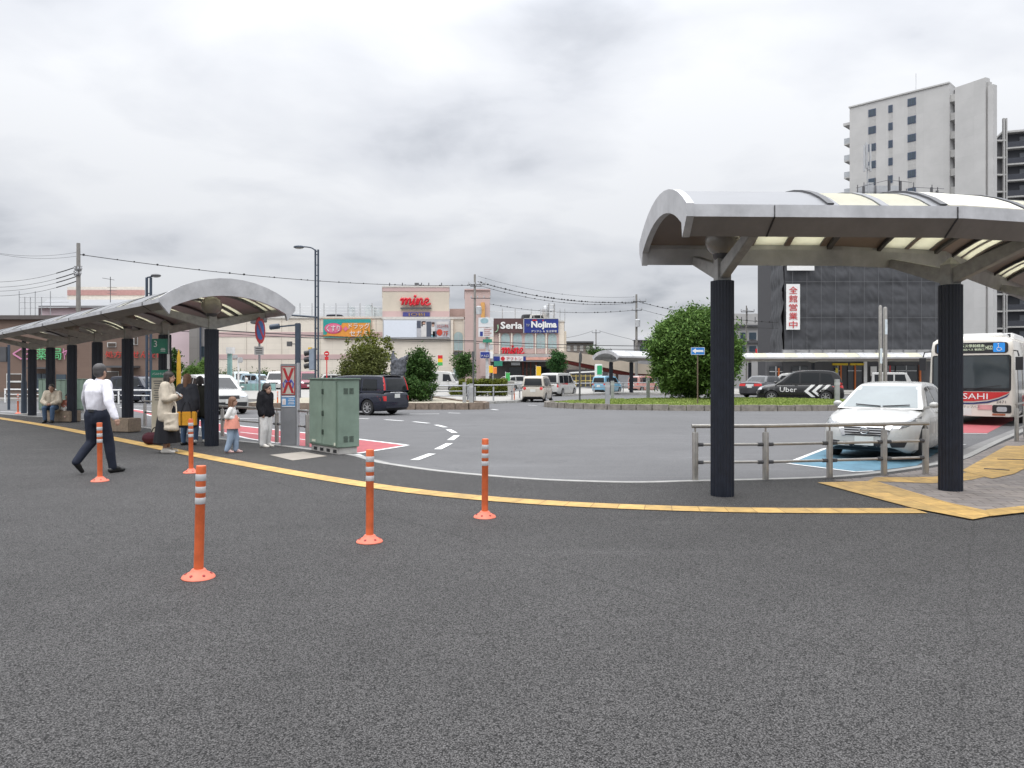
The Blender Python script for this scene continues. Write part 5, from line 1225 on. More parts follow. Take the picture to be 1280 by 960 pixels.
# woman in charcoal jacket with brown hair
g = G(234, 556.5); T, P = person((g.x, g.y, 0), R(75), 1.55, 'brown haired woman in charcoal jacket with yellow bag, back turned', dict(elR=(.0, -.15, .64), wrR=(.02, -.15, .52)), CHAR, JEAN, SH_B, M_BHAIR, 'people by the bus shelter', 'coat', 'trousers', .10)
K = thing('tote_bag', g + Vector((.12, -.30, .58)), 'orange yellow square bag with black straps held by brown haired woman', 'bag', rz=R(15))
bb = MB(); bb.box((0, 0, 0), (.40, .14, .32)); bb.build('bag_body', fab('orange_yellow_cloth', (.62, .30, .03)), K, bevel=.02); bb = MB(); bb.box((0, 0, -.145), (.405, .146, .06))
bb.build('bag_bottom', BLK, K, bevel=.01); bb = MB()
for x in (-.1, .1): bb.bar((x, -.074, -.14), (x, -.074, .16), .03, .008); bb.tube(catmull([(x, -.06, .15), (x * .6, -.02, .3), (x * .3, 0, .36)], 4), .012, 6)
bb.build('strap', BLK, K, 50)
# person in dark olive coat
g = G(250, 553); T, P = person((g.x, g.y, 0), R(110), 1.50, 'person in dark olive coat and jeans standing behind the navy column', dict(), DGRN, JEAN, SH_W, M_HAIR, 'people by the bus shelter', 'coat', 'trousers', .04)
# little girl
g = G(290, 566); T, P = person((g.x, g.y, 0), R(5), 1.11, 'small girl in white top, pink skirt and pale jeans, hands together', dict(head=(.02, 0, .90), neck=(0, 0, .80), shL=(0, .09, .77), shR=(0, -.09, .77), elL=(-.03, .13, .64), wrL=(.09, .04, .60), elR=(-.05, -.14, .635), wrR=(.085, -.03, .585), chest=(0, 0, .68), anL=(.05, .05, .045), knL=(.05, .05, .27), anR=(-.07, -.05, .05), knR=(-.01, -.05, .27)), WHT, PJEAN, SH_P, M_BHAIR, 'people by the bus shelter', 'child', 'wide', .08)
bb = MB(); bb.lathe([(.078 * 1.11, .66 * 1.11), (.098 * 1.11, .62 * 1.11), (.115 * 1.11, .52 * 1.11), (.13 * 1.11, .43 * 1.11), (.122 * 1.11, .43 * 1.11), (.06, .60 * 1.11)], 24, sx=1.08, sy=1.2); bb.build('pink_skirt', PINK, T, 50)
# dark hooded child
g = G(332, 559); T, P = person((g.x, g.y, 0), R(-18), 1.36, 'child in oversized black hooded jacket and loose white trousers', dict(head=(.03, 0, .905), neck=(.01, 0, .82), wrL=(.03, .13, .52), wrR=(.03, -.13, .52)), BLK, WHT, SH_W, M_HAIR, 'people by the bus shelter', 'hoodie', 'wide', .02)
# seated man and child on the bench
g = G(64, 528); T, P = person((g.x + .05, g.y - .02, 0), R(-80), 1.66, 'seated man in beige jacket and jeans on the granite bench', dict(pel=(-.05, 0, .285), hpL=(-.05, .055, .285), hpR=(-.05, -.055, .285), knL=(.19, .075, .285), knR=(.19, -.07, .285), anL=(.2, .075, .045), anR=(.17, -.06, .045), chest=(-.03, 0, .47), neck=(.0, 0, .60), head=(.045, 0, .67), shL=(-.015, .11, .57), shR=(-.015, -.11, .57), elL=(.05, .15, .41), wrL=(.15, .05, .37), elR=(.05, -.15, .41), wrR=(.15, -.04, .36)), BEIGE, JEAN, SH_B, M_HAIR, 'people by the bus shelter', 'hoodie', seat=True)
g = G(79, 528); T, P = person((g.x, g.y + .22, 0.03), R(-60), 1.05, 'small child in pink seated on the granite bench', dict(pel=(-.02, 0, .38), hpL=(-.02, .06, .38), hpR=(-.02, -.06, .38), knL=(.18, .06, .38), knR=(.18, -.06, .38), anL=(.2, .06, .17), anR=(.2, -.06, .17), chest=(0, 0, .52), neck=(0, 0, .65), head=(.02, 0, .75), shL=(0, .09, .62), shR=(0, -.09, .62), elL=(.02, .13, .5), wrL=(.10, .07, .44), elR=(.02, -.13, .5), wrR=(.10, -.07, .44)), PINK, WHT, SH_P, M_HAIR, 'people by the bus shelter', 'child', seat=True)
K = thing('plastic_bag', G(74, 528) + Vector((.1, .1, .38)), 'white plastic bag on the granite bench between seated man and child', 'bag'); bb = MB(); bb.capsule((-.08, 0, .06), .06, (.1, 0, .06), .07); cloth('bag_body', bb, WHT, K, .014, 2, .012); bb = MB(); bb.tube(catmull([(-.05, 0, .12), (0, 0, .18), (.06, 0, .12)], 4), .01, 6); bb.build('handle', WHT, K)
g = Vector((XA(308, 78), 78, ZR)); T, P = person(g, R(180), 1.7, 'distant pedestrian in white top and dark trousers before the mall hedge', dict(anL=(.12, .055, .045), anR=(-.14, -.055, .07), knL=(.08, .055, .28), knR=(-.01, -.055, .28)), WHT, NAVYT, SH_B, M_HAIR, 'people by the mall', 'shirt')
# ================================================================ trees, hedges and grass
def leaf_mat(name, c0, c1, rough=.8):
    m = bpy.data.materials.new(name); m.use_nodes = True; nt = m.node_tree; b = nt.nodes['Principled BSDF']; b.inputs['Roughness'].default_value = rough; b.inputs['Specular IOR Level'].default_value = .2
    g = nt.nodes.new('ShaderNodeNewGeometry'); r = nt.nodes.new('ShaderNodeValToRGB'); r.color_ramp.elements[0].color = (*c0, 1); r.color_ramp.elements[1].color = (*c1, 1)
    nt.links.new(g.outputs['Random Per Island'], r.inputs[0]); nt.links.new(r.outputs[0], b.inputs['Base Color'])
    t = nt.nodes.new('ShaderNodeBsdfTranslucent'); nt.links.new(r.outputs[0], t.inputs['Color']); x = nt.nodes.new('ShaderNodeMixShader'); x.inputs[0].default_value = .25
    nt.links.new(b.outputs[0], x.inputs[1]); nt.links.new(t.outputs[0], x.inputs[2]); nt.links.new(x.outputs[0], nt.nodes['Material Output'].inputs['Surface'])
    return m
RNG = np.random.default_rng(5)
def leaves(c, spread, n, size, up=.35):
    """n leaf quads round clump centres c (k,3) with gaussian spread; returns verts (4n,3)"""
    k = len(c); i = RNG.integers(0, k, n); p = c[i] + RNG.normal(0, 1, (n, 3)) * (spread[i, None] if hasattr(spread, '__len__') else spread)
    nr = RNG.normal(0, 1, (n, 3)); nr[:, 2] = np.abs(nr[:, 2]) + up; nr /= np.linalg.norm(nr, axis=1)[:, None]
    t = np.cross(nr, RNG.normal(0, 1, (n, 3))); t /= np.linalg.norm(t, axis=1)[:, None]; b = np.cross(nr, t)
    s = size * RNG.uniform(.6, 1.3, (n, 1)); a = t * s; bb_ = b * s * .5
    return np.stack([p - a, p - bb_ * .9 + nr * s * .1, p + a, p + bb_ * .9 + nr * s * .1], 1).reshape(-1, 3)
def leaf_mesh(name, v, m, parent, label=None):
    n = len(v) // 4; me = bpy.data.meshes.new(name); me.vertices.add(len(v)); me.vertices.foreach_set('co', v.astype(np.float32).ravel())
    me.loops.add(4 * n); me.loops.foreach_set('vertex_index', np.arange(4 * n, dtype=np.int32)); me.polygons.add(n)
    me.polygons.foreach_set('loop_start', np.arange(0, 4 * n, 4, dtype=np.int32)); me.update(calc_edges=True); me.validate(); me.materials.append(m)
    return link(name, me, parent, label)
M_BARK = mat('bark', (.10, .075, .055), .9, 0, .3, 8., bump=.5, bscale=12.)
def tree(name, loc, label, cat, lm, zc, rad, n, size, nclump, trunk_r, branches=7, group=None, shell=(.55, 1.), cs=.2, flat=None, seedc=None):
    T = thing(name, loc, label, cat, group); rx, ry, rz = rad
    d = RNG.normal(0, 1, (nclump, 3)); d /= np.linalg.norm(d, axis=1)[:, None]; rr = RNG.uniform(shell[0], shell[1], (nclump, 1)) * RNG.uniform(.90, 1.05, (nclump, 1))
    c = d * rr * np.array([rx, ry, rz]) + np.array([0, 0, zc])
    if flat is not None: c[:, 2] = np.maximum(c[:, 2], flat + RNG.uniform(0, .3, nclump))
    v = leaves(c, cs * min(rx, rz) * RNG.uniform(.6, 1.2, nclump), n, size)
    if flat is not None: v[:, 2] = np.maximum(v[:, 2], .05)
    leaf_mesh('crown', v, lm, T)
    bb = MB(); top = Vector((0, 0, zc + rz * .3)); pts = [Vector((0, 0, -.1)), Vector((.05, .02, zc * .4)), Vector((-.04, .03, zc * .8)), top]
    bb.tube(catmull(pts, 4), [trunk_r * (1 - .75 * i / 12) for i in range(13)], 10)
    for k in range(branches):
        a = 2 * math.pi * k / branches + random.uniform(-.3, .3); z0 = zc * random.uniform(.35, .75); e = Vector((math.cos(a) * rx * .75, math.sin(a) * ry * .75, zc + rz * random.uniform(-.3, .5)))
        bb.tube(catmull([(0, 0, z0), Vector((e.x * .45, e.y * .45, z0 + (e.z - z0) * .6)), e], 4), [trunk_r * .5 * (1 - .85 * i / 8) for i in range(9)], 7)
    bb.build('trunk', M_BARK, T, 60); return T
L_BUSH = leaf_mat('bush_leaf', (.045, .095, .022), (.15, .25, .06)); L_OLIVE = leaf_mat('olive_leaf', (.05, .062, .016), (.135, .15, .045)); L_DARK = leaf_mat('dark_leaf', (.02, .055, .012), (.075, .14, .035)); L_HEDGE = leaf_mat('hedge_leaf', (.06, .08, .010), (.17, .19, .03)); L_GRASS = leaf_mat('grass_blade', (.15, .22, .045), (.31, .36, .11), .8)
tree('round_tree', (XA(869, 41), 41, ZR + .22), 'big round green tree on the grass island behind the one way sign', 'tree', L_BUSH, 2.62, (2.47, 2.47, 2.50), 62000, .10, 620, .22, shell=(.62, 1.0), cs=.085, flat=.35)
tree('olive_tree', (XA(458, 42), 42, .1), 'loose olive green tree with thin upper shoots behind the navy minivan', 'tree', L_OLIVE, 1.5, (1.4, 1.4, 1.4), 12000, .085, 120, .10, shell=(.35, 1.), cs=.17)
tree('olive_tree', (XA(460, 43.2), 43.2, .1), 'airy pale green young tree rising above the olive one', 'tree', L_HEDGE, 2.75, (1.5, 1.2, 1.2), 4200, .085, 90, .06, shell=(.2, 1.1), cs=.13)
tree('dark_tree', (XA(523, 42.5), 42.5, .1), 'dense dark green shrub beside the rough stone statue', 'tree', L_DARK, 1.65, (.95, .95, 1.2), 10000, .085, 110, .09, shell=(.45, 1.), cs=.17)
tree('low_shrub', (XA(512, 40.5), 40.5, .1), 'spreading green shrub below the statue next to the minivan', 'shrub', L_DARK, .62, (1.55, .9, .65), 10000, .075, 90, .05, shell=(.4, 1.), cs=.2, flat=.1)
tree('low_shrub', (XA(474, 41), 41, .1), 'dark ground shrub hiding the base of the olive tree', 'shrub', L_DARK, .6, (1.5, .9, .7), 7000, .075, 80, .05, shell=(.4, 1.), cs=.2, flat=.1)
tree('street_tree', (XA(579, 62), 62, .03), 'small green street tree left of the sign tower, behind clipped hedge', 'tree', L_DARK, 2.35, (1.0, 1.0, 1.0), 5000, .10, 60, .07, shell=(.3, 1.), cs=.2)
tree('street_tree', (XA(696.5, 82), 82, .02), 'round street tree at the mall entrance above the white van', 'tree', leaf_mat('mid_leaf', (.02, .06, .02), (.06, .14, .04)), 2.9, (1.05, 1.05, 1.35), 5500, .12, 60, .10, shell=(.3, 1.), cs=.2)
tree('conifer_tree', (XA(218, 46), 46, .02), 'narrow columnar evergreen behind the number 3 sign', 'tree', L_DARK, 1.6, (.45, .45, 1.55), 4500, .08, 60, .07, shell=(.3, 1.), cs=.3)
tree('round_shrub', (XA(243, 52), 52, .02), 'clipped round shrub behind the brown haired woman', 'shrub', L_BUSH, 1.2, (.75, .75, 1.0), 4500, .08, 60, .06, shell=(.5, 1.), cs=.2)
tree('round_shrub', (XA(253, 54), 54, .02), 'taller clipped shrub between the round one and the grey wall', 'shrub', L_BUSH, 1.5, (.55, .55, 1.25), 3500, .08, 50, .06, shell=(.5, 1.), cs=.25)
tree('far_tree', (XA(746, 135), 135, 0), 'dark distant tree beyond the parking ramp', 'tree', L_DARK, 4.3, (2.2, 2, 2.6), 4000, .22, 50, .2, shell=(.3, 1.), cs=.25)
for px, Y, rx, lb in ((290, 100, 3.4, 'low hedge under the striped mall wall behind the mint wagon'), (335, 100, 2.6, 'low hedge under the mall wall next to the white delivery van'), (428, 100, 2.6, 'low hedge at the mall wall behind the green cabinet top')):
    tree('wall_hedge', (XA(px, Y), Y, 0), lb, 'hedge', L_DARK, 1.0, (rx, .6, 1.0), 5000, .13, 80, .05, shell=(.4, 1.), cs=.35, flat=.1)
# clipped box hedge
T = thing('box_hedge', (XA(604, 55), 55, .03), 'clipped yellow green box hedge behind the grey guard rail', 'hedge'); c = np.stack([RNG.uniform(-1.75, 1.75, 260), RNG.uniform(-.5, .5, 260), RNG.uniform(.1, 1.15, 260)], 1)
v = leaves(c, .10, 15000, .07); v[:, 0] = np.clip(v[:, 0], -1.8, 1.8); v[:, 2] = np.clip(v[:, 2], .03, 1.25 + RNG.uniform(0, .07, len(v))); leaf_mesh('foliage', v, L_HEDGE, T); bb = MB()
for k in range(9): bb.tube([(-1.6 + k * .4, 0, -.03), (-1.6 + k * .4, .05, .9)], .03, 6)
bb.build('stems', M_BARK, T)
T = thing('box_hedge', (XA(572, 58), 58, .03), 'small low clipped hedge beside the white kei van', 'hedge'); c = np.stack([RNG.uniform(-.5, .5, 60), RNG.uniform(-.4, .4, 60), RNG.uniform(.1, .5, 60)], 1); leaf_mesh('foliage', leaves(c, .09, 3000, .07), L_HEDGE, T); bb = MB()
for k in range(3): bb.tube([(-.3 + k * .3, 0, -.03), (-.3 + k * .3, 0, .4)], .03, 6)
bb.build('stems', M_BARK, T)
# grass island (elliptic, mounded) with a stone kerb
CX_, CY_, RX_, RY_ = 11.4, 39.9, 9.55, 5.1
ang = [2 * math.pi * k / 72 for k in range(72)]
el_ = lambda k: [(CX_ + (RX_ - k) * math.cos(a), CY_ + (RY_ - k) * math.sin(a)) for a in ang]
gm = mat('island_turf', (.19, .235, .075), .95, 0, .3, 2.2, .2, bump=.6, bscale=20.)
nt = gm.node_tree
bb = MB(); rings = []
def mound(f): return .17 + .20 * (1 - f * f) ** .8
for f in (.985, .9, .8, .65, .5, .3, .1): rings.append([Vector((CX_ + (RX_ - .15) * f * math.cos(a), CY_ + (RY_ - .15) * f * math.sin(a), ZR + mound(f))) for a in ang])
rings = [[Vector((p.x, p.y, ZR)) for p in rings[0]]] + rings; bb.loft(rings); o = bb.build('turf_ground', gm, None, 60); struct(o)
n = 30000; f = np.sqrt(RNG.uniform(0, .96, n)); a = RNG.uniform(0, 2 * np.pi, n); x = CX_ + (RX_ - .2) * f * np.cos(a); y = CY_ + (RY_ - .2) * f * np.sin(a); z = ZR + .17 + .20 * (1 - f * f) ** .8
hgt = RNG.uniform(.02, .065, n) * (1 + .8 * (np.sin(x * 1.7 + np.cos(y * 2.3) * 2) > .5)); az = RNG.uniform(0, np.pi, n); wx_, wy_ = np.cos(az) * .035, np.sin(az) * .035; lx, ly = RNG.normal(0, .03, n), RNG.normal(0, .03, n)
v = np.stack([np.stack([x - wx_, y - wy_, z], 1), np.stack([x + wx_, y + wy_, z], 1), np.stack([x + lx + wx_ * .3, y + ly + wy_ * .3, z + hgt], 1), np.stack([x + lx - wx_ * .3, y + ly - wy_ * .3, z + hgt], 1)], 1).reshape(-1, 3)
o = leaf_mesh('grass', v, L_GRASS, None); tag(o, 'short uneven grass covering the island', 'grass', None, 'stuff')
ek = [(CX_ + RX_ * math.cos(a), CY_ + RY_ * math.sin(a)) for a in ang]; stone_kerb('island_kerb', ek + ek[:1], .27, .3, mat('mossy_kerb_stone', (.22, .20, .175), .9, 0, .35, 5., bump=.4, bscale=14.), .85)

# ================================================================ signs and posts across the square
def post_sign(name, loc, hgt, label, r=.04, m=None, cat='sign', group=None):
    T = thing(name, loc, label, cat, group); bb = MB(); bb.tube([(0, 0, -.1), (0, 0, hgt)], r, 10); bb.build('pole', m or M_GALV, T, 40); return T
Y = 36.4; zb = ZR + .28; T = post_sign('one_way_sign', (XA(872, Y), Y, zb), ZA(434, Y) - zb, 'blue one way arrow sign on a brown pole before the round tree', .03, mat('rusty_pole', (.12, .085, .06), .8))
zc_ = ZA(438.8, Y) - zb; bb = MB(); bb.rect((0, -.05, zc_), UX, UZ, .66, .36, .012); pl = bb.build('sign_plate', mat('sign_blue', (.03, .19, .52), .4), T)
bb = MB(); bb.plate([(-.27, 0), (-.10, .125), (-.10, .05), (.27, .05), (.27, -.05), (-.10, -.05), (-.10, -.125)], (0, -.056, zc_), UX, UZ, .004); bb.build('arrow', M_WHITE, pl)
bb = MB()
for w_, h_, ox, oz in ((.66, .012, 0, .174), (.66, .012, 0, -.174), (.012, .36, .324, 0), (.012, .36, -.324, 0)): bb.rect((ox, -.055, zc_ + oz), UX, UZ, w_, h_, .003)
bb.build('sign_border', M_WHITE, pl)
Y = 40.5; T = post_sign('round_sign', (XA(724.7, Y), Y, ZR + .25), ZA(442, Y) - ZR - .25, 'weathered round sign seen edge-on at the island tip', .05, mat('dark_pole', (.07, .07, .075), .6))
bb = MB(); bb.plate([(.3 * math.cos(k * .2618), .3 * math.sin(k * .2618)) for k in range(24)], (0.05, 0, ZA(447, Y) - ZR - .25), (.35, .937, 0), UZ, .02); bb.build('sign_disc', M_DGREY, T)
for px, Y, w_, lb in ((759.3, 36.6, .22, 'grey square bollard at the front edge of the grass island'), (765.5, 43.6, .2, 'grey square bollard at the far edge of the grass island'), (810, 43.8, .2, 'grey square bollard by the pink hatchback'), (1046.5, 38.3, .22, 'grey square bollard in front of the tail of the black taxi')):
    zt = {759.3: 477.5, 765.5: 476, 810: 472.5, 1046.5: 474}[px]; zb = ZR + .2
    T = thing('grey_bollard', (XA(px, Y), Y, zb), lb, 'bollard', 'grey bollards round the grass island'); hh = ZA(zt, Y) - zb
    bb = MB(); bb.box((0, 0, hh / 2 - .05), (w_, w_ * .7, hh + .1)); bb.build('post', M_GALV, T, bevel=.015); bb = MB(); bb.box((0, 0, hh * .82), (w_ + .008, w_ * .7 + .008, .12)); bb.build('reflective_band', M_LGREY, T)
for px, Y, pt, w_, lb in ((580.5, 38.5, 478, .18, 'grey square bollard standing on the gravel island tip'), (589, 37.6, 479.5, .2, 'taller grey bollard next to the thin pole on the gravel island')):
    T = thing('grey_bollard', (XA(px, Y), Y, .14), lb, 'bollard', 'grey bollards on the gravel island'); hh = ZA(pt, Y) - .14
    bb = MB(); bb.box((0, 0, hh / 2), (w_, w_ * .7, hh)); bb.build('post', M_GALV, T, bevel=.012); bb = MB(); bb.box((0, 0, hh * .85), (w_ + .008, w_ * .7 + .008, .1)); bb.build('reflective_band', M_LGREY, T)
Y = 38.2; T = post_sign('thin_pole', (XA(591.5, Y), Y, .14), ZA(440, Y) - .14, 'thin dark pole with a small box beside the grey bollards', .045, mat('dark_pole', (.07, .07, .075), .6), 'pole')
bb = MB(); bb.box((0, -.03, ZA(443, Y) - .14), (.14, .1, .3)); bb.build('top_box', M_DGREY, T)
Y = 60; T = thing('stone_pillar', (XA(637, Y), Y, .03), 'short stone gate pillar at the end of the guard rail', 'pillar'); bb = MB(); bb.box((0, 0, .5), (.75, .5, 1.0)); bb.build('pillar_block', M_CONC, T, bevel=.03); bb = MB(); bb.box((0, 0, 1.03), (.85, .6, .08)); bb.build('pillar_cap', M_CONC, T)
# twin light columns on the right
for px, Y, pt, r, lb in ((1100.5, 40, 382, .085, 'taller silver light column before the netted building'), (1106.5, 40.2, 384, .10, 'shorter silver light column with a white lamp strip')):
    zb = ZR; hh = ZA(pt, Y) - zb; T = thing('light_column', (XA(px, Y), Y, zb), lb, 'lamp', 'silver light columns')
    bb = MB(); bb.lathe([(r, 0), (r, hh - .1), (r * .8, hh), (.01, hh + .02)], 14); bb.build('column', M_STEEL, T, 40)
    bb = MB(); bb.box((0, -r, hh * (.80 if px > 1103 else .5)), (r * 1.3, .03, .8)); bb.build('lamp_strip', mat('lamp_cover', (.6, .66, .7), .3), T)
# tall twin lamp post with arm and cameras
Y = 40; zb = ZR; hh = ZA(312, Y) - zb; T = thing('street_lamp', (XA(396, Y), Y, zb), 'tall slender twin pole street lamp beside the orange pharmacy sign', 'lamp')
bb = MB()
for x in (-.075, .075): bb.tube([(x, 0, 0), (x, 0, hh)], .05, 10)
for k in range(14): bb.box((0, 0, .8 + k * .56), (.14, .05, .04))
bb.build('pole', M_POLE, T, 40); bb = MB(); bb.tube(catmull([(0, 0, hh - .1), (-.3, 0, hh + .1), (-.75, 0, hh + .16)], 4), .035, 8); bb.build('lamp_arm', M_POLE, T, 50)
bb = MB(); bb.sphere((-.95, 0, hh + .14), (.3, .15, .09), 16, 8); lh = bb.build('lamp_head', M_POLE, T, 50); bb = MB(); bb.sphere((-.95, 0, hh + .09), (.24, .12, .06), 14, 6); bb.build('lamp_lens', M_LGREY, lh, 50)
za = ZA(396.5, Y) - zb; bb = MB(); bb.tube([(0, 0, za), (XA(339, Y) - XA(396, Y), 0, ZA(392, Y) - zb)], .05, 8); bb.build('signal_arm', M_POLE, T, 50)
for px, py in ((319, 398), (328, 396)):
    x = XA(px, Y) - XA(396, Y); bb = MB(); bb.box((x, 0, ZA(py + 2, Y) - zb), (.34, .55, .42)); sgm = bb.build('signal_head', M_DGREY, T, bevel=.03); bb = MB(); bb.tube([(x, 0, ZA(py - 3, Y) - zb), (XA(340, Y) - XA(396, Y), 0, ZA(392, Y) - zb)], .03, 6); bb.build('bracket', M_POLE, sgm)
for dz in (437, 456):
    pass
x = XA(390, Y) - XA(396, Y); bb = MB(); bb.box((x, 0, ZA(449, Y) - zb), (.3, .22, 1.15)); sg_ = bb.build('traffic_signal', mat('signal_grey', (.2, .24, .3), .5), T, bevel=.03); bb = MB()
for k in range(3): bb.tube([(x - .15, 0, ZA(441 + k * 8, Y) - zb), (x - .4, 0, ZA(442 + k * 8, Y) - zb)], .14, 10)
bb.build('signal_hood', M_BLACK, sg_, 50); bb = MB(); bb.bar((x, 0, ZA(438, Y) - zb), (0, 0, ZA(436, Y) - zb), .06, .06); bb.build('bracket', M_POLE, sg_)
bb = MB(); bb.box((x - .1, 0, ZA(435.5, Y) - zb), (.18, .2, .1)); bb.build('beacon', M_YEL, sg_)
# navy camera post
Y = 47; zb = ZR; T = thing('camera_post', (XA(372.5, Y), Y, zb), 'thick navy post with a horizontal arm holding a camera lamp', 'pole'); hh = ZA(404, Y) - zb
bb = MB(); bb.box((0, 0, hh / 2), (.3, .3, hh)); bb.build('pole', M_POLE, T, bevel=.03); bb = MB(); bb.bar((0, 0, hh - .1), (XA(349, Y) - XA(372.5, Y), 0, hh - .22), .09, .09); bb.build('arm', M_POLE, T)
bb = MB(); x = XA(345, Y) - XA(372.5, Y); bb.tube([(x - .35, 0, hh - .25), (x + .2, 0, hh - .18)], .17, 12); cmn = bb.build('camera_lamp', M_POLE, T, 40); bb = MB(); bb.tube([(x - .38, 0, hh - .25), (x - .34, 0, hh - .25)], .15, 12); bb.build('lens', M_GLASS, cmn)
bb = MB(); bb.box((-.5, -.1, ZA(430, Y) - zb), (.28, .22, .3)); bb.bar((-.5, 0, ZA(430, Y) - zb), (0, 0, ZA(430, Y) - zb), .05, .05); bb.build('small_signal_box', M_DGREY, T)
bb = MB(); bb.box((0, 0, .06), (1.4, 1.0, .14)); bb.build('yellow_footing', mat('pale_yellow_paint', (.5, .4, .16), .8), T)
# navy twin street lamp behind shelter
Y = 44; T = thing('street_lamp', (XA(186, Y), Y, ZR), 'navy twin pole street lamp rising behind the long shelter roof', 'lamp'); hh = ZA(347, Y) - ZR; bb = MB()
for x in (-.12, .12): bb.tube([(x, 0, 0), (x, 0, hh)], .075, 10)
for k in range(10): bb.box((0, 0, .6 + k * .65), (.2, .06, .05))
bb.build('pole', M_POLE, T, 40); bb = MB(); bb.bar((-.1, 0, hh), (.35, 0, hh + .1), .07, .07); bb.build('lamp_arm', M_POLE, T); bb = MB(); bb.sphere((.42, 0, hh + .12), (.3, .2, .1), 14, 8); lh = bb.build('lamp_head', M_DGREY, T, 50); bb = MB(); bb.sphere((.42, 0, hh + .07), (.24, .16, .07), 12, 6); bb.build('lamp_lens', M_LGREY, lh, 50)
Y = 29; T = thing('blue_post', (XA(30, Y), Y, 0), 'slim blue grey post with a round base plate before the brown pharmacy', 'pole'); bb = MB(); bb.lathe([(.10, 0), (.10, 1.25), (.075, 1.35), (.07, 2.9)], 14); bb.build('pole', M_POLE, T, 40); bb = MB(); bb.lathe([(.25, 0), (.25, .04), (.1, .06)], 16); bb.build('base_plate', M_CONC, T)
Y = 36; T = thing('signal_pole', (XA(11, Y), Y, ZR), 'navy pole with a dark sign box in front of the pharmacy lettering', 'sign'); bb = MB(); bb.tube([(0, 0, 0), (0, 0, ZA(431, Y) - ZR)], .06, 10); bb.build('pole', M_POLE, T, 40); bb = MB(); bb.box((-.28, 0, ZA(443, Y) - ZR), (.42, .15, .72)); bb.build('sign_box', M_DGREY, T, bevel=.02)
# yellow flag post near timetable
Y = 26; T = thing('yellow_post', (XA(223.5, Y), Y, ZR), 'yellow pointed pole cover beside the columnar evergreen', 'post'); hh = ZA(437, Y) - ZR; bb = MB(); bb.lathe([(.07, 0), (.075, hh * .6), (.06, hh - .25), (.01, hh)], 12); bb.build('cover', mat('ochre_cover', (.50, .30, .02), .5), T, 50); bb = MB(); bb.lathe([(.14, 0), (.14, .1), (.07, .12)], 12); bb.build('foot', M_DGREY, T)
Y = 70; T = post_sign('lamp_pole', (XA(298, Y), Y, ZR), ZA(447, Y) - ZR, 'white pole with small lamps by the mint kei wagon', .09, M_WHITE, 'pole'); bb = MB(); bb.box((-.3, 0, ZA(446, Y) - ZR), (.4, .3, .35)); bb.box((.2, 0, ZA(450, Y) - ZR), (.35, .3, .5)); bb.build('lamp_box', M_LGREY, T, bevel=.05)
Y = 70; T = post_sign('red_sign', (XA(408.5, Y), Y, ZR), ZA(439.5, Y) - ZR, 'small red round sign on a red pole before the mall wall', .05, M_RED); bb = MB(); bb.plate([(.24 * math.cos(k * .4), .24 * math.sin(k * .4)) for k in range(16)], (0, -.08, ZA(442, Y) - ZR), UX, UZ, .03); dd = bb.build('sign_disc', M_RED, T); bb = MB(); bb.rect((0, -.09, ZA(442, Y) - ZR), UX, UZ, .28, .07, .004); bb.build('white_bar', M_WHITE, dd); bb = MB(); bb.rect((0, -.08, ZA(448, Y) - ZR), UX, UZ, .35, .3, .02); bb.build('sub_plate', M_RED, T)
Y = 46; T = post_sign('direction_sign', (XA(472.5, Y), Y, .03), ZA(440, Y), 'grey back of a direction sign between the olive tree and the statue', .05); bb = MB(); bb.rect((.52, -.06, ZA(447, Y) - .03), UX, UZ, .85, .42, .03); bb.build('sign_back', M_LGREY, T); bb = MB(); bb.sphere((-.12, 0, ZA(446, Y)), (.14, .1, .38), 12, 8); bb.build('mirror_back', M_LGREY, T, 50)
# fences of pale hoarding left of totem
T = thing('mint_fence', (XA(320, 76), 76, ZR), 'translucent mint mesh fence in front of the parked cars', 'fence'); bb = MB()
for k in range(9): bb.box((-2 + k * .5, 0, .45), (.05, .05, .9))
bb.build('fence_posts', M_GALV, T); bb = MB(); bb.box((0, 0, .5), (4.0, .012, .7)); bb.build('mesh_panel', mat('mint_mesh', (.25, .42, .4), .6), T)
for px, Y, py0, py1, lb in ((568, 70, 446, 478, 'yellow, red and green striped banner by the white kei van'),):
    pass
def banner(px, Y, py0, py1, w_, cols, lb):
    T = thing('shop_banner', (XA(px, Y), Y, .03), lb, 'banner', 'shop banners by the mall'); bb = MB(); bb.tube([(-w_ / 2, 0, 0), (-w_ / 2, 0, ZA(py0 - 1, Y))], .02, 6); bb.tube([(-w_ / 2, 0, ZA(py0, Y) - .03), (w_ / 2, 0, ZA(py0, Y) - .03)], .012, 6); bb.build('pole', M_WHITE, T)
    z0, z1_ = ZA(py1, Y), ZA(py0, Y); n = len(cols)
    for k, m in enumerate(cols): bb = MB(); bb.rect((0.02, -.02, z1_ + (z0 - z1_) * (k + .5) / n - .03), UX, UZ, w_, (z1_ - z0) / n, .008); bb.build('cloth', m, T)
M_Y2 = mat('banner_yellow', (.70, .42, .01), .6); M_O2 = mat('banner_orange', (.7, .2, .04), .6); M_G2 = mat('banner_green', (.05, .35, .08), .6)
banner(550, 78, 444, 457, .5, [M_RED, M_Y2, M_G2], 'red, yellow and green shop flag above the white kei van')
banner(673, 80, 458, 471, .5, [M_Y2], 'yellow banner beside the white van at the mall entrance')
banner(613.5, 72, 457, 466, .4, [M_Y2], 'small yellow banner above the clipped hedge'); banner(618.5, 73, 459, 467, .35, [M_O2], 'small orange banner next to the yellow one above the clipped hedge'); banner(634.5, 62, 466, 477, .35, [M_G2], 'pale green notice banner near the stone gate pillar')
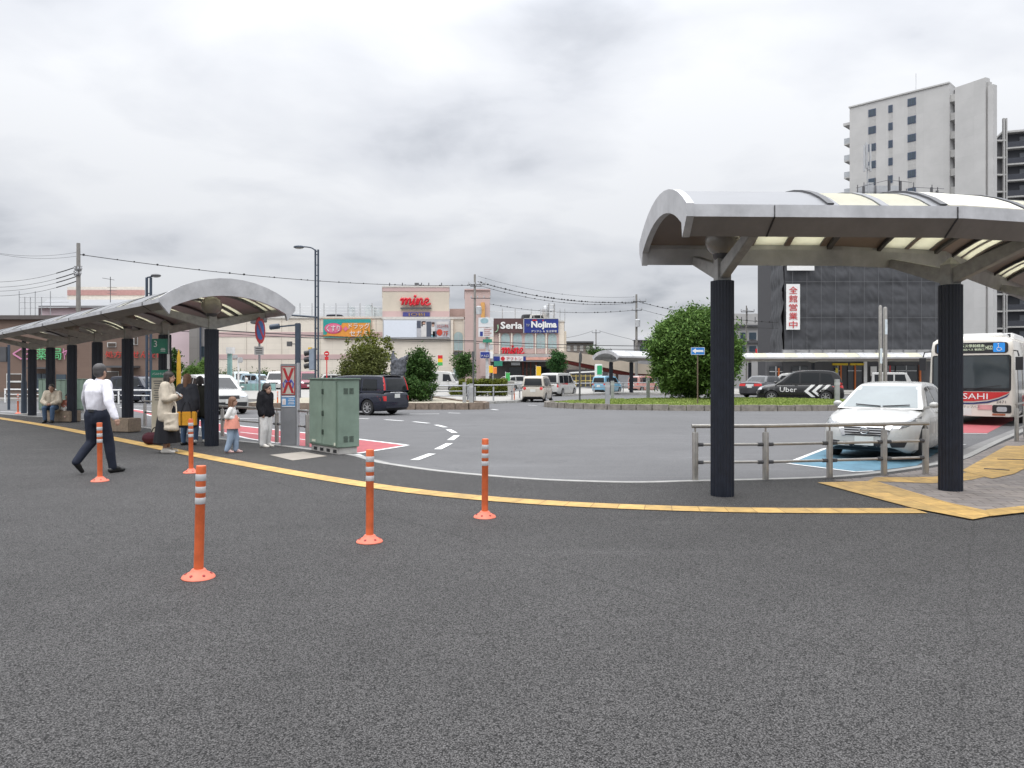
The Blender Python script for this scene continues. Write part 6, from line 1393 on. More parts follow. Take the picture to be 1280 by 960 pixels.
# statue
T = thing('statue', (XA(497, 40.9), 40.9, .1), 'rough dark grey stone statue with two raised horns among shrubs', 'statue'); rs_ = np.random.default_rng(2); bb = MB(); bb.capsule((0, 0, 0), .44, (.02, 0, 1.5), .36); bb.capsule((-.05, 0, 1.3), .34, (-.12, 0, 2.15), .24); bb.capsule((-.15, 0, 2.0), .22, (-.26, 0, 2.5), .09); bb.capsule((-.27, 0, 2.4), .09, (-.22, 0, 2.75), .05); bb.capsule((.10, 0, 1.4), .34, (.28, 0, 2.2), .22); bb.capsule((.28, 0, 2.2), .2, (.52, 0, 2.5), .09)
cloth('figure', bb, mat('statue_stone', (.075, .08, .095), .7, 0, .35, 6., bump=.5, bscale=15.), T, .05, 2, .09); bb = MB(); bb.box((0, 0, .05), (1.1, .9, .3)); bb.build('pedestal', M_CONC, T, bevel=.03)
# ================================================================ buildings
def building(name, label, Y, px, depth_base=0.0, cat='building'):
    L_ = (XA(px, Y), Y, depth_base); T = thing(name, L_, label, cat); T['_abs'] = L_; return T
def fbox(bb, px0, px1, py0, py1, Y, d, m=0):          # frontal block: front face at Y, depth d behind it
    if d < 4: return bb.span((XA(px0, Y), Y, ZA(py1, Y)), (XA(px1, Y), Y + d, ZA(py0, Y)), m)
    x0, x1, xc = XA(px0, Y), XA(px1, Y), XA((px0 + px1) / 2, Y)      # side walls splay a little with depth
    k0 = x0 * d / Y if x1 < 0 or x0 < 0 < x1 else x0 * d / Y; k1 = x1 * d / Y
    return bb.prism([(x0, Y), (x1, Y), (x1 + k1, Y + d), (x0 + k0, Y + d)], ZA(py1, Y), ZA(py0, Y), m)
def fpart(T, name, m, boxes, Y, d, bevel=0, label=None):
    o = None
    for b in boxes[::-1]:
        bb = MB(); fbox(bb, *b, Y, d); o = bb.build(name, m, T, world=True, bevel=bevel, label=label)
    return o
def ftext(T, name, m, body, px0, px1, py0, py1, Y, parent=None, th=.05, bold=0.):
    p = parent or T; bb = MB(); bb.text(body, W((px0 + px1) / 2, (py0 + py1) / 2, Y), UX, UZ, (px1 - px0) / F * Y, (py1 - py0) / F * Y, .0, 0, th, bold)
    if '_abs' not in p: p['_abs'] = T['_abs']
    return bb.build(name, m, p, world=True)
def wallmat(name, col, jx, jz, jc=.82, var=.07, rough=.8):
    m = mat(name, col, rough, 0, var, .35); nt = m.node_tree; b = nt.nodes['Principled BSDF']; t = nt.nodes.new('ShaderNodeTexCoord'); mp = nt.nodes.new('ShaderNodeMapping'); mp.inputs['Rotation'].default_value = (R(90), 0, 0)
    nt.links.new(t.outputs['Object'], mp.inputs[0]); br = nt.nodes.new('ShaderNodeTexBrick'); br.offset = 0; br.inputs['Scale'].default_value = 1; br.inputs['Brick Width'].default_value = jx; br.inputs['Row Height'].default_value = jz; br.inputs['Mortar Size'].default_value = .03 if jz > .5 else .006
    br.inputs['Color1'].default_value = (1, 1, 1, 1); br.inputs['Color2'].default_value = (.95, .95, .95, 1); br.inputs['Mortar'].default_value = (jc, jc, jc, 1); nt.links.new(mp.outputs[0], br.inputs['Vector'])
    src = b.inputs['Base Color'].links[0].from_socket; mx = nt.nodes.new('ShaderNodeMix'); mx.data_type = 'RGBA'; mx.blend_type = 'MULTIPLY'; mx.inputs['Factor'].default_value = 1.
    nt.links.new(src, mx.inputs['A']); nt.links.new(br.outputs['Color'], mx.inputs['B']); nt.links.new(mx.outputs['Result'], b.inputs['Base Color']); return m
def mul(c, k): return tuple(v * k for v in c)
CREAM = wallmat('mall_cream_panel', (.70, .64, .55), 3.2, .9, .88); PINKB = mat('mall_pink_band', (.50, .365, .35), .8, 0, .06, .5); PINKT = wallmat('mall_pink_tower', (.50, .375, .345), 1.2, 1.0, .92); BEI = wallmat('mall_tower_beige', (.58, .52, .43), 2., 1.2, .94)
WINB = glass('pale_curtain_glass', (.36, .46, .46), .25, .5); MROOF = mat('roof_pale', (.55, .53, .49), .8)
# ---- shopping mall
Y = 110.; T = building('shopping_mall', 'long cream and pink striped shopping mall with a red sign tower and roof parking', Y, 470, 0.)
MT = T
fpart(T, 'wall', CREAM, [(232, 478, 398, 485.5)], Y, 45)
fpart(T, 'parapet', MROOF, [(230, 478, 395.5, 398)], Y - .15, 45.3)
fpart(T, 'pink_band', PINKB, [(232, 478, 415, 421)], Y - .06, .2); fpart(T, 'pink_band', PINKB, [(232, 478, 443, 449)], Y - .06, .2)
fpart(T, 'wall_joint', mat('wall_joint_tan', (.5, .45, .39), .8), [(px - .3, px + .3, 398, 484) for px in (262, 308, 352, 400, 440, 470)], Y - .05, .1)
fpart(T, 'wall', CREAM, [(478, 580, 397.5, 485.5)], Y - 2.0, 40)
fpart(T, 'parapet', MROOF, [(477.5, 580, 396, 399)], Y - 2.2, 20)
twr = fpart(T, 'sign_tower', BEI, [(478, 561.5, 364, 397)], Y - .3, 14); twr['_abs'] = T['_abs']
fpart(T, 'pink_band', PINKB, [(478, 561.5, 359, 364.2)], Y - .35, 14.1); fpart(T, 'pink_band', PINKB, [(478, 561.5, 389, 397)], Y - .4, .3); fpart(T, 'parapet', MROOF, [(477.5, 562, 357.2, 359.2)], Y - .4, 14.4)
# red script sign
SCR = [(0, .40), (.07, .56), (.16, .60), (.17, .45), (.12, .05), (.22, .40), (.34, .60), (.41, .52), (.36, .05), (.46, .40), (.58, .60), (.66, .50), (.61, .14), (.67, .03), (.78, .18), (.90, .58), (.86, .14), (.92, .03), (1.02, .18), (1.13, .58), (1.16, .45), (1.11, .05), (1.22, .40), (1.34, .60), (1.42, .50), (1.38, .14), (1.45, .03), (1.58, .20), (1.78, .36), (1.82, .50), (1.74, .60), (1.63, .50), (1.58, .25), (1.66, .07), (1.80, .04), (1.98, .16)]
def script(T, px0, px1, py0, py1, Y, parent, r=.055):
    bb = MB(); sx = (px1 - px0) / F * Y / 1.98; sz = (py1 - py0) / F * Y / .90; o = W(px0, py1, Y); pts = [o + Vector((x * sx, 0, z * sz)) for x, z in SCR]
    bb.tube(catmull(pts, 4), r * sx * 1.3, 6); bb.sphere(o + Vector((.96 * sx, 0, .80 * sz)), r * sx * 1.9, 10, 6)
    if '_abs' not in parent: parent['_abs'] = T['_abs']
    return bb.build('script_lettering', mat('sign_red_letter', (.55, .015, .03), .4), parent, 60, world=True)
script(T, 500.5, 538.5, 369, 381.5, Y - .7, twr)
fpart(T, 'sign_rail', M_DGREY, [(500.5, 539, 384.3, 386.2)], Y - .7, .3)
ns = fpart(T, 'small_sign', mat('sign_navy', (.05, .05, .20), .5), [(503.5, 537, 390.3, 395.6)], Y - .6, .2); ns['_abs'] = T['_abs']; ftext(T, 'sign_lettering', mat('dull_gold', (.35, .22, .08), .5), 'IOBI', 511, 531, 391.2, 394.8, Y - .65, ns)
# billboards
Yb = Y - 2.5; bf = fpart(T, 'billboard_frame', M_LGREY, [(478.6, 563, 399.2, 423.2)], Yb, .3); bf['_abs'] = T['_abs']
fpart(T, 'billboard_panel', mat('billboard_white', (.66, .70, .76), .5, var=.03), [(479.8, 520.8, 400.6, 421.6)], Yb - .05, .1)
ad = fpart(T, 'billboard_picture', mat('ad_backdrop', (.42, .42, .44), .5, 0, .3, 1.2), [(521, 562, 400.6, 421.6)], Yb - .05, .1); ad['_abs'] = T['_abs']
for nm, m, q in (('picture_panel', mat('ad_slate', (.07, .08, .11), .5), [(521.2, 526, 401, 410), (533, 539, 402, 421), (541, 546, 414, 421)]), ('picture_panel', mat('ad_white', (.62, .60, .58), .5), [(526.5, 533, 405, 421), (538.5, 543.5, 408, 419), (545.5, 561, 402, 405.5)]), ('picture_panel', mat('ad_skin', (.55, .34, .26), .5), [(528.5, 531.5, 402.5, 406), (540, 542.6, 405, 408.4)]), ('picture_panel', mat('ad_hair', (.06, .035, .03), .5), [(527.6, 532, 401.4, 403), (539.4, 543.2, 402.8, 405.4), (526.8, 528.4, 402, 408)]), ('picture_panel', mat('ad_teal', (.2, .36, .42), .5), [(539, 543.6, 418, 421.4)])):
    fpart(T, nm, m, q, Yb - .07, .04).parent = ad
bb = MB(); o = W(549.5, 415.5, Yb - .08); bb.plate([(.42 * math.cos(k * .4488), .48 * math.sin(k * .4488)) for k in range(14)], o, UX, UZ, .03); bb.build('picture_ball', mat('ad_red', (.5, .06, .03), .5), ad, world=True)
ftext(T, 'picture_lettering', mat('ad_red', 0), '7F', 554, 560, 414, 420, Yb - .08, ad); ftext(T, 'picture_lettering', mat('ad_red', 0), 'リニューアル', 546.5, 560.5, 406, 409.5, Yb - .08, ad)
# orange pharmacy signboard
Yp = Y - .4; sb = fpart(T, 'orange_signboard', mat('sign_orange', (.68, .27, .04), .5), [(404, 463.5, 399, 422)], Yp, .3); sb['_abs'] = T['_abs']; teal = mat('sign_teal', (.02, .28, .26), .5)
bb = MB(); O = W(404, 422, Yp); k = Yp / F
bb.plate([(0, 3.5 * k), (4 * k, 3.5 * k), (6 * k, 8 * k), (22 * k, 14 * k), (24 * k, 18.5 * k), (59.5 * k, 18.5 * k), (59.5 * k, 23 * k), (0, 23 * k)], O + Vector((0, -.02, 0)), UX, UZ, .02); bb.plate([(0, 0), (59.5 * k, 0), (59.5 * k, 1 * k), (0, 1 * k)], O + Vector((0, -.02, 0)), UX, UZ, .02); bb.plate([(58.8 * k, 0), (59.5 * k, 0), (59.5 * k, 18.5 * k), (58.8 * k, 18.5 * k)], O + Vector((0, -.02, 0)), UX, UZ, .02); bb.build('teal_field', teal, sb, world=True)
bb = MB(); e_ = lambda rx, ry: [(rx * k * math.cos(t * .2618), ry * k * math.sin(t * .2618)) for t in range(24)]
bb.plate(e_(11, 6.6), W(416.5, 410.5, Yp - .04), UX, UZ, .03); bb.build('pink_oval', mat('sign_pink', (.62, .06, .18), .5), sb, world=True); bb = MB(); bb.plate(e_(9.8, 5.4), W(416.5, 410.5, Yp - .06), UX, UZ, .02); bb.build('oval_field', mat('sign_pink_light', (.62, .16, .25), .5), sb, world=True)
ftext(T, 'sign_lettering', M_WHITE, 'くすり', 408.2, 424.8, 406.6, 414.6, Yp - .1, sb); ftext(T, 'sign_lettering', M_WHITE, 'ドラッグ', 436, 462, 403.8, 411, Yp - .06, sb); ftext(T, 'sign_lettering', M_WHITE, 'セガミ', 437, 460, 413, 420, Yp - .06, sb)
bb = MB(); bb.plate([((2.6 + .8 * math.cos(4 * t * .3142)) * k * math.cos(t * .3142), (2.6 + .8 * math.cos(4 * t * .3142)) * k * math.sin(t * .3142)) for t in range(20)], W(432, 411, Yp - .06), UX, UZ, .02); bb.build('sign_flower', mat('sign_pink_light', 0), sb, world=True)
# arch bay between billboard and pink tower
def arch_win(px0, px1, py0, py1, Y, T, m=WINB, fr=None):
    w_ = (px1 - px0) / F * Y / 2; hh = (py1 - py0) / F * Y; P = [(-w_, 0), (w_, 0)] + [(w_ * math.cos(R(t)), hh - w_ + w_ * math.sin(R(t))) for t in range(0, 181, 15)]
    bb = MB(); o = W((px0 + px1) / 2, py1, Y); bb.plate([(x * 1.16, z * 1.03 if z > 0 else z - .1) for x, z in P], o + Vector((0, .02, 0)), UX, UZ, .1); f = bb.build('window_frame', fr or PINKB, T, world=True); f['_abs'] = T['_abs']
    bb = MB(); bb.plate(P, o + Vector((0, -.01, 0)), UX, UZ, .03); bb.build('window_glass', m, f, world=True)
    bb = MB(); bb.box(o + Vector((0, -.03, hh * .45)), (.06, .03, hh * .9)); bb.box(o + Vector((0, -.03, hh * .45)), (w_ * 2, .03, .06)); bb.build('window_bars', M_LGREY, f, world=True)
Yw = Y - 2.3; fpart(T, 'pilaster', CREAM, [(563.5, 566.5, 400, 485), (579, 580.5, 400, 485)], Yw - .2, .6); arch_win(567.5, 578.5, 415, 438, Yw, T, fr=BEI)
fpart(T, 'door_recess', M_DGREY, [(567.5, 578.5, 440, 444)], Yw - .05, .2); fpart(T, 'show_window', WINB, [(566, 578, 460, 472)], Yw - .05, .2)
fpart(T, 'pink_wall', PINKT, [(562, 582, 386, 396.2)], Y + 5, 6); fpart(T, 'tower', PINKT, [(581, 612.5, 362.5, 486)], Y - 5, 12); fpart(T, 'tower_cap', PINKB, [(580.5, 613, 361, 362.7)], Y - 5.2, 12.4)
fpart(T, 'tower_sign', mat('sign_amber', (.6, .32, .1), .5, 0, .35, 1.2), [(601, 606, 378, 397)], Y - 5.4, .3)
# sign front on the right
Ys = Y - 6; fpart(T, 'wall', CREAM, [(612.5, 705, 402, 452)], Ys, 26); fpart(T, 'parapet', MROOF, [(698, 705.6, 400.5, 402.2)], Ys - .1, 26); fpart(T, 'wall', CREAM, [(705, 708, 414, 450)], Ys + 2, 18)
fpart(T, 'pink_wall', PINKT, [(617, 698.5, 416, 442)], Ys - .12, .3)
br_ = mat('sign_brown', (.09, .045, .045), .45); bl_ = mat('sign_navy_blue', (.015, .03, .20), .45)
s1 = fpart(T, 'brown_signboard', br_, [(617, 654, 398, 415.8)], Ys - .5, .4); s1['_abs'] = T['_abs']; ftext(T, 'sign_lettering', M_WHITE, 'Seria', 625.6, 653, 402.2, 411.2, Ys - .52, s1, bold=.03)
bb = MB(); o = W(620, 410, Ys - .58); bb.tube(catmull([o + Vector((-.2, 0, -.55)), o + Vector((.05, 0, -.5)), o + Vector((.28, 0, -.15)), o + Vector((.25, 0, .45))], 5), [.03 + .006 * i for i in range(16)], 6); bb.build('sign_leaf', mat('pale_green', (.3, .45, .3), .5), s1, world=True)
s2 = fpart(T, 'navy_signboard', bl_, [(655, 698, 398.5, 416)], Ys - .5, .4); s2['_abs'] = T['_abs']; fpart(T, 'sign_border', M_LGREY, [(654.2, 655.2, 398, 416.2), (654.2, 698.4, 397.8, 398.6)], Ys - .55, .3)
ftext(T, 'sign_lettering', M_WHITE, 'Nojima', 664, 696, 401.5, 412, Ys - .52, s2, bold=.045); ftext(T, 'sign_lettering', M_WHITE, 'デジタル ＆ 生活家電', 664, 696, 412.6, 415.4, Ys - .52, s2); fpart(T, 'red_symbol', M_RED, [(665.5, 671, 399.6, 401), (678, 679.4, 399.8, 401.2)], Ys - .58, .06).parent = s2; ftext(T, 'sign_lettering', M_LGREY, 'TSP', 657.5, 662, 405, 408, Ys - .52, s2)
for p0 in (626.5, 641.5, 656, 670.5, 685): arch_win(p0, p0 + 10.8, 416.6, 435.5, Ys - .15, T)
fpart(T, 'pilaster', CREAM, [(623.6, 625.4, 416, 443), (638.7, 640.5, 416, 443), (669, 670, 416, 443), (682, 683.6, 416, 443), (612.5, 617, 416, 443)], Ys - .4, .5)
script(T, 627, 655.5, 431.5, 442.5, Ys - .6, T, .06)
fpart(T, 'balcony_wall', mat('terrace_grey', (.36, .34, .32), .8), [(616, 700, 442.5, 445.5)], Ys - 1.2, 1.4)
cv = fpart(T, 'entrance_canopy', mat('canopy_grey', (.33, .32, .33), .7), [(614, 700, 445, 452)], Ys - 3, 3.2); cv['_abs'] = T['_abs']
a = fpart(T, 'sign_strip', bl_, [(617, 657, 445.6, 451)], Ys - 3.2, .2); a['_abs'] = T['_abs']; fpart(T, 'sign_strip', M_WHITE, [(625, 654, 445.3, 451.2)], Ys - 3.25, .2); ftext(T, 'sign_lettering', M_RED, 'アフトン', 633, 652, 446.3, 450.4, Ys - 3.3)
bb = MB(); bb.plate([(.28 * math.cos(k_ * .5), .28 * math.sin(k_ * .5)) for k_ in range(13)], W(628.5, 448.3, Ys - 3.3), UX, UZ, .05); bb.build('sign_symbol', M_RED, a, world=True)
fpart(T, 'sign_strip', mat('salmon_strip', (.6, .32, .25), .6, 0, .25, 1.), [(657.5, 694, 446.5, 450)], Ys - 3.15, .1); fpart(T, 'sign_strip', M_LGREY, [(639, 650, 453, 456.5)], Ys - 2.5, .1)
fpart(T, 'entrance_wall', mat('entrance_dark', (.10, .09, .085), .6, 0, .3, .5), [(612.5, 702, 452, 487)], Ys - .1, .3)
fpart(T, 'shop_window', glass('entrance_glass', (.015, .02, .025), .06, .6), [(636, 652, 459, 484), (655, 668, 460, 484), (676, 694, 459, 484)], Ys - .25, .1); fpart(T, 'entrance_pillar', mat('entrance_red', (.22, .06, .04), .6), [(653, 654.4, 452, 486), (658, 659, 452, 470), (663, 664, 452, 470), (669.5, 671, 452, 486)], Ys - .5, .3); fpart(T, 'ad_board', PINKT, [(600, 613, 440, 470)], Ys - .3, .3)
# penthouse on the left part and roof fences
fpart(T, 'penthouse', MROOF, [(84, 180, 358.5, 401)], Y + 12, 12); fpart(T, 'maroon_band', mat('roof_maroon', (.36, .21, .20), .8), [(84, 180, 362.5, 369)], Y + 11.9, .3); fpart(T, 'wall', CREAM, [(60, 232, 385, 485)], Y + 1, 20)
bb = MB(); Yf = Y + 3
for px in list(range(345, 480, 15)) + list(range(205, 345, 20)): bb.tube([(XA(px, Yf), Yf, ZA(397, Yf)), (XA(px, Yf), Yf, ZA(379, Yf))], .07, 6)
for py in (383.5, 387, 391): bb.tube([(XA(200, Yf), Yf, ZA(py, Yf)), (XA(480, Yf), Yf, ZA(py, Yf))], .03, 5)
for px in (628, 644, 664, 676, 706, 700): bb.tube([(XA(px, Ys + 6), Ys + 6, ZA(400, Ys)), (XA(px, Ys + 6), Ys + 6, ZA(381, Ys))], .06, 6)
bb.tube([(XA(612, Ys + 6), Ys + 6, ZA(385, Ys)), (XA(702, Ys + 6), Ys + 6, ZA(386, Ys))], .03, 5)
bb.build('roof_fence', M_GALV, T, world=True)
bb = MB()
for px, py0, w_ in ((456, 381, 7), (462, 384, 6), (467, 386, 8), (474, 385, 6), (436, 383, 4)):
    fpart(T, 'roof_plant', mat('roof_plant_grey', (.42, .46, .48), .6, 0, .2, 2.), [(px, px + w_, py0, 397)], Y + 7 + w_ * .1, 2.5)
bb = MB(); Yk = Ys + 9
for px in (686, 693): 
    for dy in (0, 2): bb.tube([(XA(px, Yk), Yk + dy, ZA(400, Yk)), (XA(px, Yk), Yk + dy, ZA(379, Yk))], .1, 6)
for py in (381, 387, 393): bb.tube([(XA(683, Yk), Yk, ZA(py, Yk)), (XA(694, Yk), Yk, ZA(py, Yk))], .06, 5)
bb.sphere((XA(681.5, Yk), Yk, ZA(390, Yk)), (.5, .5, 1.), 10, 8); bb.build('roof_tank_frame', M_GALV, T, world=True)
bb = MB()
for px in (487, 503, 520, 527, 536, 552): bb.tube([(XA(px, Y + 3), Y + 3, ZA(358, Y + 3)), (XA(px, Y + 3), Y + 3, ZA(353.5, Y + 3))], .08, 6)
bb.box(W(521, 355, Y + 3), (.6, .5, .3)); bb.build('roof_fitting', M_DGREY, T, world=True)
# ---- parking ramp
Yr = 104; T = building('parking_ramp', 'sloping cream parking ramp with maroon underside beside the mall entrance', Yr, 760, 0., 'ramp')
bb = MB(); k = lambda px, py: (XA(px, Yr), ZA(py, Yr))
bb.plate([(k(*p)[0], k(*p)[1]) for p in ((700, 440.5), (730, 444), (790, 455), (845, 461), (845, 469), (790, 467.5), (730, 456), (700, 450))], (0, Yr, 0), UX, UZ, -5); bb.build('ramp_wall', mat('ramp_beige', (.42, .36, .29), .8, 0, .12, .5), T, world=True)
bb = MB(); bb.plate([(k(*p)[0], k(*p)[1]) for p in ((704, 450), (730, 454.5), (775, 463.5), (820, 468.5), (820, 471.5), (775, 468.5), (730, 460), (704, 454))], (0, Yr - .15, 0), UX, UZ, -3); bb.build('maroon_underside', mat('ramp_maroon', (.30, .07, .06), .8), T, world=True)
for a_ in ((704, 708, 452, 487), (770, 773, 466, 487), (815, 818, 468, 487)): fpart(T, 'ramp_pillar', mat('ramp_beige', 0), [a_], Yr + .1, 2)
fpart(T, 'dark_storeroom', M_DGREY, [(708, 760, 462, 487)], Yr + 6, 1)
T = thing('cycle_shelter', (XA(735, 92), 92, .02), 'low white bicycle shelter roof with yellow railings under the ramp', 'shelter'); T['_abs'] = tuple(T.location); bb = MB(); bb.bar(W(712, 466, 92), W(752, 464, 92), 2.4, .16); bb.build('roof', M_WHITE, T, world=True); bb = MB()
for px in range(714, 745, 6): bb.tube([W(px, 468, 91) , W(px, 483, 91)], .06, 6)
for py in (470, 476): bb.tube([W(714, py, 91), W(744, py, 91)], .05, 6)
bb.build('yellow_railing', mat('dull_yellow', (.45, .35, .10), .6), T, world=True)
T = thing('green_kiosk_sign', (XA(750.5, 74), 74, .02), 'white kiosk box with a green panel behind the light blue hatchback', 'sign'); T['_abs'] = tuple(T.location); bb = MB(); fbox(bb, 744, 753, 455, 486, 74, .5); bb.build('case', M_WHITE, T, world=True, bevel=.04); bb = MB(); fbox(bb, 746.5, 752.5, 457, 468, 73.95, .06); bb.build('green_panel', mat('kiosk_green', (.02, .32, .12), .5), T, world=True)
rail('guard_rail', 'pale guard rail along the ramp pavement behind the light blue hatchback', [(4.2, 62), (7.2, 66.0), (10.2, 69), (14.5, 73)], (.85, .5), .05, .045, 'guard rails across the road', .8, m=M_LGREY, zb=.02)
# ---- brown pharmacy building, left
Yp = 52.; BR = wallmat('brown_tile', (.17, .115, .09), .6, .3, .85, .1); T = building('pharmacy', 'brown tiled two storey pharmacy with pink, green and red lettering', Yp, 100, .02)
fpart(T, 'wall', BR, [(-120, 207, 398, 497.5)], Yp, 14); fpart(T, 'roof_edge', mat('roof_dark_brown', (.10, .085, .08), .7), [(-122, 100, 394, 399)], Yp - .25, 14.5); fpart(T, 'roof_edge', mat('roof_dark_brown', 0), [(100, 209, 396, 399)], Yp - .2, 14.4)
PK = mat('letter_pink', (.62, .25, .42), .5); GN = mat('letter_green', (.14, .50, .22), .5); RD = mat('letter_red', (.50, .05, .04), .5)
for ch, p0, p1, m in (('さ', 1, 11, PK), ('く', 16, 28, PK), ('ら', 31, 39, PK), ('薬', 46, 58, GN), ('局', 65.5, 77, GN), ('ヤ', 78, 84, PK), ('ノ', 91, 96, PK)): ftext(T, 'sign_lettering', m, ch, p0, p1, 435.5, 449.5, Yp - .08)
for ch, p0, p1 in (('処', 132, 142), ('方', 143, 152), ('せ', 166, 174), ('ん', 176, 184), ('受', 186, 194), ('付', 196, 204)): ftext(T, 'sign_lettering', RD, ch, p0, p1, 439, 447, Yp - .08)
GW = mat('white_frame', (.6, .6, .58), .5)
for a_ in ((8, 27, 467, 487), (134, 145, 428, 434), (167, 172, 419, 431), (128, 148, 464, 476)):
    f_ = fpart(T, 'window_frame', GW, [a_], Yp - .06, .15); f_['_abs'] = T['_abs']; bb = MB(); fbox(bb, a_[0] + .8, a_[1] - .8, a_[2] + .8, a_[3] - .8, Yp - .1, .08); bb.build('window_glass', glass('brown_glass', (.06, .04, .03), .1), f_, world=True)
fpart(T, 'white_strip', GW, [(8, 29, 476, 478)], Yp - .15, .08); fpart(T, 'awning', M_DGREY, [(33, 57, 459, 461), (128, 166, 457, 459.5)], Yp - 1, 1.1)
fpart(T, 'door', WIN_D if False else M_WIN, [(45, 51, 467, 496), (52, 57, 467, 496), (70, 82, 468, 496)], Yp - .08, .1); fpart(T, 'base_course', mat('base_brown', (.13, .10, .085), .8), [(-120, 207, 490, 497.4)], Yp - .12, .2)
fpart(T, 'notice', M_LGREY, [(172, 178, 470, 477)], Yp - .1, .05)
# ---- pink house with dark roof, grey wall building
Yh = 72.; T = building('pink_building', 'pale pink building with dark flat roof edge behind the pharmacy', Yh, 150, .02); fpart(T, 'wall', wallmat('pale_pink_wall', (.62, .50, .53), 2.4, .5, .93), [(51, 237, 384, 490)], Yh, 14); fpart(T, 'roof', mat('house_roof_grey', (.22, .22, .23), .6), [(48, 240, 382, 384.6)], Yh - .5, 15); bb = MB(); bb.add([W(48, 382, Yh - .5), W(240, 382, Yh - .5), W(220, 374.5, Yh + 7), W(60, 374.5, Yh + 7)], [(0, 1, 2, 3)]); bb.add([W(48, 382, Yh - .5) + Vector((0, .01, -.05)), W(240, 382, Yh - .5) + Vector((0, .01, -.05)), W(220, 374.5, Yh + 7) + Vector((0, .01, -.05)), W(60, 374.5, Yh + 7) + Vector((0, .01, -.05))], [(3, 2, 1, 0)]); bb.build('pitched_roof', mat('house_roof_pale', (.22, .225, .235), .6), T, world=True)
Yg = 68.; T = building('grey_building', 'narrow grey panelled building edge between pink wall and striped mall', Yg, 247, .02); fpart(T, 'wall', wallmat('grey_panel', (.22, .21, .20), 1.2, 1.0, .85), [(236.5, 250, 388, 490)], Yg, 10); fpart(T, 'side_wall', mat('grey_panel_pale', (.33, .32, .32), .8), [(250, 262, 391, 490)], Yg + .6, 9); fpart(T, 'window', M_WIN, [(250.5, 255, 433, 446)], Yg + .5, .1); fpart(T, 'drain_pipe', M_POLE, [(249.4, 250.6, 390, 488)], Yg - .1, .2)
T = building('small_kiosk', 'small white and mint gatehouse beside the mall wall hedge', 74., 286, .0); fpart(T, 'wall', mat('mint_mesh', 0), [(284, 288.5, 442, 485)], 74, .4); fpart(T, 'roof', M_WHITE, [(282.5, 290.5, 434, 442)], 73.8, .7)
Y2 = 62; T = building('rooftop_scaffold', 'thin metal scaffold frame on the roof behind the utility pole', Y2, 45, ZA(399, Y2), 'scaffold'); bb = MB()
for px in (24, 31, 38, 44, 52, 63): bb.tube([W(px, 399, Y2), W(px, 364 if px in (24, 44, 63) else 371, Y2)], .03, 5)
for py in (371.5, 378, 385): bb.tube([W(24, py, Y2), W(86, py - .5, Y2)], .025, 5)
bb.build('frame', M_GALV, T, world=True)
T = building('television_antenna', 'thin television antenna on the pink house roof', 70, 138, ZA(381, 70), 'antenna'); bb = MB(); bb.tube([W(138, 378, 74), W(138, 346, 74)], .035, 5); bb.build('mast', M_DGREY, T, world=True); bb = MB()
bb.tube([W(128, 347.5, 74), W(143, 350, 74)], .025, 5)
for k in range(7): bb.tube([W(129 + k * 2.2, 347.7 + k * .35, 73.6), W(129 + k * 2.2, 347.7 + k * .35, 74.5)], .018, 4)
for k in range(3): bb.tube([W(134, 359 + k * 4, 74), W(146, 359.5 + k * 4, 74)], .018, 4)
bb.build('aerial', M_DGREY, T, world=True)
# ---- netted building
Yn = 80.
def net_mat():
    m = mat('dark_net', (.060, .062, .068), .9, 0, .1, .5); nt = m.node_tree; b = nt.nodes['Principled BSDF']; t = nt.nodes.new('ShaderNodeTexCoord')
    w1 = nt.nodes.new('ShaderNodeTexWave'); w1.inputs['Scale'].default_value = .22; w1.inputs['Distortion'].default_value = 3.; w1.inputs['Detail'].default_value = 3; w1.inputs['Detail Scale'].default_value = .7; w1.bands_direction = 'Z'; nt.links.new(t.outputs['Object'], w1.inputs['Vector'])
    n2 = nt.nodes.new('ShaderNodeTexNoise'); n2.inputs['Scale'].default_value = 1.6; n2.inputs['Detail'].default_value = 6; n2.inputs['Distortion'].default_value = 1.2; nt.links.new(t.outputs['Object'], n2.inputs['Vector'])
    a = nt.nodes.new('ShaderNodeMath'); a.operation = 'MULTIPLY_ADD'; a.inputs[1].default_value = .3; nt.links.new(w1.outputs['Fac'], a.inputs[0]); nt.links.new(n2.outputs['Fac'], a.inputs[2])
    bp = nt.nodes.new('ShaderNodeBump'); bp.inputs['Strength'].default_value = .22; bp.inputs['Distance'].default_value = .15; nt.links.new(a.outputs[0], bp.inputs['Height']); nt.links.new(bp.outputs[0], b.inputs['Normal'])
    return m
NET = net_mat(); T = building('netted_building', 'building wrapped in dark scaffold netting with a red lettered banner', Yn, 1070, .03)
from mathutils import noise as mno
def net(x0, y0, x1, y1, z0, z1_, name, nx, nz_):
    bb = MB(); vs = []; fs = []; dx, dy = x1 - x0, y1 - y0; ln = math.hypot(dx, dy); nx_, ny_ = dy / ln, -dx / ln
    for j in range(nz_ + 1):
        for i in range(nx + 1):
            u_, v_ = i / nx, j / nz_; x, y, z = x0 + dx * u_, y0 + dy * u_, z0 + (z1_ - z0) * v_
            sag = math.sin((v_ * 9) % 1 * math.pi) * .10 + .14 * mno.noise(Vector((u_ * ln * .6, z * .5, 3))) + .20 * abs(mno.noise(Vector((u_ * ln * 1.6 + z * .5, z * .8, 9))))
            sag += .05 * math.sin(u_ * ln * 3.5)
            vs.append((x + nx_ * sag, y + ny_ * sag, z))
    for j in range(nz_):
        for i in range(nx): a = j * (nx + 1) + i; fs.append((a, a + 1, a + nx + 2, a + nx + 1))
    bb.add(vs, fs); return bb.build(name, NET, T, 70, world=True)
xa, xb, xl = XA(980, Yn), XA(1176, Yn), XA(965, Yn + 9); zt = ZA(245.5, Yn)
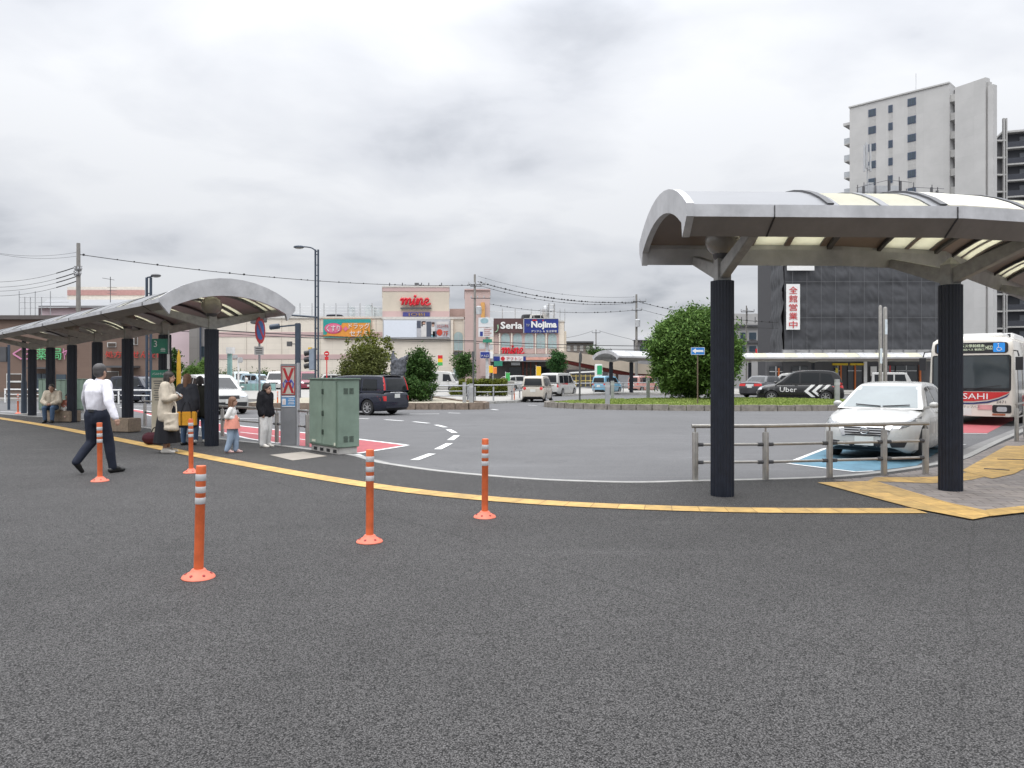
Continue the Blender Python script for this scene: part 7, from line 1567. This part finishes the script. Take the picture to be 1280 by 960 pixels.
bb = MB(); bb.prism([(xa + .1, Yn + .35), (xb - .05, Yn + .35), (xb - .05, Yn + 16), (xl + .6, Yn + 16), (xl + .35, Yn + 9)], 0.03, zt - .2); bb.build('building_core', mat('core_dark', (.06, .06, .065), .9), T, world=True)
net(xa, Yn, xb, Yn, ZA(447, Yn), zt, 'front_net', 110, 110); net(xl, Yn + 9, xa, Yn, .1, zt, 'side_net', 30, 80)
bb = MB()
for k in range(11): x = xa + (xb - xa) * (k + .5) / 11; bb.tube([(x, Yn - .42, ZA(447, Yn)), (x, Yn - .42, zt)], .025, 5)
for k in (2, 4, 7): z = ZA(447, Yn) + (zt - ZA(447, Yn)) * k / 9 + .4; bb.tube([(xa, Yn - .40, z), (xb, Yn - .40, z)], .02, 5)
bb.build('scaffold_tubes', mat('scaffold_tube', (.11, .112, .12), .6), T, world=True)
for (c_, r_) in (((1000, 300), 0), ((1050, 300), 0), ((1098, 300), 0), ((1000, 356), 1), ((1060, 354), 1), ((1120, 352), 1), ((1052, 420), 1), ((1086, 420), 1)):
    pass
bn = fpart(T, 'red_banner', M_WHITE, [(983, 1000, 355, 412)], Yn - .62, .06); bn['_abs'] = T['_abs']
for k_, ch in enumerate('全館営業中'): ftext(T, 'banner_lettering', M_RED, ch, 986.3, 996.8, 358.2 + k_ * 10.8, 367 + k_ * 10.8, Yn - .64, bn, .03)
fpart(T, 'upper_banner', M_WHITE, [(984, 1018, 322, 338)], Yn - .62, .06)
aw = MB(); aw.add([W(978, 446, Yn - 3), W(1180, 446, Yn - 3), W(1180, 437, Yn - .5), W(978, 437, Yn - .5)], [(0, 1, 2, 3)]); aw.add([W(978, 447, Yn - 3), W(1180, 447, Yn - 3), W(1180, 438, Yn - .5), W(978, 438, Yn - .5)], [(3, 2, 1, 0)]); aw.build('hoarding_awning', mat('awning_grey', (.15, .15, .15), .7, 0, .3, .8), T, world=True)
bb = MB()
for k in range(13): x0 = 978 + k * 16.8; bb.bar(W(x0, 446.2, Yn - 3.03), W(x0, 437, Yn - .53), .12, .08)
bb.build('awning_frame', M_DGREY, T, world=True)
fpart(T, 'shop_front', mat('shop_front_dark', (.07, .07, .075), .7, 0, .3, .4), [(958, 1180, 447, 488)], Yn + .1, .3); OR = mat('shop_orange', (.5, .13, .03), .6); SHG = glass('shop_glass', (.03, .035, .04), .08)
for a_ in ((962, 978, 458, 486), (990, 1010, 458, 486), (1043, 1052, 457, 487), (1060, 1077, 457, 487), (1104, 1118, 457, 486), (1120, 1146, 457, 486)):
    f_ = fpart(T, 'shop_window', SHG, [a_], Yn - .05, .1); f_['_abs'] = T['_abs']; bb = MB(); fbox(bb, (a_[0] + a_[1]) / 2 - .5, (a_[0] + a_[1]) / 2 + .5, a_[2], a_[3], Yn - .1, .05); fbox(bb, a_[0], a_[1], a_[2] + 6, a_[2] + 7, Yn - .1, .05); bb.build('window_bars', M_LGREY, f_, world=True)
fpart(T, 'shop_pillar', OR, [(1050.5, 1052.2, 456, 487), (1068.4, 1070, 456, 487), (973, 974.6, 460, 484), (1149.6, 1151.6, 456, 487)], Yn - .2, .2); fpart(T, 'yellow_fascia', mat('shop_yellow', (.60, .42, .02), .6), [(1041, 1060, 454, 456.6), (1063, 1080, 454, 456.6)], Yn - .25, .2)
fpart(T, 'white_panel', M_WHITE, [(1088.5, 1096, 458, 483), (1080, 1084, 452, 486)], Yn - .2, .1); fpart(T, 'poster', mat('poster_yellow', (.55, .45, .05), .6), [(1044.5, 1047.5, 460, 466)], Yn - .22, .04); fpart(T, 'red_poster', M_RED, [(1112, 1113.4, 457, 486), (944.5, 946.5, 436, 442)], Yn - .22, .04)
# rooftop railing, panels and antennas
bb = MB()
for px, py in ((1072, 231), (1080, 228), (1094, 222), (1110, 219), (1124, 221), (1142, 228), (1165, 231), (1172, 234), (1133, 236)): bb.tube([W(px, 246, Yn + 3), W(px, py, Yn + 3)], .045, 5)
for a_, c_ in (((1070, 235), (1110, 225)), ((1110, 225), (1140, 228)), ((1140, 234), (1180, 236)), ((1070, 240), (1180, 241))): bb.tube([W(*a_, Yn + 3), W(*c_, Yn + 3)], .03, 5)
for px, py in ((1112, 226), (1126, 226), (1080, 233), (1165, 234), (1172, 238), (1133, 239)): fbox(bb, px - 1.2, px + 1.2, py, py + 12, Yn + 2.9, .2)
bb.build('roof_railing', M_DGREY, T, world=True); fpart(T, 'roof_house', M_LGREY, [(1096, 1125, 232, 247), (1086, 1092, 228, 247)], Yn + 5, 3)
T = building('cell_antenna', 'slim phone antenna mast with three panels on the netted roof', Yn + 4, 1083, zt, 'antenna'); bb = MB(); bb.tube([W(1084, 246, Yn + 4), W(1084, 180, Yn + 4)], .06, 8); bb.build('mast', M_GALV, T, world=True); bb = MB()
for px, a_, c_ in ((1081, 181, 214), (1083.6, 178, 210), (1088.5, 180, 214)): fbox(bb, px - .8, px + .8, a_, c_, Yn + 3.7, .2)
bb.build('panel_antennas', M_LGREY, T, world=True); bb = MB(); fbox(bb, 1085, 1088, 207, 212, Yn + 3.8, .3); bb.build('junction_box', M_LGREY, T, world=True)
# ---- white apartment tower
AW = wallmat('apartment_white', (.47, .465, .455), 3.2, 3.2, .93); AG = mat('apartment_grey_panel', (.38, .375, .365), .7); ASL = mat('balcony_slab', (.42, .415, .40), .8)
Pl, Pr = Vector((XA(1062, 142), 142, 0)), Vector((XA(1187, 130), 130, 0)); dX = (Pr - Pl).normalized(); LN = (Pr - Pl).length; rz = math.atan2(dX.y, dX.x); HT = ZA(104, 130)
T = thing('apartment_tower', Pl, 'tall white apartment tower with window strips and corner balconies', 'building', rz=rz)
bb = MB(); bb.span((0, 0, 0), (LN, 14, HT)); bb.build('wall', AW, T); bb = MB(); bb.span((-.15, -.2, HT), (LN + .02, 14, HT + .25)); bb.span((-1.4, .5, HT - 3.0), (2.5, 9, HT - 2.5)); bb.build('roof_edge', AW, T)
def lx(px):     # local x on the tower front for a photo column
    t = (px - CX) / F; return ((t * Pl.y - Pl.x) / (dX.x - t * dX.y))
fl = 3.2; zw0 = ZA(124, 130 + (LN - lx(1134)) * .0) - .0
def wz(px, py): x = lx(px); return ZA(py, (Pl + dX * x).y)
cols_ = ((1086, 1094.5, 137.5), (1111, 1115.5, 132), (1135, 1144.5, 124))
for x0, x1, pt in cols_:
    a_, c_ = lx(x0), lx(x1); zt_ = wz(x0, pt); bb = MB(); bb.span((a_, -.04, 3), (c_, .1, zt_)); bb.build('grey_strip', AG, T)
    for k in range(14):
        z1_ = zt_ - k * fl
        if z1_ < 4: break
        bb = MB(); bb.span((a_ - .05, -.10, z1_ - 1.35), (c_ + .05, .1, z1_)); f_ = bb.build('window_frame', mat('navy_window_frame', (.05, .07, .12), .5), T); bb = MB(); bb.span((a_ + .1, -.13, z1_ - 1.22), ((a_ + c_) / 2 - .04, .1, z1_ - .13)); bb.span(((a_ + c_) / 2 + .04, -.125, z1_ - 1.22), (c_ - .1, .1, z1_ - .13)); bb.build('window_glass', M_WIN, f_)
for k in range(14):
    z = HT - 6.6 - k * fl
    if z < 3: break
    bb = MB(); bb.span((-1.35, .8, z), (.0, 9, z + .25)); b0 = bb.build('balcony', ASL, T); bb = MB(); bb.span((-1.35, .8, z + .25), (-1.27, 9, z + 1.25)); bb.span((-1.27, .8, z + .25), (0, .88, z + 1.25)); bb.build('balcony_rail', mat('balcony_glass', (.40, .42, .44), .3), b0)
# lift tower and recessed balconies beside it
bb = MB(); x0 = LN + .0; bb.span((x0, 2.5, 0), (x0 + 1.2, 13, HT - .5)); bb.build('recess_wall', mat('recess_dark', (.08, .08, .085), .7), T)
for k in range(15):
    z = HT - 3.2 - k * fl
    if z < 1: break
    bb = MB(); bb.span((x0 - .02, .25, z), (x0 + 1.15, 3, z + .22)); bb.span((x0 - .02, .25, z + .22), (x0 + 1.15, .35, z + 1.25)); bb.build('balcony', ASL, T)
P2l = Vector((XA(1193.5, 128), 128, 0)); P2r = Vector((XA(1232, 123.5), 123.5, 0)); d2 = (P2r - P2l).normalized(); L2 = (P2r - P2l).length; H2 = ZA(96.5, 123.5)
T2 = thing('lift_tower', P2l, 'plain white lift tower rising above the apartment block', 'building', rz=math.atan2(d2.y, d2.x)); bb = MB(); bb.span((0, 0, 0), (L2, 1.2, H2)); bb.build('wall', AW, T2); bb = MB(); bb.span((L2 + .003, .3, 0), (L2 + .45, 1.0, H2 - .8)); bb.build('side_wall', AG, T2); bb = MB(); bb.span((L2 + .45, -.1, 0), (L2 + 1.3, .9, H2 - 1.6)); bb.build('side_wing', AW, T2)
T3 = thing('stair_tower', (XA(1243, 131), 131, 0), 'open steel stair tower with grey columns beside the lift tower', 'building'); hs_ = ZA(148, 131); bb = MB()
for x in (.0, 1.6, 2.05): bb.box((x, 0, hs_ / 2), (.28 if x < 2 else .2, .4, hs_))
bb.build('columns', AG, T3); bb = MB(); bb.span((-.4, .6, 0), (2.2, 5, hs_ - 4)); bb.build('back_wall', mat('recess_dark', 0), T3)
for k in range(16): bb = MB(); bb.span((-.3, -.1, hs_ - 4 - k * fl * .93), (2.1, .7, hs_ - 3.72 - k * fl * .93)); bb.build('landing', ASL, T3)
T4 = thing('balcony_block', (XA(1253.5, 140), 140, 0), 'dark apartment block with pale balcony slabs at the frame edge', 'building', rz=-.32); hb = ZA(166, 140); DK = mat('block_dark', (.045, .048, .058), .6, 0, .2, .4)
bb = MB(); bb.span((0, 1.2, 0), (26, 14, hb)); bb.build('wall', DK, T4)
for k in range(17):
    z = hb - 3.1 - k * 3.02
    if z < 0: break
    bb = MB(); bb.span((-.1, -.1, z), (26, 1.25, z + .28)); b0 = bb.build('balcony_slab', ASL, T4); bb = MB(); bb.span((0, -.06, z + .28), (26, .0, z + 1.3)); bb.build('balcony_rail', glass('dark_rail_glass', (.03, .033, .045), .15), b0)
    for q in range(4): bb = MB(); bb.span((3 + q * 6.1, 1.1, z + .3), (5.4 + q * 6.1, 1.21, z + 2.4)); bb.build('balcony_window', mat('block_window', (.13, .14, .16), .3), T4)
bb = MB(); bb.span((-.2, -.2, hb - .1), (26, 14, hb + .25)); bb.build('roof_edge', ASL, T4)
T5 = thing('antenna_spike', (XA(1145, 137), 137, 45), 'thin lightning rod on the white apartment roof', 'antenna'); bb = MB(); bb.tube([(0, 0, 0), (0, 0, ZA(92, 137) - 45)], .05, 5); bb.build('rod', M_LGREY, T5)
# ---- low buildings behind
T = building('office_building', 'grey concrete office block with dark windows behind the round tree', 118., 925, 0.); fpart(T, 'wall', mat('office_grey', (.34, .335, .33), .8, 0, .12, .4), [(900, 962, 404, 490)], 118, 14); fpart(T, 'upper_storey', mat('office_grey', 0), [(903, 951, 392, 404)], 121, 9)
for a_ in ((925, 932.5, 415, 425), (936, 946, 415, 425), (912, 921, 415, 425), (953, 960, 416, 425), (925, 932.5, 432, 440), (936, 946, 432, 440)):
    f_ = fpart(T, 'window_frame', M_LGREY, [a_], 117.9, .2); f_['_abs'] = T['_abs']; bb = MB(); fbox(bb, a_[0] + .5, a_[1] - .5, a_[2] + .5, a_[3] - .5, 117.85, .1); bb.build('window_glass', M_WIN, f_, world=True)
fpart(T, 'ledge', M_DGREY, [(899, 963, 406, 408), (899, 963, 426, 428.5)], 117.5, .7); bb = MB()
for px in (927, 934, 944): bb.tube([W(px, 404, 120), W(px, 385 if px == 934 else 396, 120)], .07, 5)
bb.tube([W(928, 388, 120), W(941, 389, 120)], .05, 5); bb.build('roof_aerial', M_DGREY, T, world=True)
T = building('brown_flats', 'low brown apartment block beyond the ramp', 140., 724, 0.); fpart(T, 'wall', mat('flats_brown', (.20, .17, .15), .8, 0, .2, .5), [(706, 741, 428, 486)], 140, 12); fpart(T, 'roof', M_DGREY, [(705, 742, 426.5, 428.5)], 139.5, 13)
for k in range(4): fpart(T, 'window', mat('flats_pale', (.38, .37, .35), .7), [(709 + k * 8, 713 + k * 8, 432, 439)], 139.9, .1)
T = building('grey_house', 'grey gabled house behind the white arched shelter', 110., 806, 0.); fpart(T, 'wall', mat('house_grey', (.25, .25, .26), .8, 0, .15, .6), [(792, 830, 424, 485)], 110, 9); bb = MB(); bb.add([W(790, 425, 109.5), W(832, 425, 109.5), W(828, 419.5, 113), W(794, 419.5, 113)], [(0, 1, 2, 3)]); bb.add([W(790, 426, 109.5), W(832, 426, 109.5), W(828, 420.5, 113), W(794, 420.5, 113)], [(3, 2, 1, 0)]); bb.build('roof', mat('house_roof_grey', 0), T, world=True); fpart(T, 'window', M_WIN, [(800, 806, 432, 440)], 109.9, .1)
T = building('low_houses', 'row of low grey houses far beyond the white shelter', 170., 770, 0.); fpart(T, 'wall', mat('house_grey', 0), [(740, 800, 440, 482)], 170, 10); fpart(T, 'roof', M_DGREY, [(739, 765, 437, 441), (768, 801, 438.5, 441)], 169.5, 11)
# ---- sign tower by the mall
Yt = 84.; T = building('sign_totem', 'stack of shop signs on a pole before the pink tower', Yt, 608, .03, 'sign'); fpart(T, 'pole', M_LGREY, [(607, 610.5, 396, 483)], Yt + .2, .35)
sw_ = fpart(T, 'sign_panel', mat('panel_white', (.58, .59, .6), .5), [(598, 616.5, 397, 409), (598, 616.5, 410, 421)], Yt, .3); sw_['_abs'] = T['_abs']
bb = MB(); bb.plate([(.45 * math.cos(t * .4488), .3 * math.sin(t * .4488)) for t in range(14)], W(605.5, 401, Yt - .02), UX, UZ, .04); bb.build('panel_oval', mat('pale_sign_blue', (.25, .38, .42), .5), sw_, world=True); bb = MB(); fbox(bb, 600, 603.5, 414.5, 420, Yt - .03, .05); bb.build('panel_square', bl_, sw_, world=True); bb = MB()
for k in range(4): fbox(bb, 605, 614.5 - k % 2 * 2, 411 + k * 2.4, 412 + k * 2.4, Yt - .03, .05)
bb.build('panel_print', mat('dull_red_print', (.4, .2, .18), .5), sw_, world=True)
fpart(T, 'green_sign', M_GREEN, [(603.5, 615, 424, 428.2)], Yt - .1, .3); g2 = fpart(T, 'blue_sign', bl_, [(600.5, 612, 440, 447.5)], Yt - .1, .3); fpart(T, 'sign_panel', M_WHITE, [(600, 616, 439.4, 448)], Yt + .05, .2); ftext(T, 'sign_lettering', M_WHITE, 'P 入口', 602, 610.5, 443.2, 446.4, Yt - .12)
fpart(T, 'green_sign', M_GREEN, [(617.5, 628, 451.5, 457.4)], Yt - .1, .3); fpart(T, 'grey_boxes', M_LGREY, [(599, 606, 429, 436), (611, 616, 431, 437)], Yt, .3)

# ================================================================ utility poles and cables
def upole(px, Y, pt, label, arms, r=.17, tr=None, zb=ZR):
    T = thing('utility_pole', (XA(px, Y), Y, zb), label, 'utility pole', 'utility poles'); hh = ZA(pt, Y) - zb; bb = MB(); bb.lathe([(r, -.1), (r * .62, hh), (.01, hh)], 12); bb.build('pole', mat('pole_concrete', (.22, .21, .195), .85, 0, .15, 2.), T, 40)
    for py, p0, p1 in arms:
        bb = MB(); z = ZA(py, Y) - zb; a_, c_ = XA(p0, Y) - XA(px, Y), XA(p1, Y) - XA(px, Y); bb.bar((a_, -.15, z), (c_, -.15, z), .09, .09); ca = bb.build('cross_arm', M_DGREY, T); bb = MB(); n = max(3, int(abs(c_ - a_) / .5))
        for k in range(n): bb.lathe([(.05, 0), (.09, .1), (.05, .2), (.08, .28)], 8, (a_ + (c_ - a_) * k / (n - 1), -.15, z + .04))
        bb.build('insulators', M_LGREY, ca, 40)
    if tr:
        py, w_ = tr; bb = MB(); z = ZA(py, Y) - zb; bb.lathe([(.05, -.5), (.33, -.5), (.35, .4), (.2, .5), (.02, .52)], 14, (w_, -.3, z)); bb.build('transformer', M_LGREY, T, 40)
    return T
p1 = upole(98, 60, 304, 'thick concrete utility pole beside the pink house, wires fanning out', [(338, 95, 103), (344, 94, 102)], .22)
bb = MB(); bb.tube([(0, -.02, 1.0), (0, -.02, 3.6)], .24, 12); bb.build('advert_wrap', mat('pole_wrap', (.45, .43, .36), .6, 0, .3, 2.5), p1, 50)
upole(593.5, 92, 343, 'tall utility pole with crossarms before the pink mall tower', [(356, 586, 607), (358, 588, 602), (373, 589, 613)], .2, (388, .5))
upole(795.5, 98, 368, 'tall utility pole with transformer left of the round tree', [(377, 792, 807), (388, 790, 802)], .2, (404, .1))
upole(745, 150, 412, 'distant utility pole above the dark far tree', [(416, 740, 750)], .16)
upole(933, 100, 382, 'thin utility pole in front of the grey office block', [(390, 926, 942)], .12)
def cable(a, c, label, sag, r, beads=0, group='overhead cables', br=.09, seed=0, mid=None):
    rr = random.Random(seed); A, C_ = Vector(a), Vector(c); n = 24; f_ = lambda t: A.lerp(C_, t) - UZ * sag * 4 * t * (1 - t); bb = MB(); bb.tube([f_(i / n) for i in range(n + 1)], r, 5)
    for k in range(beads): q = f_((k + rr.uniform(.1, .9)) / beads); s_ = br * rr.uniform(.35, .8); bb.sphere(q + UZ * s_ * .3, (s_ * 1.2, s_, s_), 6, 4)
    o = bb.build('overhead_cable', M_WIRE); return tag(o, label, 'cable', group)
cable(W(98.5, 318, 60), W(593, 356.5, 92), 'long cable with dark beads from the pharmacy pole to the pink tower pole', .8, .03, 26, br=.13, seed=1)
for k, (yy, le, s_) in enumerate(((310, 315, 0), (311, 320, 0), (346.5, 333, 1), (353, 340, 1), (358, 345, 1), (364, 351, 1))):
    T_ = cable(W(97.5, le, 60), W(-40, yy + (le - yy) * -.35, 58), ['topmost', 'second', 'third', 'fourth', 'fifth', 'lowest'][k] + ' thin cable running from the pharmacy pole out of frame', .5, .014 if s_ else .011, 0)
    if s_:
        a_, c_ = W(97, le, 60), W(-40, yy + (le - yy) * -.35, 58); bb = MB(); bb.tube([a_.lerp(c_, t) - UZ * .5 * 4 * t * (1 - t) for t in (.0, .05, .12, .2)], .04, 6); bb.build('cable_sleeve', M_WIRE, T_)
cable(W(597, 352, 92), W(795, 377.5, 98), 'upper beaded cable between the two tall poles, thick with dots', .9, .035, 46, br=.15, seed=2)
cable(W(597, 345, 92), W(795, 371, 98), 'faint topmost cable between the two tall poles', .9, .015, 6, br=.08, seed=3)
cable(W(600, 357, 92), W(795, 378.5, 98), 'second beaded cable just under the upper one between tall poles', 1.0, .025, 26, br=.11, seed=4)
cable(W(612, 380, 100), W(795, 387.5, 98), 'lower beaded cable with short hangers between the tall poles', .7, .025, 22, br=.11, seed=5)
cable(W(799, 377.5, 98), W(1000, 404, 82), 'beaded cable running from the transformer pole behind the round tree', .6, .03, 26, br=.13, seed=6); cable(W(799, 386, 98), W(1000, 410, 82), 'lower cable from the transformer pole behind the round tree', .8, .02, 20, br=.1, seed=7)
cable(W(150, 405, 66), W(593, 426, 92), 'dark low cable crossing the striped mall wall', .25, .05); cable(W(150, 409, 66), W(593, 427.5, 92), 'second dark low cable close below the first on the mall wall', .3, .03)
cable(W(593, 426.5, 92), W(890, 432, 98), 'dark low cable continuing past the blue sign to the round tree', .25, .045); cable(W(593, 429, 92), W(890, 437, 98), 'lower thin cable past the electronics sign to the round tree', .3, .03)
cable(W(749, 413.5, 150), W(860, 437, 110), 'thin cable from the distant pole down towards the round tree', .3, .03); cable(W(741, 413.5, 150), W(690, 424, 120), 'thin cable from the distant pole towards the mall corner', .3, .03)
